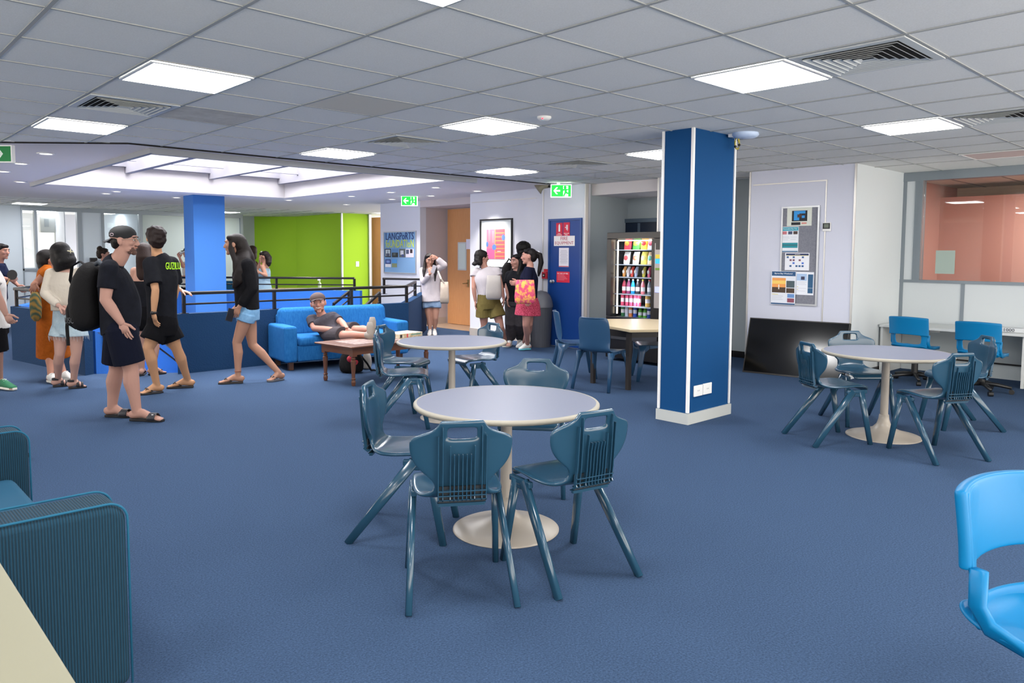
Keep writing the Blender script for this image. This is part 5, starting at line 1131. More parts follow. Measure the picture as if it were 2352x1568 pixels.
# ================================================================ PEOPLE
def cloth(name, c, c2=None, sc=6): return mat('cloth_'+name, c, .9, bump=(9, .9), spec=.1, mix=(c2, sc, .2) if c2 else None)
def skinm(c):
    q = [int(c[1+2*i:3+2*i], 16)/255 for i in range(3)]; q = (q[0]*.96, q[1]*1.0, min(1, q[2]*1.08))
    return mat('skin_'+c.strip('#'), q, .6, spec=.22, bump=(30, .08))
def hairm(c):
    c2 = '#'+''.join('%02x' % int(int(c[1+2*i:3+2*i], 16)*.62) for i in range(3))
    return mat('hair_'+c.strip('#'), c2, .55, bump=(60, .35, (3, 3, .25)), spec=.22)
M_eye = mat('eye_white', '#b9b1aa', .4); M_iris = mat('iris', '#1c120c', .2)
V = Vector
def resample(P_, R_, L_, n=3):
    def cr(a, b, c, d, t): return .5*((2*b)+(c-a)*t+(2*a-5*b+4*c-d)*t*t+(3*b-a-3*c+d)*t*t*t)
    m = len(P_); P2, R2, L2 = [], [], []
    for i in range(m-1):
        a, b, c, d = max(i-1, 0), i, i+1, min(i+2, m-1)
        for k in range(n):
            t = k/n; P2.append(cr(P_[a], P_[b], P_[c], P_[d], t)); R2.append(tuple(cr(R_[a][j], R_[b][j], R_[c][j], R_[d][j], t) for j in (0, 1)))
            if isinstance(L_, list): L2.append(L_[b].lerp(L_[c], t))
    P2.append(P_[-1]); R2.append(tuple(R_[-1])); 
    if isinstance(L_, list): L2.append(L_[-1])
    return P2, R2, (L2 if isinstance(L_, list) else L_)
def join_mod(bm, voxel, name, mats, parent, smooth_it=4, loc=V(), cut=None, extra=None):
    """fuse overlapping closed pieces into one continuous surface"""
    bmesh.ops.recalc_face_normals(bm, faces=bm.faces)
    me = bpy.data.meshes.new(name+'_raw'); bm.to_mesh(me); bm.free()
    o = bpy.data.objects.new(name+'_raw', me); C.objects.link(o)
    r = o.modifiers.new('r', 'REMESH'); r.mode = 'VOXEL'; r.voxel_size = voxel; r.use_smooth_shade = True
    s = o.modifiers.new('s', 'SMOOTH'); s.factor = .5; s.iterations = smooth_it
    dg = bpy.context.evaluated_depsgraph_get(); m2 = bpy.data.meshes.new_from_object(o.evaluated_get(dg))
    bpy.data.objects.remove(o); bpy.data.meshes.remove(me)
    b2 = bmesh.new(); b2.from_mesh(m2)
    for co, no in (cut or []):
        bmesh.ops.bisect_plane(b2, geom=b2.verts[:]+b2.edges[:]+b2.faces[:], plane_co=co, plane_no=no, clear_outer=True)
    for f in b2.faces: f.material_index = 0; f.smooth = True
    if extra:
        b3 = bmesh.new(); extra(b3); bmesh.ops.recalc_face_normals(b3, faces=b3.faces); mt = bpy.data.meshes.new('t'); b3.to_mesh(mt); b3.free(); b2.from_mesh(mt); bpy.data.meshes.remove(mt)
        for f in b2.faces: f.smooth = True
    bmesh.ops.translate(b2, verts=b2.verts, vec=-loc)
    m2.materials.clear(); b2.to_mesh(m2); b2.free(); m2.name = name
    for m in (mats if isinstance(mats, (list, tuple)) else [mats]): m2.materials.append(m)
    o = bpy.data.objects.new(name, m2); C.objects.link(o)
    if parent: o.parent = parent
    return o
def basis(fwd, upv=(0, 0, 1)):
    f = V(fwd).normalized(); u = V(upv); u = (u-f*u.dot(f)).normalized(); r = f.cross(u)   # right-hand side of the person
    return Matrix((r, f, u)).transposed()
def hand_geo(bm, wrist, d, thumb, s=1.0, curl=.5, spread=.2, seg=8, nrm=None, mi=0):
    """palm + four unequal fingers with knuckle bends + thumb leaving the side of the palm"""
    d = V(d).normalized(); th = V(thumb); th = (th-d*th.dot(d)).normalized(); n = d.cross(th)   # n: back-of-hand or palm direction
    if nrm is not None and n.dot(V(nrm)) < 0: n = -n                                           # nrm = direction the palm faces
    w_ = V(wrist)
    loft(bm, [w_-d*.02*s, w_+d*.012*s, w_+d*.05*s, w_+d*.088*s], [(.024*s, .018*s), (.028*s, .017*s), (.040*s, .015*s), (.038*s, .012*s)], lat=th, seg=12, mi=mi)
    for k, (off, ln) in enumerate(((.029, .068), (.010, .076), (-.010, .071), (-.028, .056))):
        b = w_+d*(.082-.004*abs(k-1))*s+th*off*s; dd = (d+th*(off*spread*12)).normalized(); p = b; c_ = 0; r = .0088*s
        pts = [p-dd*.012*s]
        pts.append(p)
        for j, fr in enumerate((.45, .32, .23)):
            c_ += curl*(.5 if j == 0 else .8)*(1+.12*k); q = dd*math.cos(c_)+n*math.sin(c_); p = p+q*ln*fr*s; pts.append(p)
        chain(bm, pts, [r*1.05, r, r*.95, r*.88, r*.75], seg, mi)
    b = w_+d*.022*s+th*.024*s; q = (d*.62+th*.72+n*.25).normalized(); p1 = b+q*.036*s; q2 = (d*.85+th*.25+n*.45).normalized(); p2 = p1+q2*.028*s; p3 = p2+(q2+n*.3).normalized()*.022*s
    chain(bm, [b-q*.012*s, b, p1, p2, p3], [.014*s, .014*s, .0115*s, .010*s, .0085*s], seg, mi)
def foot_geo(bm, ankle, toe, s=1.0, seg=12):
    a = V(ankle); t_ = V(toe); d = (t_-a); d.z = 0; L_ = d.length; d.normalize(); lat = V((d.y, -d.x, 0)); z0 = t_.z
    heel = a-d*.055*s; heel.z = z0+.03*s+(max(0, a.z-z0-.10*s))*.85
    loft(bm, [heel-d*.012, heel+V((0, 0, .008)), a.lerp(t_, .25)+V((0, 0, .0)), a.lerp(t_, .62)+V((0, 0, -.0)), t_-d*.02+V((0, 0, .014*s)), t_+V((0, 0, .010*s))],
         [(.016*s, .018*s), (.030*s, .034*s), (.034*s, .040*s), (.042*s, .024*s), (.040*s, .014*s), (.026*s, .008*s)], lat=lat, seg=seg)
    for k in range(5):
        o_ = lat*(.030-.015*k)*s; chain(bm, [t_-d*.03*s+o_+V((0, 0, .012*s)), t_+o_+d*(.012-.004*abs(k-1))*s+V((0, 0, .010*s))], [.011*s, .009*s if k else .012*s], 6)
def head_geo(bm, c, fwd, upv=(0, 0, 1), s=1.0, jaw=1.0, nose=1.0):
    """c = centre of the head; total height about .225*s"""
    B = basis(fwd, upv); P_ = lambda r, f, u: V(c)+B @ V((r, f, u))*s
    ball(bm, P_(0, -.012, .030), (.075*s, .092*s, .080*s), B, 20)      # cranium
    ball(bm, P_(0, .010, .0), (.068*s, .080*s, .085*s), B, 20)         # face mass
    ball(bm, P_(0, .028, -.055), (.050*s*jaw, .052*s, .045*s), B, 16)   # jaw
    ball(bm, P_(0, .066, -.088), (.024*s*jaw, .018*s, .018*s), B, 12)   # chin
    ball(bm, P_(0, .078, .035), (.052*s, .014*s, .014*s), B, 12)       # brow
    cap_loft(bm, P_(0, .085, .018), P_(0, .100*(.5+.5*nose), -.022), .009*s, .0135*s, 10)
    ball(bm, P_(.0, .092, -.028), (.019*s, .012*s, .010*s), B, 10)
    for sd in (-1, 1):
        ball(bm, P_(sd*.038, .062, -.012), (.024*s, .022*s, .022*s), B, 12)     # cheek
        ball(bm, P_(sd*.076, -.006, .0), (.010*s, .020*s, .032*s), B, 12)      # ear
    ball(bm, P_(0, .078, -.052), (.024*s, .010*s, .012*s), B, 10)              # lips mass
    return B, P_
def face_bits(bm, B, P_, s=1.0, smile=False, brow_m=3, shut=False):
    """eyes (1 white, 2 dark), brows (3), lips (4)"""
    for sd in (-1, 1):
        if not shut:
            ball(bm, P_(sd*.031, .0795, .010), (.0115*s, .0085*s, .0062*s), B, 10, 1); ball(bm, P_(sd*.031, .0862, .010), (.0062*s, .004*s, .0060*s), B, 8, 2)
        else: cap_loft(bm, P_(sd*.042, .078, .010), P_(sd*.020, .084, .012), .003*s, .003*s, 6, 2)
        cap_loft(bm, P_(sd*.048, .082, .030), P_(sd*.016, .094, .034), .0035*s, .0045*s, 6, 3)
    if smile:
        cap_loft(bm, P_(-.026, .086, -.046), P_(0, .094, -.052), .0035*s, .006*s, 8, 1); cap_loft(bm, P_(.026, .086, -.046), P_(0, .094, -.052), .0035*s, .006*s, 8, 1)
        cap_loft(bm, P_(-.018, .088, -.061), P_(.018, .088, -.061), .004*s, .004*s, 8, 4); cap_loft(bm, P_(-.026, .082, -.043), P_(.026, .082, -.043), .003*s, .003*s, 8, 4)
    else:
        cap_loft(bm, P_(-.020, .083, -.050), P_(0, .0905, -.049), .0045*s, .0058*s, 8, 4); cap_loft(bm, P_(.020, .083, -.050), P_(0, .0905, -.049), .0045*s, .0058*s, 8, 4)
class Person:
    def __init__(self, label, D, J, skin='#b98a6e', fwd=None, sc=1.0, hair_c='#1a1210', vox=.009, group=None, base=None):
        """J: joint name -> (px, py, depth offset)"""
        self.D = D; self.sc = sc; self.vox = vox
        self.J = {k: (v.copy() if isinstance(v, Vector) else dist(v[0], v[1], D+(v[2] if len(v) > 2 else 0))) for k, v in J.items()}
        self.skin = skinm(skin); self.hair = hairm(hair_c); self.lip = mat('lip_'+skin.strip('#'), tuple(max(0, x-.12) if i else x*.86 for i, x in enumerate([int(skin[1+2*i:3+2*i], 16)/255 for i in range(3)])), .45)
        b = base or V(((self.J['hipL'].x+self.J['hipR'].x)/2, (self.J['hipL'].y+self.J['hipR'].y)/2, 0))
        self.loc = V(b); self.t = thing('person', label, 'person', self.loc, 0, group)
        self.fwd = V(fwd).normalized()
        sh = self.J['shR']-self.J['shL']; self.lat = sh.normalized()
    def torso_nodes(self, infl=0, w_=1.0, belly=0, chestd=1.0, top=1.0):
        J = self.J; sc = self.sc; sm = (J['shL']+J['shR'])/2; hm = (J['hipL']+J['hipR'])/2; ne = J['neck']
        shw = (J['shR']-J['shL']).length/2; hw = max((J['hipR']-J['hipL']).length/2+.075*sc, .13*sc)
        f = self.fwd; up_ = (sm-hm)
        P_ = [hm-up_*.10, hm+up_*.05, hm+up_*.32+f*belly*.45, hm+up_*.55+f*belly*.40, hm+up_*.80+f*.005, sm+up_*.015, ne.lerp(sm, .35)]
        R_ = [(hw*.82*w_, .095*sc), (hw*w_, .115*sc+belly*.3), (hw*.86*w_, .10*sc+belly*.75), (hw*.90*w_, .105*sc*chestd+belly*.5), ((shw+.02)*.98, .108*sc*chestd), (shw*.82, .072*sc), (.062*sc, .058*sc)]
        L_ = [ (J['hipR']-J['hipL']).normalized() if (J['hipR']-J['hipL']).length > .05 else self.lat]*2+[self.lat]*5
        return P_, [(a+infl, b+infl) for a, b in R_], L_
    def body(self, arms=True, thick=1.0, legt=1.0, belly=0, headf=None, headup=(0, 0, 1), face=True, smile=False, hs=1.08, shut=False, jaw=1.0, hands=None, feet=True, w_=1.0, brow='#1a1210', nose=1.0):
        J = self.J; sc = self.sc; bm = newbm()
        P_, R_, L_ = resample(*self.torso_nodes(0, w_, belly)); loft(bm, P_, R_, lat=L_, seg=20)
        self.headf = V(headf or self.fwd).normalized(); hc = J['head']
        loft(bm, [J['neck'].lerp((J['shL']+J['shR'])/2, .5), J['neck'], hc-V(headup)*.05*hs], [.058*sc*thick, .052*sc*thick, .050*sc*thick], seg=14)
        B, PP = head_geo(bm, hc, self.headf, headup, hs, jaw, nose); self.HB, self.HP, self.hs = B, PP, hs
        for s in 'LR':
            if 'el'+s in J:
                sh, el, wr = J['sh'+s], J['el'+s], J['wr'+s]
                chain(bm, [sh, sh.lerp(el, .5), el], [.050*sc*thick, .044*sc*thick, .036*sc*thick], 12); chain(bm, [el, el.lerp(wr, .35), wr], [.037*sc*thick, .038*sc*thick, .024*sc*thick], 12)
            if 'kn'+s in J:
                hp, kn, an = J['hip'+s], J['kn'+s], J['an'+s]
                chain(bm, [hp, hp.lerp(kn, .4), kn], [.088*sc*legt, .078*sc*legt, .053*sc*legt], 14)
                d = (an-kn); bk = -self.fwd; calf = kn+d*.30+bk*.012*sc
                chain(bm, [kn, calf, kn+d*.62+bk*.004, an], [.052*sc*legt, .056*sc*legt, .042*sc*legt, .033*sc*legt], 14)
                if feet and 'to'+s in J: foot_geo(bm, an, J['to'+s], sc*(.98 if 'foots' not in J else 1))
        hs_ = hands or {}
        def extra(b3):
            if face: face_bits(b3, B, PP, hs, smile, shut=shut)
            for s, (d, th, cu, sp, nr) in hs_.items(): hand_geo(b3, J['wr'+s], d, th, sc*.98, cu, sp, nrm=nr)
        m = join_mod(bm, self.vox, 'body', [self.skin, M_eye, M_iris, mat('brow_'+brow.strip('#'), brow, .8), self.lip], self.t, 3, self.loc, extra=extra)
        return m
    def make(self, name, bm, m, vox=None, it=4, cut=None): return join_mod(bm, vox or self.vox, name, m, self.t, it, self.loc, cut)
    def obj(self, name, bm, m, smooth=True, par=None, **k):
        bmesh.ops.translate(bm, verts=bm.verts, vec=-self.loc); return obj(name, bm, m, par or self.t, smooth=smooth, **k)
    def shirt(self, m, hem=None, sleeve=.45, infl=.016, belly=0, w_=1.0, sl_r=.062, name='shirt', flare=0, sleeves='LR', cut=None, wide=False):
        """hem: 0..1 position from hip (0) to shoulder; negative reaches below the hip"""
        J = self.J; sc = self.sc; bm = newbm(); P_, R_, L_ = self.torso_nodes(infl, w_, belly)
        up_ = (J['shL']+J['shR'])/2-(J['hipL']+J['hipR'])/2; hm = (J['hipL']+J['hipR'])/2
        hem = 0 if hem is None else hem
        if hem <= .05:
            P_[0] = hm+up_*hem; R_[0] = (R_[1][0]+flare, R_[1][1]+flare)
        else:
            P_ = P_[2:]; R_ = R_[2:]; L_ = L_[2:]; P_.insert(0, hm+up_*hem); R_.insert(0, (R_[0][0]+flare, R_[0][1]+flare)); L_.insert(0, L_[0])
        R_ = list(R_); dd_ = max(0, infl-.014); R_[-1] = (R_[-1][0]-dd_, R_[-1][1]-dd_); R_[-2] = (R_[-2][0]-dd_*.6, R_[-2][1]-dd_*.6)
        if wide:
            P_ = list(P_); P_[-2] = P_[-2]-UP*.020; P_[-1] = P_[-2]+UP*.022; R_[-1] = (R_[-2][0]*.90, R_[-2][1]*.72)
        P_, R_, L_ = resample(P_, R_, L_); loft(bm, P_, R_, lat=L_, seg=24)
        for s in sleeves:
            if 'el'+s not in J: continue
            sh, el, wr = J['sh'+s], J['el'+s], J['wr'+s]; r = sl_r*sc
            ctr = (J['shL']+J['shR'])/2
            a = sh.lerp(ctr, .25)
            if sleeve <= 1:
                e = sh.lerp(el, sleeve); L0 = (e-sh).length; u_ = (e-sh).normalized(); k_ = max(.02, L0-r*.9)
                chain(bm, [a, sh+u_*.01, sh+u_*k_], [r*.95, r, r*.97], 16); loft(bm, [sh+u_*k_*.5, e], [r*.99, r*1.03], seg=16)
            else:
                f_ = sleeve-1; e = el.lerp(wr, f_)
                chain(bm, [a, sh, sh.lerp(el, .5), el, el.lerp(e, .55)], [r*.95, r, r*.93, r*.88, r*.80], 16); loft(bm, [el.lerp(e, .4), el.lerp(e, .8), e], [r*.82, r*.76, r*.56], seg=16)
        return self.make(name, bm, m, cut=cut)
    def shorts(self, m, length=.4, infl=.018, name='shorts', top=.22, flare=.01, w_=1.0, belly=0, legt=1.0, to='kn', r_end=None, fl=1.0):
        J = self.J; sc = self.sc; bm = newbm(); P_, R_, L_ = self.torso_nodes(infl, w_, belly)
        up_ = (J['shL']+J['shR'])/2-(J['hipL']+J['hipR'])/2; hm = (J['hipL']+J['hipR'])/2
        loft(bm, [hm+up_*top, hm+up_*.05, hm-up_*.12], [(R_[2][0]-.004, R_[2][1]-.004), R_[1], (R_[1][0]*.93, R_[1][1]*.95)], lat=L_[0], seg=22)
        for s in 'LR':
            hp, kn, an = J['hip'+s], J['kn'+s], J['an'+s]; r = .098*sc*legt+infl*.4
            if length <= 1: e = hp.lerp(kn, length); loft(bm, [hp-(kn-hp)*.05, hp.lerp(e, .5), e], [r, r*.98+flare*.5, (r_end or r*.92)+flare], seg=18)
            else: e = kn.lerp(an, length-1); loft(bm, [hp, hp.lerp(kn, .5), kn, kn.lerp(e, .5), e], [r, r*.92, r*.80*fl, r*.78*fl, (r_end or r*.74*fl)+flare], seg=18)
        return self.make(name, bm, m)
    def skirt(self, m, nodes, name='skirt'):
        """nodes: list of (px,py,dz,rx,ry)"""
        bm = newbm(); q_ = resample([dist(a[0], a[1], self.D+a[2]) for a in nodes], [(a[3], a[4]) for a in nodes], self.lat); loft(bm, q_[0], q_[1], lat=self.lat, seg=26); return self.make(name, bm, m)
    def hairblob(self, lumps, name='hair', vox=.008, it=2, m=None, cut=None):
        """lumps in head frame (right, forward, up, rx, ry, rz)"""
        bm = newbm()
        for l in lumps: ball(bm, self.HP(l[0], l[1], l[2]), tuple(v*self.hs for v in l[3:6]), self.HB, 18)
        return bm
    def shoe(self, s, m, msole, strap=None, name='shoe', kind='shoe', lift=0):
        J = self.J; a = J['an'+s]; t_ = J['to'+s]; d = (t_-a); d.z = 0; d.normalize(); lat = V((d.y, -d.x, 0)); sc = self.sc; z0 = t_.z; heel = a-d*.055*sc; heel.z = z0+max(0, a.z-z0-.11*sc)*.8*lift
        t2 = t_+d*.022; t2.z = z0; U = V((0, 0, 1))
        bm = newbm(); n = 7; P_ = [heel.lerp(t2, k/(n-1)) for k in range(n)]; W = [.026, .034, .032, .034, .042, .040, .022]
        so = .018 if kind != 'shoe' else .024
        vs1 = [bm.verts.new(p+lat*w__*sc) for p, w__ in zip(P_, W)]; vs2 = [bm.verts.new(p-lat*w__*sc) for p, w__ in zip(P_, W)]
        vs3 = [bm.verts.new(p+lat*w__*sc+U*so) for p, w__ in zip(P_, W)]; vs4 = [bm.verts.new(p-lat*w__*sc+U*so) for p, w__ in zip(P_, W)]
        for k in range(n-1):
            bm.faces.new((vs1[k], vs1[k+1], vs2[k+1], vs2[k])); bm.faces.new((vs3[k], vs3[k+1], vs4[k+1], vs4[k])); bm.faces.new((vs1[k], vs1[k+1], vs3[k+1], vs3[k])); bm.faces.new((vs2[k], vs2[k+1], vs4[k+1], vs4[k]))
        bm.faces.new((vs1[0], vs2[0], vs4[0], vs3[0])); bm.faces.new((vs1[-1], vs2[-1], vs4[-1], vs3[-1]))
        bmesh.ops.translate(bm, verts=bm.verts, vec=-U*(so*.55 if kind != 'shoe' else .004))
        for v in bm.verts: v.co.z = max(v.co.z, .001)
        root = self.obj(name, bm, msole, bevel=.004)
        if kind == 'shoe':
            bm = newbm(); h0 = a+U*.0; loft(bm, [heel-d*.002+U*.035, heel+d*.03+U*.055, a.lerp(t_, .28)+U*.005+V((0, 0, z0*.0)), a.lerp(t_, .62)+U*.006, t_+U*.022, t2+U*.016-d*.004], [(.026*sc, .026*sc), (.036*sc, .048*sc), (.037*sc, .052*sc), (.044*sc, .034*sc), (.042*sc, .020*sc), (.026*sc, .012*sc)], lat=lat, seg=16)
            loft(bm, [a-U*.03, a+U*.012], [.044*sc, .040*sc], seg=14)
            for v in bm.verts: v.co.z = max(v.co.z, .004)
            u_ = self.obj('upper', bm, m, par=root, sub=1)
            bm = newbm()
            for k in range(4): p = a.lerp(t_, .35+.09*k)+U*(.045-.006*k); tube(bm, [p-lat*.022, p+U*.006, p+lat*.022], .004, 6)
            self.obj('laces', bm, strap or mat('lace_white', '#d8d8d4', .8), par=root)
        elif kind == 'slide':
            bm = newbm(); P2 = []
            for k in range(9): an_ = PI*k/8; c_ = a.lerp(t2, .62); P2.append(c_+lat*(.046*math.cos(an_))*sc+U*(.006+.052*math.sin(an_))*sc-U*c_.z+U*z0)
            loft(bm, P2, [(.036*sc, .004)]*9, lat=d, seg=8); self.obj('strap', bm, m, par=root)
        elif kind == 'flipflop':
            bm = newbm(); tp = t2-d*.045+U*.014; k1 = a.lerp(t2, .38)
            for sg in (-1, 1): e = a.lerp(t2, .30); e.z = z0+.01; tube(bm, [tp, a.lerp(t2, .62)+lat*sg*.024*sc+U*(.052*sc-a.lerp(t2, .62).z+z0), e+lat*sg*.036*sc+U*.012], .0055, 8)
            self.obj('strap', bm, m, par=root)
        elif kind == 'sandal':
            for fr, hh in ((.62, .050), (.30, .075)):
                bm = newbm(); c_ = a.lerp(t2, fr); P2 = [c_+lat*(.042*math.cos(PI*k/8))*sc+U*(hh*math.sin(PI*k/8))*sc-U*c_.z+U*(z0+.005) for k in range(9)]; loft(bm, P2, [(.014*sc, .004)]*9, lat=d, seg=8); self.obj('strap', bm, m, par=root)
            bm = newbm(); P2 = [a+(lat*math.cos(PI*k/10)*.040-d*math.sin(PI*k/10)*.060)*sc+U*(z0+.075-a.z) for k in range(11)]; loft(bm, P2, [(.012, .004)]*11, lat=V((0, 0, 1)), seg=8); self.obj('heel_strap', bm, m, par=root)
        return root
    def hair_tail(self, pts, rad, m=None, name='hair_length', vox=.008, lat=None):
        bm = newbm(); P_ = [dist(p[0], p[1], self.D+p[2]) for p in pts]; loft(bm, P_, rad, lat=lat or self.lat, seg=18); return bm
def hair_full(p, back=.012, fringe=True, vol=1.0):
    L_ = [(0, -.022, .040, .084*vol, .092*vol, .078*vol), (0, -.055, .0, .074*vol, .060*vol, .080*vol)]
    if fringe: L_ += [(-.045, .030, .070, .040, .040, .030), (.045, .030, .070, .040, .040, .030), (0, .045, .080, .045, .030, .022)]
    return L_
RT = V((rt.x, rt.y, 0)); FW = V((fw.x, fw.y, 0)); UP = V((0, 0, 1))

def G(x, y, z=.085): p = fl(x, y); p.z = z; return p
def Tt(x, y): p = fl(x, y); p.z = .012; return p
K = lambda c: mat('k_'+c.strip('#'), c, .7)
M_wshoe = mat('shoe_white', '#c9c8c4', .6); M_sole = mat('sole_white', '#d5d2c8', .7); M_bshoe = mat('shoe_black', '#17161a', .6)
def cap_geo(p, m, fwd_sign, brimcol=None):
    """baseball cap: dome + brim in front (1) or at the back (-1)"""
    bm = p.hairblob([(0, -.012, .052, .084, .100, .072)]); B = p.HB
    bmesh.ops.bisect_plane(bm, geom=bm.verts[:]+bm.edges[:]+bm.faces[:], plane_co=p.HP(0, 0, .040 if fwd_sign > 0 else .022), plane_no=-(B @ V((0, -.12*fwd_sign, 1))), clear_outer=True)
    cap = p.obj('cap', bm, m); bm = newbm(); pts = []
    g_ = []
    for r_ in range(4):
        row = []
        for k in range(9):
            u = -1+k/4; row.append(bm.verts.new(p.HP(u*.070*(1-.12*r_), fwd_sign*(.070+(.025 if fwd_sign > 0 else .030)*r_*(1-.35*u*u)), (.052 if fwd_sign > 0 else .036)-.014*u*u-(.004 if fwd_sign > 0 else .012)*r_)))
        g_.append(row)
    for i in range(3):
        for k in range(8): bm.faces.new((g_[i][k], g_[i][k+1], g_[i+1][k+1], g_[i+1][k]))
    b = p.obj('brim', bm, brimcol or m, par=cap); md = b.modifiers.new('s', 'SOLIDIFY'); md.thickness = .004
    return cap
def glasses(p, m):
    bm = newbm()
    for sd in (-1, 1):
        tube(bm, [p.HP(sd*.034+.022*math.cos(a), .098, .010+.019*math.sin(a)) for a in [2*PI*k/16 for k in range(17)]], .0016, 6)
        tube(bm, [p.HP(sd*.056, .096, .014), p.HP(sd*.078, .04, .014), p.HP(sd*.079, -.01, .008)], .0018, 6)
    tube(bm, [p.HP(-.012, .099, .014), p.HP(.012, .099, .014)], .0018, 6); return p.obj('glasses', bm, m)
def paddle(label, c, nrm, hdir, r=.078, col='#1b1a1c'):
    t = thing('table_tennis_paddle', label, 'paddle', c); n = V(nrm).normalized(); h = V(hdir).normalized()
    bm = newbm(); loft(bm, [-n*.006, n*.006], [(r, r*.96)]*2, lat=h, seg=28); obj('blade', bm, mat('paddle_'+col.strip('#'), col, .7), t)
    bm = newbm(); loft(bm, [h*r*.9, h*(r+.09)], [(.013, .011)]*2, lat=n, seg=10); obj('handle', bm, mat('paddle_wood', '#b08a5c', .6), t); return t

# ---- man in backwards cap
p = Person('man in backwards black cap and navy shorts standing nearest, wearing a backpack', 6.42, dict(head=(286, 554), neck=(277, 588), shR=(251, 614, -.18), shL=(264, 612, .18), elR=(242, 688, -.22), wrR=(279, 741, -.185), elL=(255, 690, .24), wrL=(275, 742, .2),
    hipR=(278, 757, -.09), hipL=(276, 757, .09), knR=(301, 848, -.06), knL=(268, 850, .10), anR=G(315, 966), anL=G(258, 957), toR=Tt(370, 968), toL=Tt(300, 958)), skin='#b0816a', fwd=RT, sc=1.04, hair_c='#1d1512', vox=.007)
p.body(thick=1.18, legt=1.12, belly=.055, headf=RT+FW*.12, w_=1.0, jaw=1.12, brow='#2a1d16', hands={'R': (RT*.38-UP, RT, .3, .06, FW), 'L': (V((0, 0, -1)), RT, .5, .1, -FW)}, hs=1.1)
p.shirt(cloth('black', '#101116', '#1a1c24'), hem=-.02, sleeve=.66, infl=.018, belly=.055, sl_r=.070)
p.shorts(cloth('navy', '#0f1220'), length=.84, infl=.022, belly=.02, legt=1.12, flare=.012, w_=1.05)
bm = p.hairblob([(0, -.035, .0, .077, .068, .055), (0, -.05, -.03, .062, .045, .035)]); p.make('hair', bm, p.hair, .009, 3)
cap_geo(p, mat('cap_black', '#121214', .8), -1, mat('cap_brim', '#3c3d42', .8))
bm = newbm(); tube(bm, [p.HP(.083+.0, -.060+.013*math.cos(a), .050+.009*math.sin(a)) for a in [2*PI*k/12 for k in range(13)]], .0018, 6); p.obj('cap_emblem', bm, mat('emblem_pink', '#c9b0b8', .6))
bm = p.hairblob([(0, .029, -.058, .052, .0545, .044), (0, .066, -.086, .027, .021, .021), (0, .083, -.036, .022, .012, .007)]); p.obj('beard', bm, mat('beard_brown', '#5a4036', .9, bump=(90, .8)))
glasses(p, mat('glasses_metal', '#8a8070', .3, .8))
for s in 'RL': p.shoe(s, mat('slide_strap', '#26262c', .5), mat('slide_sole', '#111114', .8), kind='slide', name='slide_sandal')
bm = newbm(); c_ = p.J['anR'].lerp(p.J['toR'], .72); ball(bm, V((c_.x, c_.y, .062))-FW*.012, (.022, .022, .006)); p.obj('slide_logo', bm, K('#d8d8d8'))
# backpack
bc = dist(200, 670, 6.44); t = thing('backpack', 'large black backpack on the back of the man in the backwards cap', 'backpack', bc)
bm = newbm(); mb_ = RT
loft(bm, [UP*.24+RT*.10, UP*.19+RT*.05, UP*.03, -UP*.17, -UP*.28+RT*.01, -UP*.335+RT*.03], [(.05, .09), (.10, .13), (.125, .155), (.135, .16), (.12, .15), (.05, .10)], lat=RT, seg=20, power=.75)
obj('pack_body', bm, M_bag, t, smooth=True, sub=1)
bm = newbm(); loft(bm, [-RT*.085-UP*.05, -RT*.095-UP*.15, -RT*.09-UP*.26, -RT*.06-UP*.31], [(.02, .10), (.06, .13), (.06, .13), (.02, .09)], lat=RT, seg=16); obj('front_pocket', bm, M_bag, t, smooth=True)
bm = newbm(); tube(bm, [RT*.16+UP*.24-FW*.14, RT*.20+UP*.26-FW*.165, RT*.27+UP*.20-FW*.175, RT*.28+UP*.08-FW*.15], .020, 8); obj('shoulder_strap', bm, mat('strap_blueblack', '#1c2630', .7), t, smooth=True)
bm = newbm(); loft(bm, [RT*.04+UP*.20, -RT*.05+UP*.26, -RT*.12+UP*.22, -RT*.14+UP*.10, -RT*.09-UP*.02], [(.026, .006)]*5, lat=FW, seg=8); obj('loose_strap', bm, M_bag, t, smooth=True)
bm = newbm(); loft(bm, [-RT*.155-UP*.16-FW*.02, -RT*.165-UP*.30-FW*.03, -RT*.16-UP*.46-FW*.03], [(.016, .004)]*3, lat=RT, seg=8); obj('hanging_strap', bm, M_bag, t)
text_mesh('lettering', 'USC', .085, .05, K('#46484c'), facing(-FW*.132-RT*.085-UP*.235, RT+FW*-.25, -FW-RT*.25), t, .002)

# ---- man with green lettering
f = (-RT*.80+FW*.60).normalized()
p = Person('dark haired man in black t-shirt with lime lettering and flip-flops, seen from behind', 7.72, dict(head=(358, 548), neck=(360, 580), shL=(345, 604, -.12), shR=(394, 603, .13), elL=(357, 666, -.20), wrL=(353, 718, -.22), elR=(404, 664, .2), wrR=(392, 712, .16),
    hipL=(362, 752, -.06), hipR=(384, 752, .07), knL=(340, 800, -.14), knR=(406, 801, .10), anL=G(361, 903), anR=G(432, 890), toL=Tt(326, 907), toR=Tt(388, 892)), skin='#b07f58', fwd=f, sc=1.0, hair_c='#2a1712', vox=.0075)
p.body(headf=FW*.75-RT*.55, hands={'L': (V((0, 0, -1))+RT*.15, f, .35, .2, FW), 'R': (V((0, 0, -1)), f, .5, .2, FW)})
p.shirt(cloth('black2', '#121317', '#1c1d22'), hem=.10, sleeve=.78, infl=.030, sl_r=.076)
o_ = p.shorts(cloth('black3', '#0e0e11'), length=.62, infl=.026, flare=.02, top=.25)
bm = p.hairblob([(0, -.020, .040, .090, .100, .086), (0, -.055, -.01, .082, .060, .075), (0, -.07, -.055, .06, .035, .04), (0, .045, .065, .06, .045, .035)]); bmesh.ops.subdivide_edges(bm, edges=bm.edges, cuts=2, use_grid_fill=True)
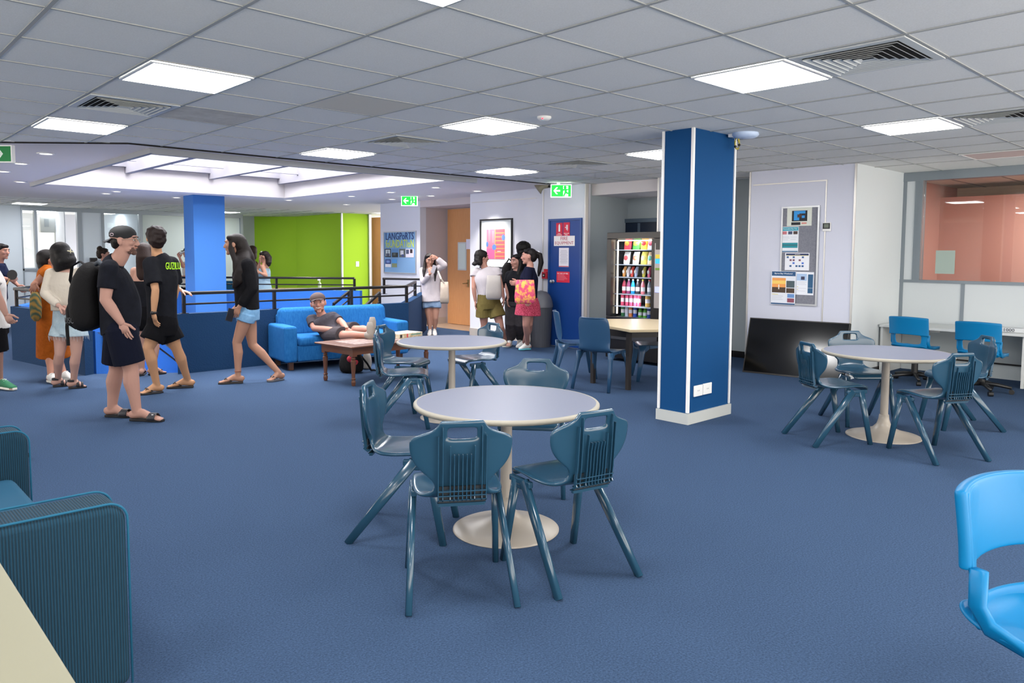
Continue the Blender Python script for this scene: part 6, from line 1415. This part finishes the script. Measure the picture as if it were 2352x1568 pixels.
for v in bm.verts: v.co += (v.co-p.HP(0, 0, 0)).normalized()*(noise.noise(v.co*38)*.014+noise.noise(v.co*90)*.005)
p.make('hair', bm, p.hair, .009, 3)
bk = dist(391, 605, 7.74); nb = (-f).normalized(); xd2 = nb.cross(UP)*-1
text_mesh('shirt_lettering', 'GUZILU', .155, .072, mat('lime_print', '#a8e020', .6), facing(p.J['shL'].lerp(p.J['shR'], .72)-UP*.03+nb*.140-p.loc, UP.cross(nb), nb), p.t, .003)
bm = newbm(); w_ = p.J['wrL']; loft(bm, [w_-UP*.012, w_+UP*.012], [.031, .031], seg=16); ball(bm, w_-FW*.030, (.018, .010, .018)); p.obj('wrist_watch', bm, M_black)
for s in 'LR': p.shoe(s, M_bshoe, M_bshoe, kind='flipflop', name='flip_flop')

# ---- girl in cream sweater
f = (FW*.95+RT*.1).normalized()
p = Person('girl in cream sweater and frayed pale denim shorts, hands clasped behind her back', 7.85, dict(head=(139, 584), neck=(151, 612), shL=(117, 628, 0), shR=(186, 626, .02), elL=(104, 674, -.10), wrL=(137, 704, -.19), elR=(198, 674, -.06), wrR=(160, 708, -.19),
    hipL=(143, 752, 0), hipR=(174, 752, 0), knL=(137, 812, -.02), knR=(175, 812, -.02), anL=G(134, 888), anR=G(170, 892), toL=Tt(158, 886), toR=Tt(194, 890)), skin='#b88b74', fwd=f, sc=.93, hair_c='#0e0b0c', vox=.0075)
p.body(headf=-RT*.75+FW*.35-UP*.35, headup=UP*.9-RT*.25, hands={'L': (RT-UP*.5, FW*-1, .5, .2, FW), 'R': (-RT*.8-UP*.4, UP, .6, .1, FW)}, legt=.98)
p.shirt(cloth('cream', '#bdb4a6'), hem=.42, sleeve=1.88, infl=.040, sl_r=.062, name='sweater', wide=True)
p.shorts(cloth('pale_denim', '#a9b8be', '#93a6b0', 14), length=.34, infl=.022, flare=.03, top=.42)
bm = newbm()
for s in 'LR':
    e = p.J['hip'+s].lerp(p.J['kn'+s], .34)
    for k in range(26): a = 2*PI*k/26; q = e+RT*.118*math.cos(a)+FW*.118*math.sin(a); cap_loft(bm, q+UP*.01, q-UP*(.02+.03*((k*7) % 5)/5)+RT*.004, .0012, .0008, 4)
p.obj('frayed_hem', bm, K('#c8d0d0'))
bm = p.hairblob([(0, -.015, .035, .088, .098, .082), (0, -.045, -.03, .092, .075, .10), (0, -.055, -.085, .088, .062, .065), (.062, .0, -.05, .034, .06, .095), (-.064, .01, -.05, .034, .06, .095), (0, .06, .05, .06, .035, .05)]); q = p.HP(0, -.03, -.02); loft(bm, [q, q-UP*.06, q-UP*.13, q-UP*.16+RT*.01], [(.098, .085), (.104, .085), (.100, .075), (.085, .06)], lat=RT, seg=20); p.make('hair', bm, p.hair, .009, 3)
bm = newbm(); q = dist(162, 576, 7.75); cap_loft(bm, q-RT*.03, q+RT*.03-UP*.01, .005, .004, 8); cap_loft(bm, q+UP*.02, q-UP*.02, .004, .004, 8); p.obj('hair_clip', bm, K('#cfc8a8'))
for s in 'LR': p.shoe(s, M_bshoe, M_bshoe, kind='sandal', name='sandal')

# ---- woman in the orange dress
f = (FW*.5+RT*.85).normalized()
p = Person('woman in long rust orange dress and white sneakers, behind the cream sweater girl', 8.45, dict(head=(112, 598), neck=(116, 618), shL=(103, 627, .10), shR=(110, 624, -.18), elR=(78, 655, -.20), wrR=(84, 655, -.36), elL=(120, 660, .12), wrL=(125, 680, .2), hipL=(122, 728, .08), hipR=(116, 730, -.08), knL=(128, 800, .06), knR=(118, 802, -.06),
    anL=G(147, 874), anR=G(117, 879), toL=Tt(166, 875), toR=Tt(131, 882)), skin='#a8745a', fwd=f, sc=.97, hair_c='#141011')
p.J['wrR'] = dist(82, 650, 8.22)
p.body(hands={'R': (-UP-RT*.5, RT, .3, .5, FW)}, headf=FW*.7+RT*.6)
p.shirt(cloth('rust', '#a85a1c', '#8f4a14'), hem=.05, sleeve=.30, infl=.016, sl_r=.062, name='dress_bodice')
p.skirt(cloth('rust2', '#a4561a', '#884512', 18), [(119, 686, 0, .150, .125), (121, 722, 0, .185, .155), (122, 770, 0, .190, .165), (124, 818, .02, .200, .175)], 'dress_skirt')
bm = p.hairblob(hair_full(p)+[(0, -.06, -.05, .06, .045, .06)]); p.make('hair', bm, p.hair, .009, 3)
for s in 'LR': p.shoe(s, M_wshoe, M_sole)
bc = dist(82, 704, 8.22); t = thing('patterned_bag', 'drawstring bag with green and orange zigzag pattern in the orange dressed woman hand', 'bag', bc)
bm = newbm(); loft(bm, [UP*.16, UP*.11, UP*.0, -UP*.12, -UP*.16], [(.03, .03), (.055, .04), (.062, .05), (.055, .045), (.02, .02)], lat=RT, seg=18); mz = wave_mat('zigzag_cloth', '#8a6a2c', '#2f4a3c', 9, 'DIAGONAL', .9, .2); obj('bag_body', bm, mz, t, smooth=True); bm = newbm(); tube(bm, [UP*.15, UP*.22+RT*.01], .006); obj('cord', bm, K('#6a4a20'), t)

# ---- man cut by left edge, white t-shirt
p = Person('man in white t-shirt, black shorts and green sneakers cut by the left edge', 7.75, dict(head=(-52, 566), neck=(-46, 596), shR=(-26, 624, -.18), shL=(-26, 624, .18), elR=(-4, 682, -.2), wrR=(14, 722, -.18), elL=(-20, 680, .2), wrL=(-20, 722, .2), hipR=(-14, 752, -.09), hipL=(-14, 752, .09), knR=(-6, 815, -.05), knL=(-24, 815, .1), anR=G(0, 893), anL=G(-60, 890), toR=Tt(32, 897), toL=Tt(-30, 893)), skin='#a87c66', fwd=RT, sc=1.0)
p.body(headf=RT, hands={'R': (-UP*.8+RT*.5, RT, 1.1, .1, FW)}, thick=1.05); p.shirt(cloth('white', '#c4c2be'), hem=-.02, sleeve=.55, infl=.03, sl_r=.075); p.shorts(cloth('black3', '#0e0e11'), length=.85, infl=.02)
bm = p.hairblob(hair_full(p)); p.make('hair', bm, p.hair, .009, 3)
p.shoe('R', mat('sneaker_green', '#1f6a48', .8), M_sole, name='sneaker'); p.shoe('L', mat('sneaker_green', '#1f6a48', .8), M_sole, name='sneaker')

# ---- paddle player at far left
p = Person('man in navy shirt with a black table tennis paddle beyond the left stair wall', 11.4, dict(head=(4, 578), neck=(-1, 600), shR=(2, 613, -.17), shL=(-3, 612, .17), elR=(-4, 638, -.24), wrR=(19, 641, -.2), elL=(26, 640, .12), wrL=(41, 655, .12), hipR=(-6, 684, -.09), hipL=(-6, 684, .09), knR=(-4, 745, -.08), knL=(-8, 745, .08), anR=G(-4, 806), anL=G(-10, 800), toR=Tt(14, 806), toL=Tt(8, 800)), skin='#a5735c', fwd=RT, sc=1.0, hair_c='#0f0c0d')
p.body(headf=RT-FW*.1, hands={'R': (RT-UP*.1, UP, 1.0, .1, FW), 'L': (RT*.5-UP*.6, RT, .4, .2, FW)}); p.shirt(cloth('navyshirt', '#141a30'), hem=-.02, sleeve=.7, infl=.02); p.shorts(cloth('black3', '#0e0e11'), length=.8)
bm = p.hairblob([(0, -.02, .045, .084, .094, .075), (0, -.055, .005, .074, .055, .06), (0, .05, .075, .06, .04, .026)]); p.make('hair', bm, p.hair, .009, 3)
for s in 'LR': p.shoe(s, M_bshoe, M_sole)
paddle('black table tennis paddle held up by the navy shirted player', dist(28, 631, 11.12), -FW, -RT*.5-UP*.8, .075)

# ---- brown haired girl with hand on the rail
f = (FW*.85+RT*.25).normalized()
p = Person('girl with long brown hair and bare upper back resting a hand on the handrail', 8.78, dict(head=(331, 582), neck=(330, 604), shL=(309, 622, 0), shR=(352, 621, -.02), elR=(386, 654, .02), wrR=(417, 667, .12), elL=(303, 665, .0), wrL=(306, 705, .02), hipL=(323, 738, .0), hipR=(349, 738, .0), knL=(325, 800, -.02), knR=(356, 800, -.0), anL=G(326, 862), anR=G(352, 861), toL=Tt(330, 857), toR=Tt(377, 858)), skin='#b98a70', fwd=f, sc=.95, hair_c='#3a221c', vox=.008)
p.body(headf=FW*.8-RT*.3, hands={'R': (RT*.9-UP*.25, -FW, .35, .25, -UP), 'L': (-UP, -FW, .4, .1, RT)})
p.shirt(cloth('black2', '#121317'), hem=.28, sleeve=.1, infl=.010, name='tube_top', sleeves='', cut=[(dist(331, 645, 8.78), UP)])
p.shorts(cloth('black3', '#0e0e11'), length=.35, infl=.018, top=.32)
bm = p.hairblob(hair_full(p)); loft(bm, [p.HP(0, -.06, .05), p.HP(0, -.10, -.04), dist(330, 618, 8.70), dist(326, 636, 8.69), dist(324, 646, 8.69)], [(.07, .05), (.085, .045), (.090, .035), (.065, .025), (.02, .012)], lat=RT, seg=18); p.make('hair', bm, p.hair, .009, 3)
for s in 'LR': p.shoe(s, M_bshoe, M_bshoe, kind='flipflop', name='flip_flop')

# ---- curly haired girl beyond the stairwell
p = Person('girl with curly brown hair tied up, seen between the backpack and the cap', 15.6, dict(head=(238, 584), neck=(238, 601), shL=(226, 611, .0), shR=(250, 611, 0), elL=(222, 640), wrL=(224, 665), elR=(254, 640), wrR=(254, 665), hipL=(233, 672), hipR=(245, 672), knL=(233, 710), knR=(245, 710), anL=dist(233, 745, 15.6), anR=dist(245, 745, 15.6), toL=dist(235, 752, 15.5), toR=dist(248, 752, 15.5)), skin='#ad7c64', fwd=FW*.5+RT*.8, sc=1.05, hair_c='#3a281c', vox=.014)
p.body(headf=FW*.3+RT*.9, hs=1.15); p.shirt(cloth('taupe', '#8c7468'), hem=.0, sleeve=.3, infl=.02); p.shorts(cloth('black3', '#0e0e11'), length=.5)
bm = p.hairblob(hair_full(p, vol=1.05)+[(0, -.06, .10, .05, .05, .05)]); 
for v in bm.verts: v.co += (v.co-p.HP(0, 0, 0)).normalized()*noise.noise(v.co*40)*.02
p.make('hair', bm, p.hair, .009, 3)

# ---- walking girl
f = (-RT).normalized()
p = Person('girl with very long dark hair in black sweater and denim shorts walking left', 8.35, dict(head=(539, 562), neck=(549, 586), shL=(569, 607, -.15), shR=(557, 606, .15), elL=(580, 662, -.17), wrL=(549, 706, -.19), elR=(560, 660, .17), wrR=(545, 700, .17),
    hipL=(567, 722, -.075), hipR=(571, 722, .075), knL=(544, 786, -.08), knR=(580, 792, .06), anL=G(547, 880), anR=dist(641, 856, 8.46), toL=Tt(506, 882), toR=Tt(619, 877)), skin='#a8785c', fwd=f, sc=.97, hair_c='#241915', vox=.007)
p.body(headf=-RT*1-FW*.12, hands={'L': (-UP*.85-RT*.45, -RT, .55, .15, FW), 'R': (-UP, -RT, .4, .1, -FW)}, legt=.95, brow='#241915')
p.shirt(cloth('black4', '#101012', '#19191c'), hem=.10, sleeve=1.88, infl=.030, sl_r=.072, name='sweater')
p.shorts(cloth('denim', '#5f8ab0', '#7ba3c4', 16), length=.22, infl=.018, flare=.014, top=.25)
bm = p.hairblob(hair_full(p, vol=1.02))
loft(bm, [p.HP(0, -.05, .05), p.HP(0, -.07, -.06), dist(559, 598, 8.28), dist(556, 625, 8.20), dist(546, 645, 8.18), dist(536, 662, 8.19)], [(.075, .06), (.085, .055), (.085, .060), (.075, .05), (.055, .03), (.018, .012)], lat=RT, seg=18)
loft(bm, [p.HP(0, -.06, .02), dist(572, 590, 8.38), dist(582, 615, 8.42), dist(588, 650, 8.40)], [(.07, .07), (.055, .08), (.035, .07), (.01, .02)], lat=RT, seg=16)
loft(bm, [p.HP(-.055, .01, .05), p.HP(-.072, .02, -.04), dist(540, 600, 8.22), dist(537, 640, 8.2)], [(.03, .02), (.035, .02), (.03, .018), (.012, .01)], lat=RT, seg=12); p.make('hair', bm, p.hair, .009, 3)
bm = newbm(); q = p.J['anL']+UP*.05; tube(bm, [q+RT*.036*math.cos(a)+FW*.036*math.sin(a) for a in [2*PI*k/14 for k in range(15)]], .003, 6); p.obj('anklet', bm, K('#7a3a28'))
p.shoe('L', M_bshoe, mat('flip_dark', '#2a2422', .7), kind='flipflop', name='flip_flop'); p.shoe('R', M_bshoe, mat('flip_grey', '#5a5a60', .6), kind='flipflop', name='flip_flop')
q = dist(529, 723, 8.13); t = thing('mobile_phone', 'black mobile phone in the hand of the walking girl', 'phone', q); bm = newbm(); box(bm, (-.038, -.004, -.07), (.038, .004, .07), 0, Matrix.Rotation(.3, 4, 'Y')); obj('case', bm, M_black, t, bevel=.003); bm = newbm(); box(bm, (-.034, -.0055, -.064), (.034, -.004, .064), 0, Matrix.Rotation(.3, 4, 'Y')); obj('screen', bm, mat('phone_glass', '#1c1a20', .1), t)

# ---- background people near the green wall
p = Person('long haired person in brown jacket mostly hidden behind the walking girl', 16.3, dict(head=(577, 577), neck=(578, 596), shL=(569, 606, -.1), shR=(586, 606, .1), elL=(567, 630, -.1), wrL=(567, 652, -.1), elR=(587, 628, .1), wrR=(587, 650), hipL=(573, 664), hipR=(583, 664), knL=(573, 705), knR=(583, 705), anL=dist(573, 728, 16.3), anR=dist(583, 728, 16.3)), skin='#a8785c', fwd=-RT, sc=1.05, hair_c='#4a2f1e', vox=.014)
p.body(feet=False, hs=1.1); p.shirt(cloth('brown', '#4a3020', '#3a2418', 10), hem=.0, sleeve=1.9, infl=.035, name='jacket'); p.shorts(cloth('black3', '#0e0e11'), length=1.9)
bm = p.hairblob(hair_full(p)+[(0, -.06, -.08, .07, .05, .09)]); p.make('hair', bm, p.hair, .009, 3)
f = (-RT*.8-FW*.2).normalized()
p = Person('girl in strapless denim dress with crossed arms before the green wall', 15.5, dict(head=(607, 590), neck=(610, 602), shL=(603, 613, -.12), shR=(613, 612, .12), elL=(611, 633, -.18), wrL=(597, 626, -.26), elR=(592, 622, .0), wrR=(597, 601, -.14), hipL=(602, 668, -.05), hipR=(612, 668, .05), knL=(603, 705), knR=(612, 705), anL=dist(603, 742, 15.5), anR=dist(612, 742, 15.5)), skin='#b07f62', fwd=f, sc=.98, hair_c='#241712', vox=.012)
p.body(feet=False, headf=-RT-UP*.2, hands={'L': (-RT, UP, .6, .1, FW), 'R': (UP, -FW, .6, .1, RT)}, hs=1.05)
p.shirt(cloth('denim_dress', '#8ea9b8'), hem=.0, infl=.014, sleeves='', name='dress_top', cut=[(dist(607, 616, 15.5), UP)])
p.skirt(cloth('denim_dress'  , '#8ea9b8'), [(606, 640, 0, .13, .11), (606, 658, 0, .17, .15), (606, 690, 0, .22, .20)], 'dress_skirt')
bm = p.hairblob(hair_full(p, vol=.98)); loft(bm, [p.HP(0, -.05, .05), p.HP(0, -.08, -.04), dist(617, 604, 15.4), dist(618, 612, 15.4)], [(.06, .05), (.07, .05), (.06, .04), (.02, .02)], lat=RT, seg=14); p.make('hair', bm, p.hair, .009, 3)
bm = newbm(); tube(bm, [p.HP(-.07, .02, .06), p.HP(-.03, .03, .115), p.HP(.03, .03, .115), p.HP(.07, .02, .06)], .008, 6); p.obj('headband', bm, K('#d8d4cc'))
# drinking player behind the pale column
p = Person('person drinking behind the pale blue column, only forearms showing', 17.3, dict(head=(431, 580), neck=(434, 597), shR=(424, 607, 0), shL=(446, 607, 0), elR=(420, 612, -.25), wrR=(413, 592, -.30), elL=(440, 632, -.2), wrL=(419, 636, -.30), hipR=(428, 660), hipL=(441, 660), knR=(429, 695), knL=(441, 695), anR=dist(429, 730, 17.3), anL=dist(441, 730, 17.3)), skin='#b9826a', fwd=-FW*.5-RT*.85, sc=1.08, vox=.014)
p.body(feet=False, hands={'R': (UP-RT*.3, RT, .8, .1, RT), 'L': (-RT, UP, 1.0, .1, FW)}, hs=1.05); p.shirt(cloth('white', '#c4c2be'), hem=0, sleeve=.5, infl=.02); p.shorts(cloth('black3', '#0e0e11'), length=.6)
bm = p.hairblob(hair_full(p)); p.make('hair', bm, p.hair, .009, 3); cap_geo(p, mat('cap_black', '#121214', .8), 1)
paddle('grey table tennis paddle left of the pale blue column', dist(406, 627, 16.95), -FW+RT*.4, RT*.7-UP*.5, .085, '#4c4a50')
q = dist(415, 580, 16.9); t = thing('drinking_bottle', 'small bottle lifted to drink beside the pale blue column', 'bottle', q); bm = newbm(); loft(bm, [-RT*.02-UP*.02, RT*.10+UP*.03], [.022, .016]); obj('bottle_body', bm, K('#b8bcc4'), t)

# ---- man on the sofa
f = (-FW*.85+RT*.35).normalized()
p = Person('smiling man in brown cap and grey t-shirt sprawled on the blue sofa', 9.50, dict(head=(731, 697, -.02), neck=(737, 719), shR=(714, 732, -.0), shL=(768, 728, .02), elR=(722, 754, -.12), wrR=(786, 759, -.36), elL=(786, 741, -.10), wrL=(797, 755, -.36),
    hipR=(757, 769, -.14), hipL=(772, 762, .0), knR=(796, 770, -.48), knL=(826, 757, -.30), anR=dist(846, 769, 8.78), anL=dist(853, 757, 8.92), toR=dist(856, 752, 8.74), toL=dist(856, 742, 8.90)), skin='#b98168', fwd=f, sc=.98, hair_c='#241914', vox=.007, base=dist(757, 769, 9.40))
p.body(headf=-FW+RT*.20+UP*.10, headup=UP*.97-RT*.14, smile=True, hs=1.17, hands={'R': (RT*.9-UP*.2-FW*.2, UP, .6, .1, -UP), 'L': (-FW*.5-UP*.3+RT*.5, -RT, .6, .1, -UP)}, feet=False, shut=False, brow='#2a1a14', thick=1.1)
p.shirt(cloth('charcoal', '#47444b', '#3c393f'), hem=-.02, sleeve=.62, infl=.020, sl_r=.062)
p.shorts(cloth('grey_brown', '#453f42'), length=.80, infl=.018, flare=.012, top=.2)
bm = p.hairblob([(0, -.02, .03, .081, .090, .07)]); p.make('hair', bm, p.hair, .009, 3); cap_geo(p, mat('cap_brown', '#4a3a38', .85), 1)
text_mesh('shirt_print', 'surf co', .07, .03, K('#b8b4c8'), facing(p.J['shR'].lerp(p.J['shL'], .72)-UP*.055+f*.135-p.loc, UP.cross(-FW)*1, -FW), p.t, .002)
bm = p.hairblob([(0, .026, -.066, .049, .050, .034)]); p.obj('beard', bm, mat('beard_light', '#6e4c3e', .9, bump=(90, .8)))
for s, a_, t_ in (('R', p.J['anR'], p.J['toR']), ('L', p.J['anL'], p.J['toL'])):
    bm = newbm(); d = (t_-a_).normalized(); out = (a_-p.J['kn'+s]).normalized(); loft(bm, [a_-out*.03, a_+out*.01, a_+out*.05-UP*.01], [.040, .046, .040], seg=14); loft(bm, [a_+out*.035-UP*.05, a_+out*.035+UP*.02, a_+out*.03+UP*.10, a_+out*.03+UP*.15], [(.034, .030), (.040, .034), (.044, .026), (.028, .016)], lat=RT, seg=14)
    p.obj('shoe', bm, mat('suede_grey', '#8f8880', .9))

# ---- girl with the phone
f = -FW
p = Person('girl in white shirt holding a phone with one hand on her head', 13.38, dict(head=(987, 598), neck=(984, 612), shR=(970, 622, 0), shL=(1003, 620, 0), elL=(1020, 608, -.10), wrL=(1003, 592, -.12), elR=(973, 646, -.10), wrR=(988, 628, -.24), hipR=(982, 694), hipL=(1001, 694), knR=(986, 732, -.04), knL=(1000, 731, -.04), anR=G(988, 769), anL=G(998, 768), toR=Tt(986, 773), toL=Tt(999, 773)), skin='#b98468', fwd=f, sc=.92, hair_c='#1c1416', vox=.009)
p.body(headf=-FW+RT*.25-UP*.15, hands={'L': (-RT*.9+UP*.25, -UP, .5, .3, FW), 'R': (UP*.9+RT*.3, -RT, .7, .15, FW)}, brow='#1c1416')
p.shirt(cloth('white2', '#b4adb0'), hem=.04, sleeve=1.88, infl=.040, sl_r=.072, name='shirt'); p.shorts(cloth('denim2', '#7089a8', '#8ba2bc', 16), length=.35, infl=.02, top=.2, flare=.012)
bm = p.hairblob(hair_full(p)); 
for sg in (-1, 1): loft(bm, [p.HP(sg*.055, .0, .05), p.HP(sg*.075, .0, -.04), dist(987-sg*13, 622, 13.2), dist(987-sg*(14 if sg > 0 else 12), 636 if sg > 0 else 646, 13.14)], [(.035, .035), (.03, .04), (.035, .03), (.012, .012)], lat=RT, seg=12)
p.make('hair', bm, p.hair, .009, 3); glasses(p, K('#5a4a40'))
for s in 'LR': p.shoe(s, M_wshoe, M_sole)
q = dist(996, 618, 12.97); t = thing('mobile_phone', 'silver grey mobile phone held up by the girl in the white shirt', 'phone', q); bm = newbm(); box(bm, (-.035, -.004, -.07), (.035, .004, .07), 0, Matrix.Rotation(-YAW, 4, 'Z')@Matrix.Rotation(.35, 4, 'Y')); obj('case', bm, K('#8c8a90'), t, bevel=.003)
def tote(label, c, w_, h_, m, straps, dirx=RT, extra=None):
    t = thing('tote_bag', label, 'bag', c); bm = newbm(); loft(bm, [UP*h_/2, UP*h_*.2, -UP*h_*.2, -UP*h_*.42, -UP*h_/2], [(w_*.42, .02), (w_*.46, .045), (w_*.5, .055), (w_*.48, .045), (w_*.40, .02)], lat=dirx, seg=20, power=.7); obj('bag_body', bm, m, t, smooth=True)
    for s_ in straps: bm = newbm(); loft(bm, [V(q)-V(c) for q in s_], [(.014, .004)]*len(s_), lat=RT, seg=8); obj('strap', bm, K('#b8b0a0'), t)
    return t
tote('cream tote bag at the side of the girl with the phone', dist(1021, 672, 13.12), .16, .38, mat('canvas', '#a3978a', .9, bump=(20, .5)), [[dist(1006, 622, 13.15), dist(1013, 640, 13.05), dist(1020, 650, 13.08)]])

# ---- group by the picture
f = (FW*.85+RT*.35).normalized()
p = Person('girl in white blouse and olive shorts seen from behind', 11.45, dict(head=(1107, 592), neck=(1112, 611), shL=(1090, 624, .02), shR=(1141, 622, -.02), elL=(1088, 660, -.04), wrL=(1092, 692, -.02), elR=(1151, 656, -.03), wrR=(1157, 686, -.02), hipL=(1110, 700), hipR=(1136, 700), knL=(1112, 748, .05), knR=(1150, 750, -.05), anL=G(1108, 787), anR=G(1161, 797), toL=Tt(1114, 784), toR=Tt(1168, 797)), skin='#b27e66', fwd=f, sc=.97, hair_c='#241a18', vox=.008)
p.body(headf=FW*.4+RT*.85, hands={'L': (-UP, FW, .3, .1, RT), 'R': (-UP, FW, .3, .1, -RT)}, hs=1.0)
p.shirt(cloth('white2', '#b4adb0'), hem=.30, sleeve=.30, infl=.028, sl_r=.07, name='blouse'); p.shorts(cloth('olive', '#6e6238', '#5f5430'), length=.55, infl=.025, flare=.03, top=.38)
bm = p.hairblob(hair_full(p, vol=1.10)+[(0, -.075, -.04, .085, .05, .07), (-.02, -.11, -.09, .06, .035, .035), (.05, -.06, -.07, .045, .05, .05)]); bmesh.ops.subdivide_edges(bm, edges=bm.edges, cuts=1, use_grid_fill=True)
for v in bm.verts: v.co += (v.co-p.HP(0, 0, 0)).normalized()*noise.noise(v.co*40)*.014
if 1: p.make('hair', bm, p.hair, .009, 3)
bm = newbm(); cap_loft(bm, p.HP(-.055, -.085, .04), p.HP(-.045, -.09, -.04), .008, .008, 8); p.obj('hair_claw', bm, K('#a8a878'))
for s in 'LR': p.shoe(s, K('#c89a88'), M_sole, kind='slide', name='slide_sandal')
tote('plain white tote bag on the shoulder of the girl in olive shorts', dist(1134, 660, 11.2), .24, .36, mat('canvas_white', '#a19b96', .9, bump=(20, .5)), [[dist(1133, 612, 11.62), dist(1131, 630, 11.55), dist(1128, 636, 11.55)], [dist(1137, 614, 11.7), dist(1140, 630, 11.58), dist(1142, 638, 11.56)]])
f = (-RT*.55-FW*.75).normalized()
p = Person('long haired girl in black t-shirt and grey jeans facing her friends', 11.65, dict(head=(1187, 601), neck=(1187, 618), shR=(1170, 630, .06), shL=(1201, 629, -.06), elR=(1164, 658), wrR=(1168, 684, -.08), elL=(1200, 658, -.1), wrL=(1190, 672, -.2), hipR=(1174, 694), hipL=(1192, 694), knR=(1173, 742), knL=(1194, 742), anR=G(1172, 793), anL=G(1196, 790), toR=Tt(1168, 797), toL=Tt(1192, 794)), skin='#b27f6a', fwd=f, sc=.95, hair_c='#191315', vox=.008)
p.body(headf=-RT*.7-FW*.6, brow='#191315', hands={'R': (-UP, f, .4, .1, RT)}); p.shirt(cloth('black2', '#121317'), hem=.05, sleeve=.75, infl=.03, sl_r=.07); p.shorts(cloth('grey_denim', '#4a474a', '#3c3a3e', 14), length=1.86, infl=.025, fl=1.12, name='jeans', top=.25, r_end=.075)
bm = p.hairblob(hair_full(p)); 
for sg in (-1, 1): loft(bm, [p.HP(sg*.055, -.01, .05), p.HP(sg*.075, -.01, -.05), p.HP(sg*.07, .03, -.18), p.HP(sg*.05, .08, -.30)], [(.035, .035), (.035, .04), (.035, .03), (.012, .012)], lat=RT, seg=12)
p.make('hair', bm, p.hair, .009, 3); 
for s in 'LR': p.shoe(s, M_wshoe, M_sole)
f = (-RT*.95+FW*.2).normalized()
p = Person('girl with ponytail in navy top and red dotted skirt, in profile', 11.0, dict(head=(1215, 589), neck=(1218, 608), shL=(1213, 623, -.15), shR=(1219, 622, .15), elL=(1211, 655, -.20), wrL=(1190, 650, -.24), elR=(1214, 652, .18), wrR=(1194, 655, .10), hipL=(1213, 698, -.07), hipR=(1215, 698, .07), knL=(1208, 746, -.06), knR=(1216, 744, .07), anL=G(1211, 804), anR=G(1204, 799), toL=Tt(1195, 805), toR=Tt(1188, 799)), skin='#b37e68', fwd=f, sc=.97, hair_c='#1c1417', vox=.008)
p.body(headf=-RT+FW*.1, brow='#1c1417', hands={'L': (-RT, UP, .7, .1, FW)}); p.shirt(cloth('navy2', '#14162a'), hem=.12, sleeve=1.85, infl=.028, sl_r=.07, name='sweater')
p.skirt(mat('cloth_reddots', '#8a1430', .9, mix=('#c8506a', 90, .06), bump=(12, .6)), [(1213, 683, 0, .125, .135), (1213, 700, 0, .150, .175), (1212, 724, 0, .165, .195)], 'skirt')
bm = p.hairblob(hair_full(p, vol=.96)+[(0, -.105, .045, .03, .03, .03)]); loft(bm, [p.HP(0, -.10, .05), p.HP(0, -.15, .03), p.HP(0, -.165, -.08), p.HP(0, -.14, -.20), p.HP(0, -.13, -.27)], [(.025, .025), (.04, .035), (.045, .04), (.04, .03), (.012, .012)], lat=FW, seg=14); p.make('hair', bm, p.hair, .009, 3)
bm = newbm(); ball(bm, p.HP(0, -.125, .05), (.012, .03, .03), p.HB); p.obj('hair_tie', bm, K('#b8b8c0'))
p.shoe('L', M_wshoe, mat('sole_teal', '#5ab0c0', .7), name='sneaker'); p.shoe('R', M_wshoe, M_sole, name='sneaker')
mt_ = mat('floral_tote', '#cf3f6e', .8, mix=('#e8a94e', 16, .06), bump=(20, .3)); 
tote('pink and yellow patterned tote bag held by the girl in the red skirt', dist(1206, 670, 10.66), .30, .34, mt_, [[dist(1214, 612, 11.1), dist(1220, 632, 11.05), dist(1216, 648, 11.02)], [dist(1210, 614, 11.15), dist(1206, 632, 11.05), dist(1200, 648, 11.02)]])
p = Person('person with curly black hair standing behind the two girls', 11.92, dict(head=(1203, 576), neck=(1200, 597), shL=(1184, 608, .05), shR=(1214, 608, -.05), elL=(1182, 640), wrL=(1184, 668), elR=(1217, 640), wrR=(1217, 668), hipL=(1192, 680), hipR=(1208, 680), knL=(1192, 728), knR=(1208, 728), anL=G(1194, 789), anR=G(1207, 789), toL=Tt(1196, 786), toR=Tt(1209, 786)), skin='#7c5440', fwd=FW*.9+RT*.2, sc=1.03, hair_c='#151010', vox=.011)
p.body(hs=1.05); p.shirt(cloth('black2', '#121317'), hem=-.02, sleeve=.6, infl=.02); p.shorts(cloth('black3', '#0e0e11'), length=.8)
bm = p.hairblob([(0, -.02, .05, .115, .120, .10), (0, -.05, .0, .10, .08, .08)], ); bmesh.ops.subdivide_edges(bm, edges=bm.edges, cuts=2, use_grid_fill=True)
for v in bm.verts: v.co += (v.co-p.HP(0, 0, 0)).normalized()*(noise.noise(v.co*45)*.016)
p.make('hair', bm, p.hair, .009, 3)
for s in 'LR': p.shoe(s, M_bshoe, M_sole)
q = dist(1166, 632, 11.95); t = thing('backpack', 'black backpack between the white blouse girl and the long haired girl', 'backpack', q); bm = newbm(); loft(bm, [UP*.20, UP*.12, -UP*.05, -UP*.2], [(.04, .05), (.09, .08), (.11, .09), (.09, .07)], lat=RT, seg=16, power=.8); obj('pack_body', bm, M_bag, t, smooth=True); bm = newbm(); tube(bm, [UP*.18-RT*.03, UP*.26+RT*.02, UP*.20+RT*.08], .012); obj('carry_loop', bm, M_bag, t)
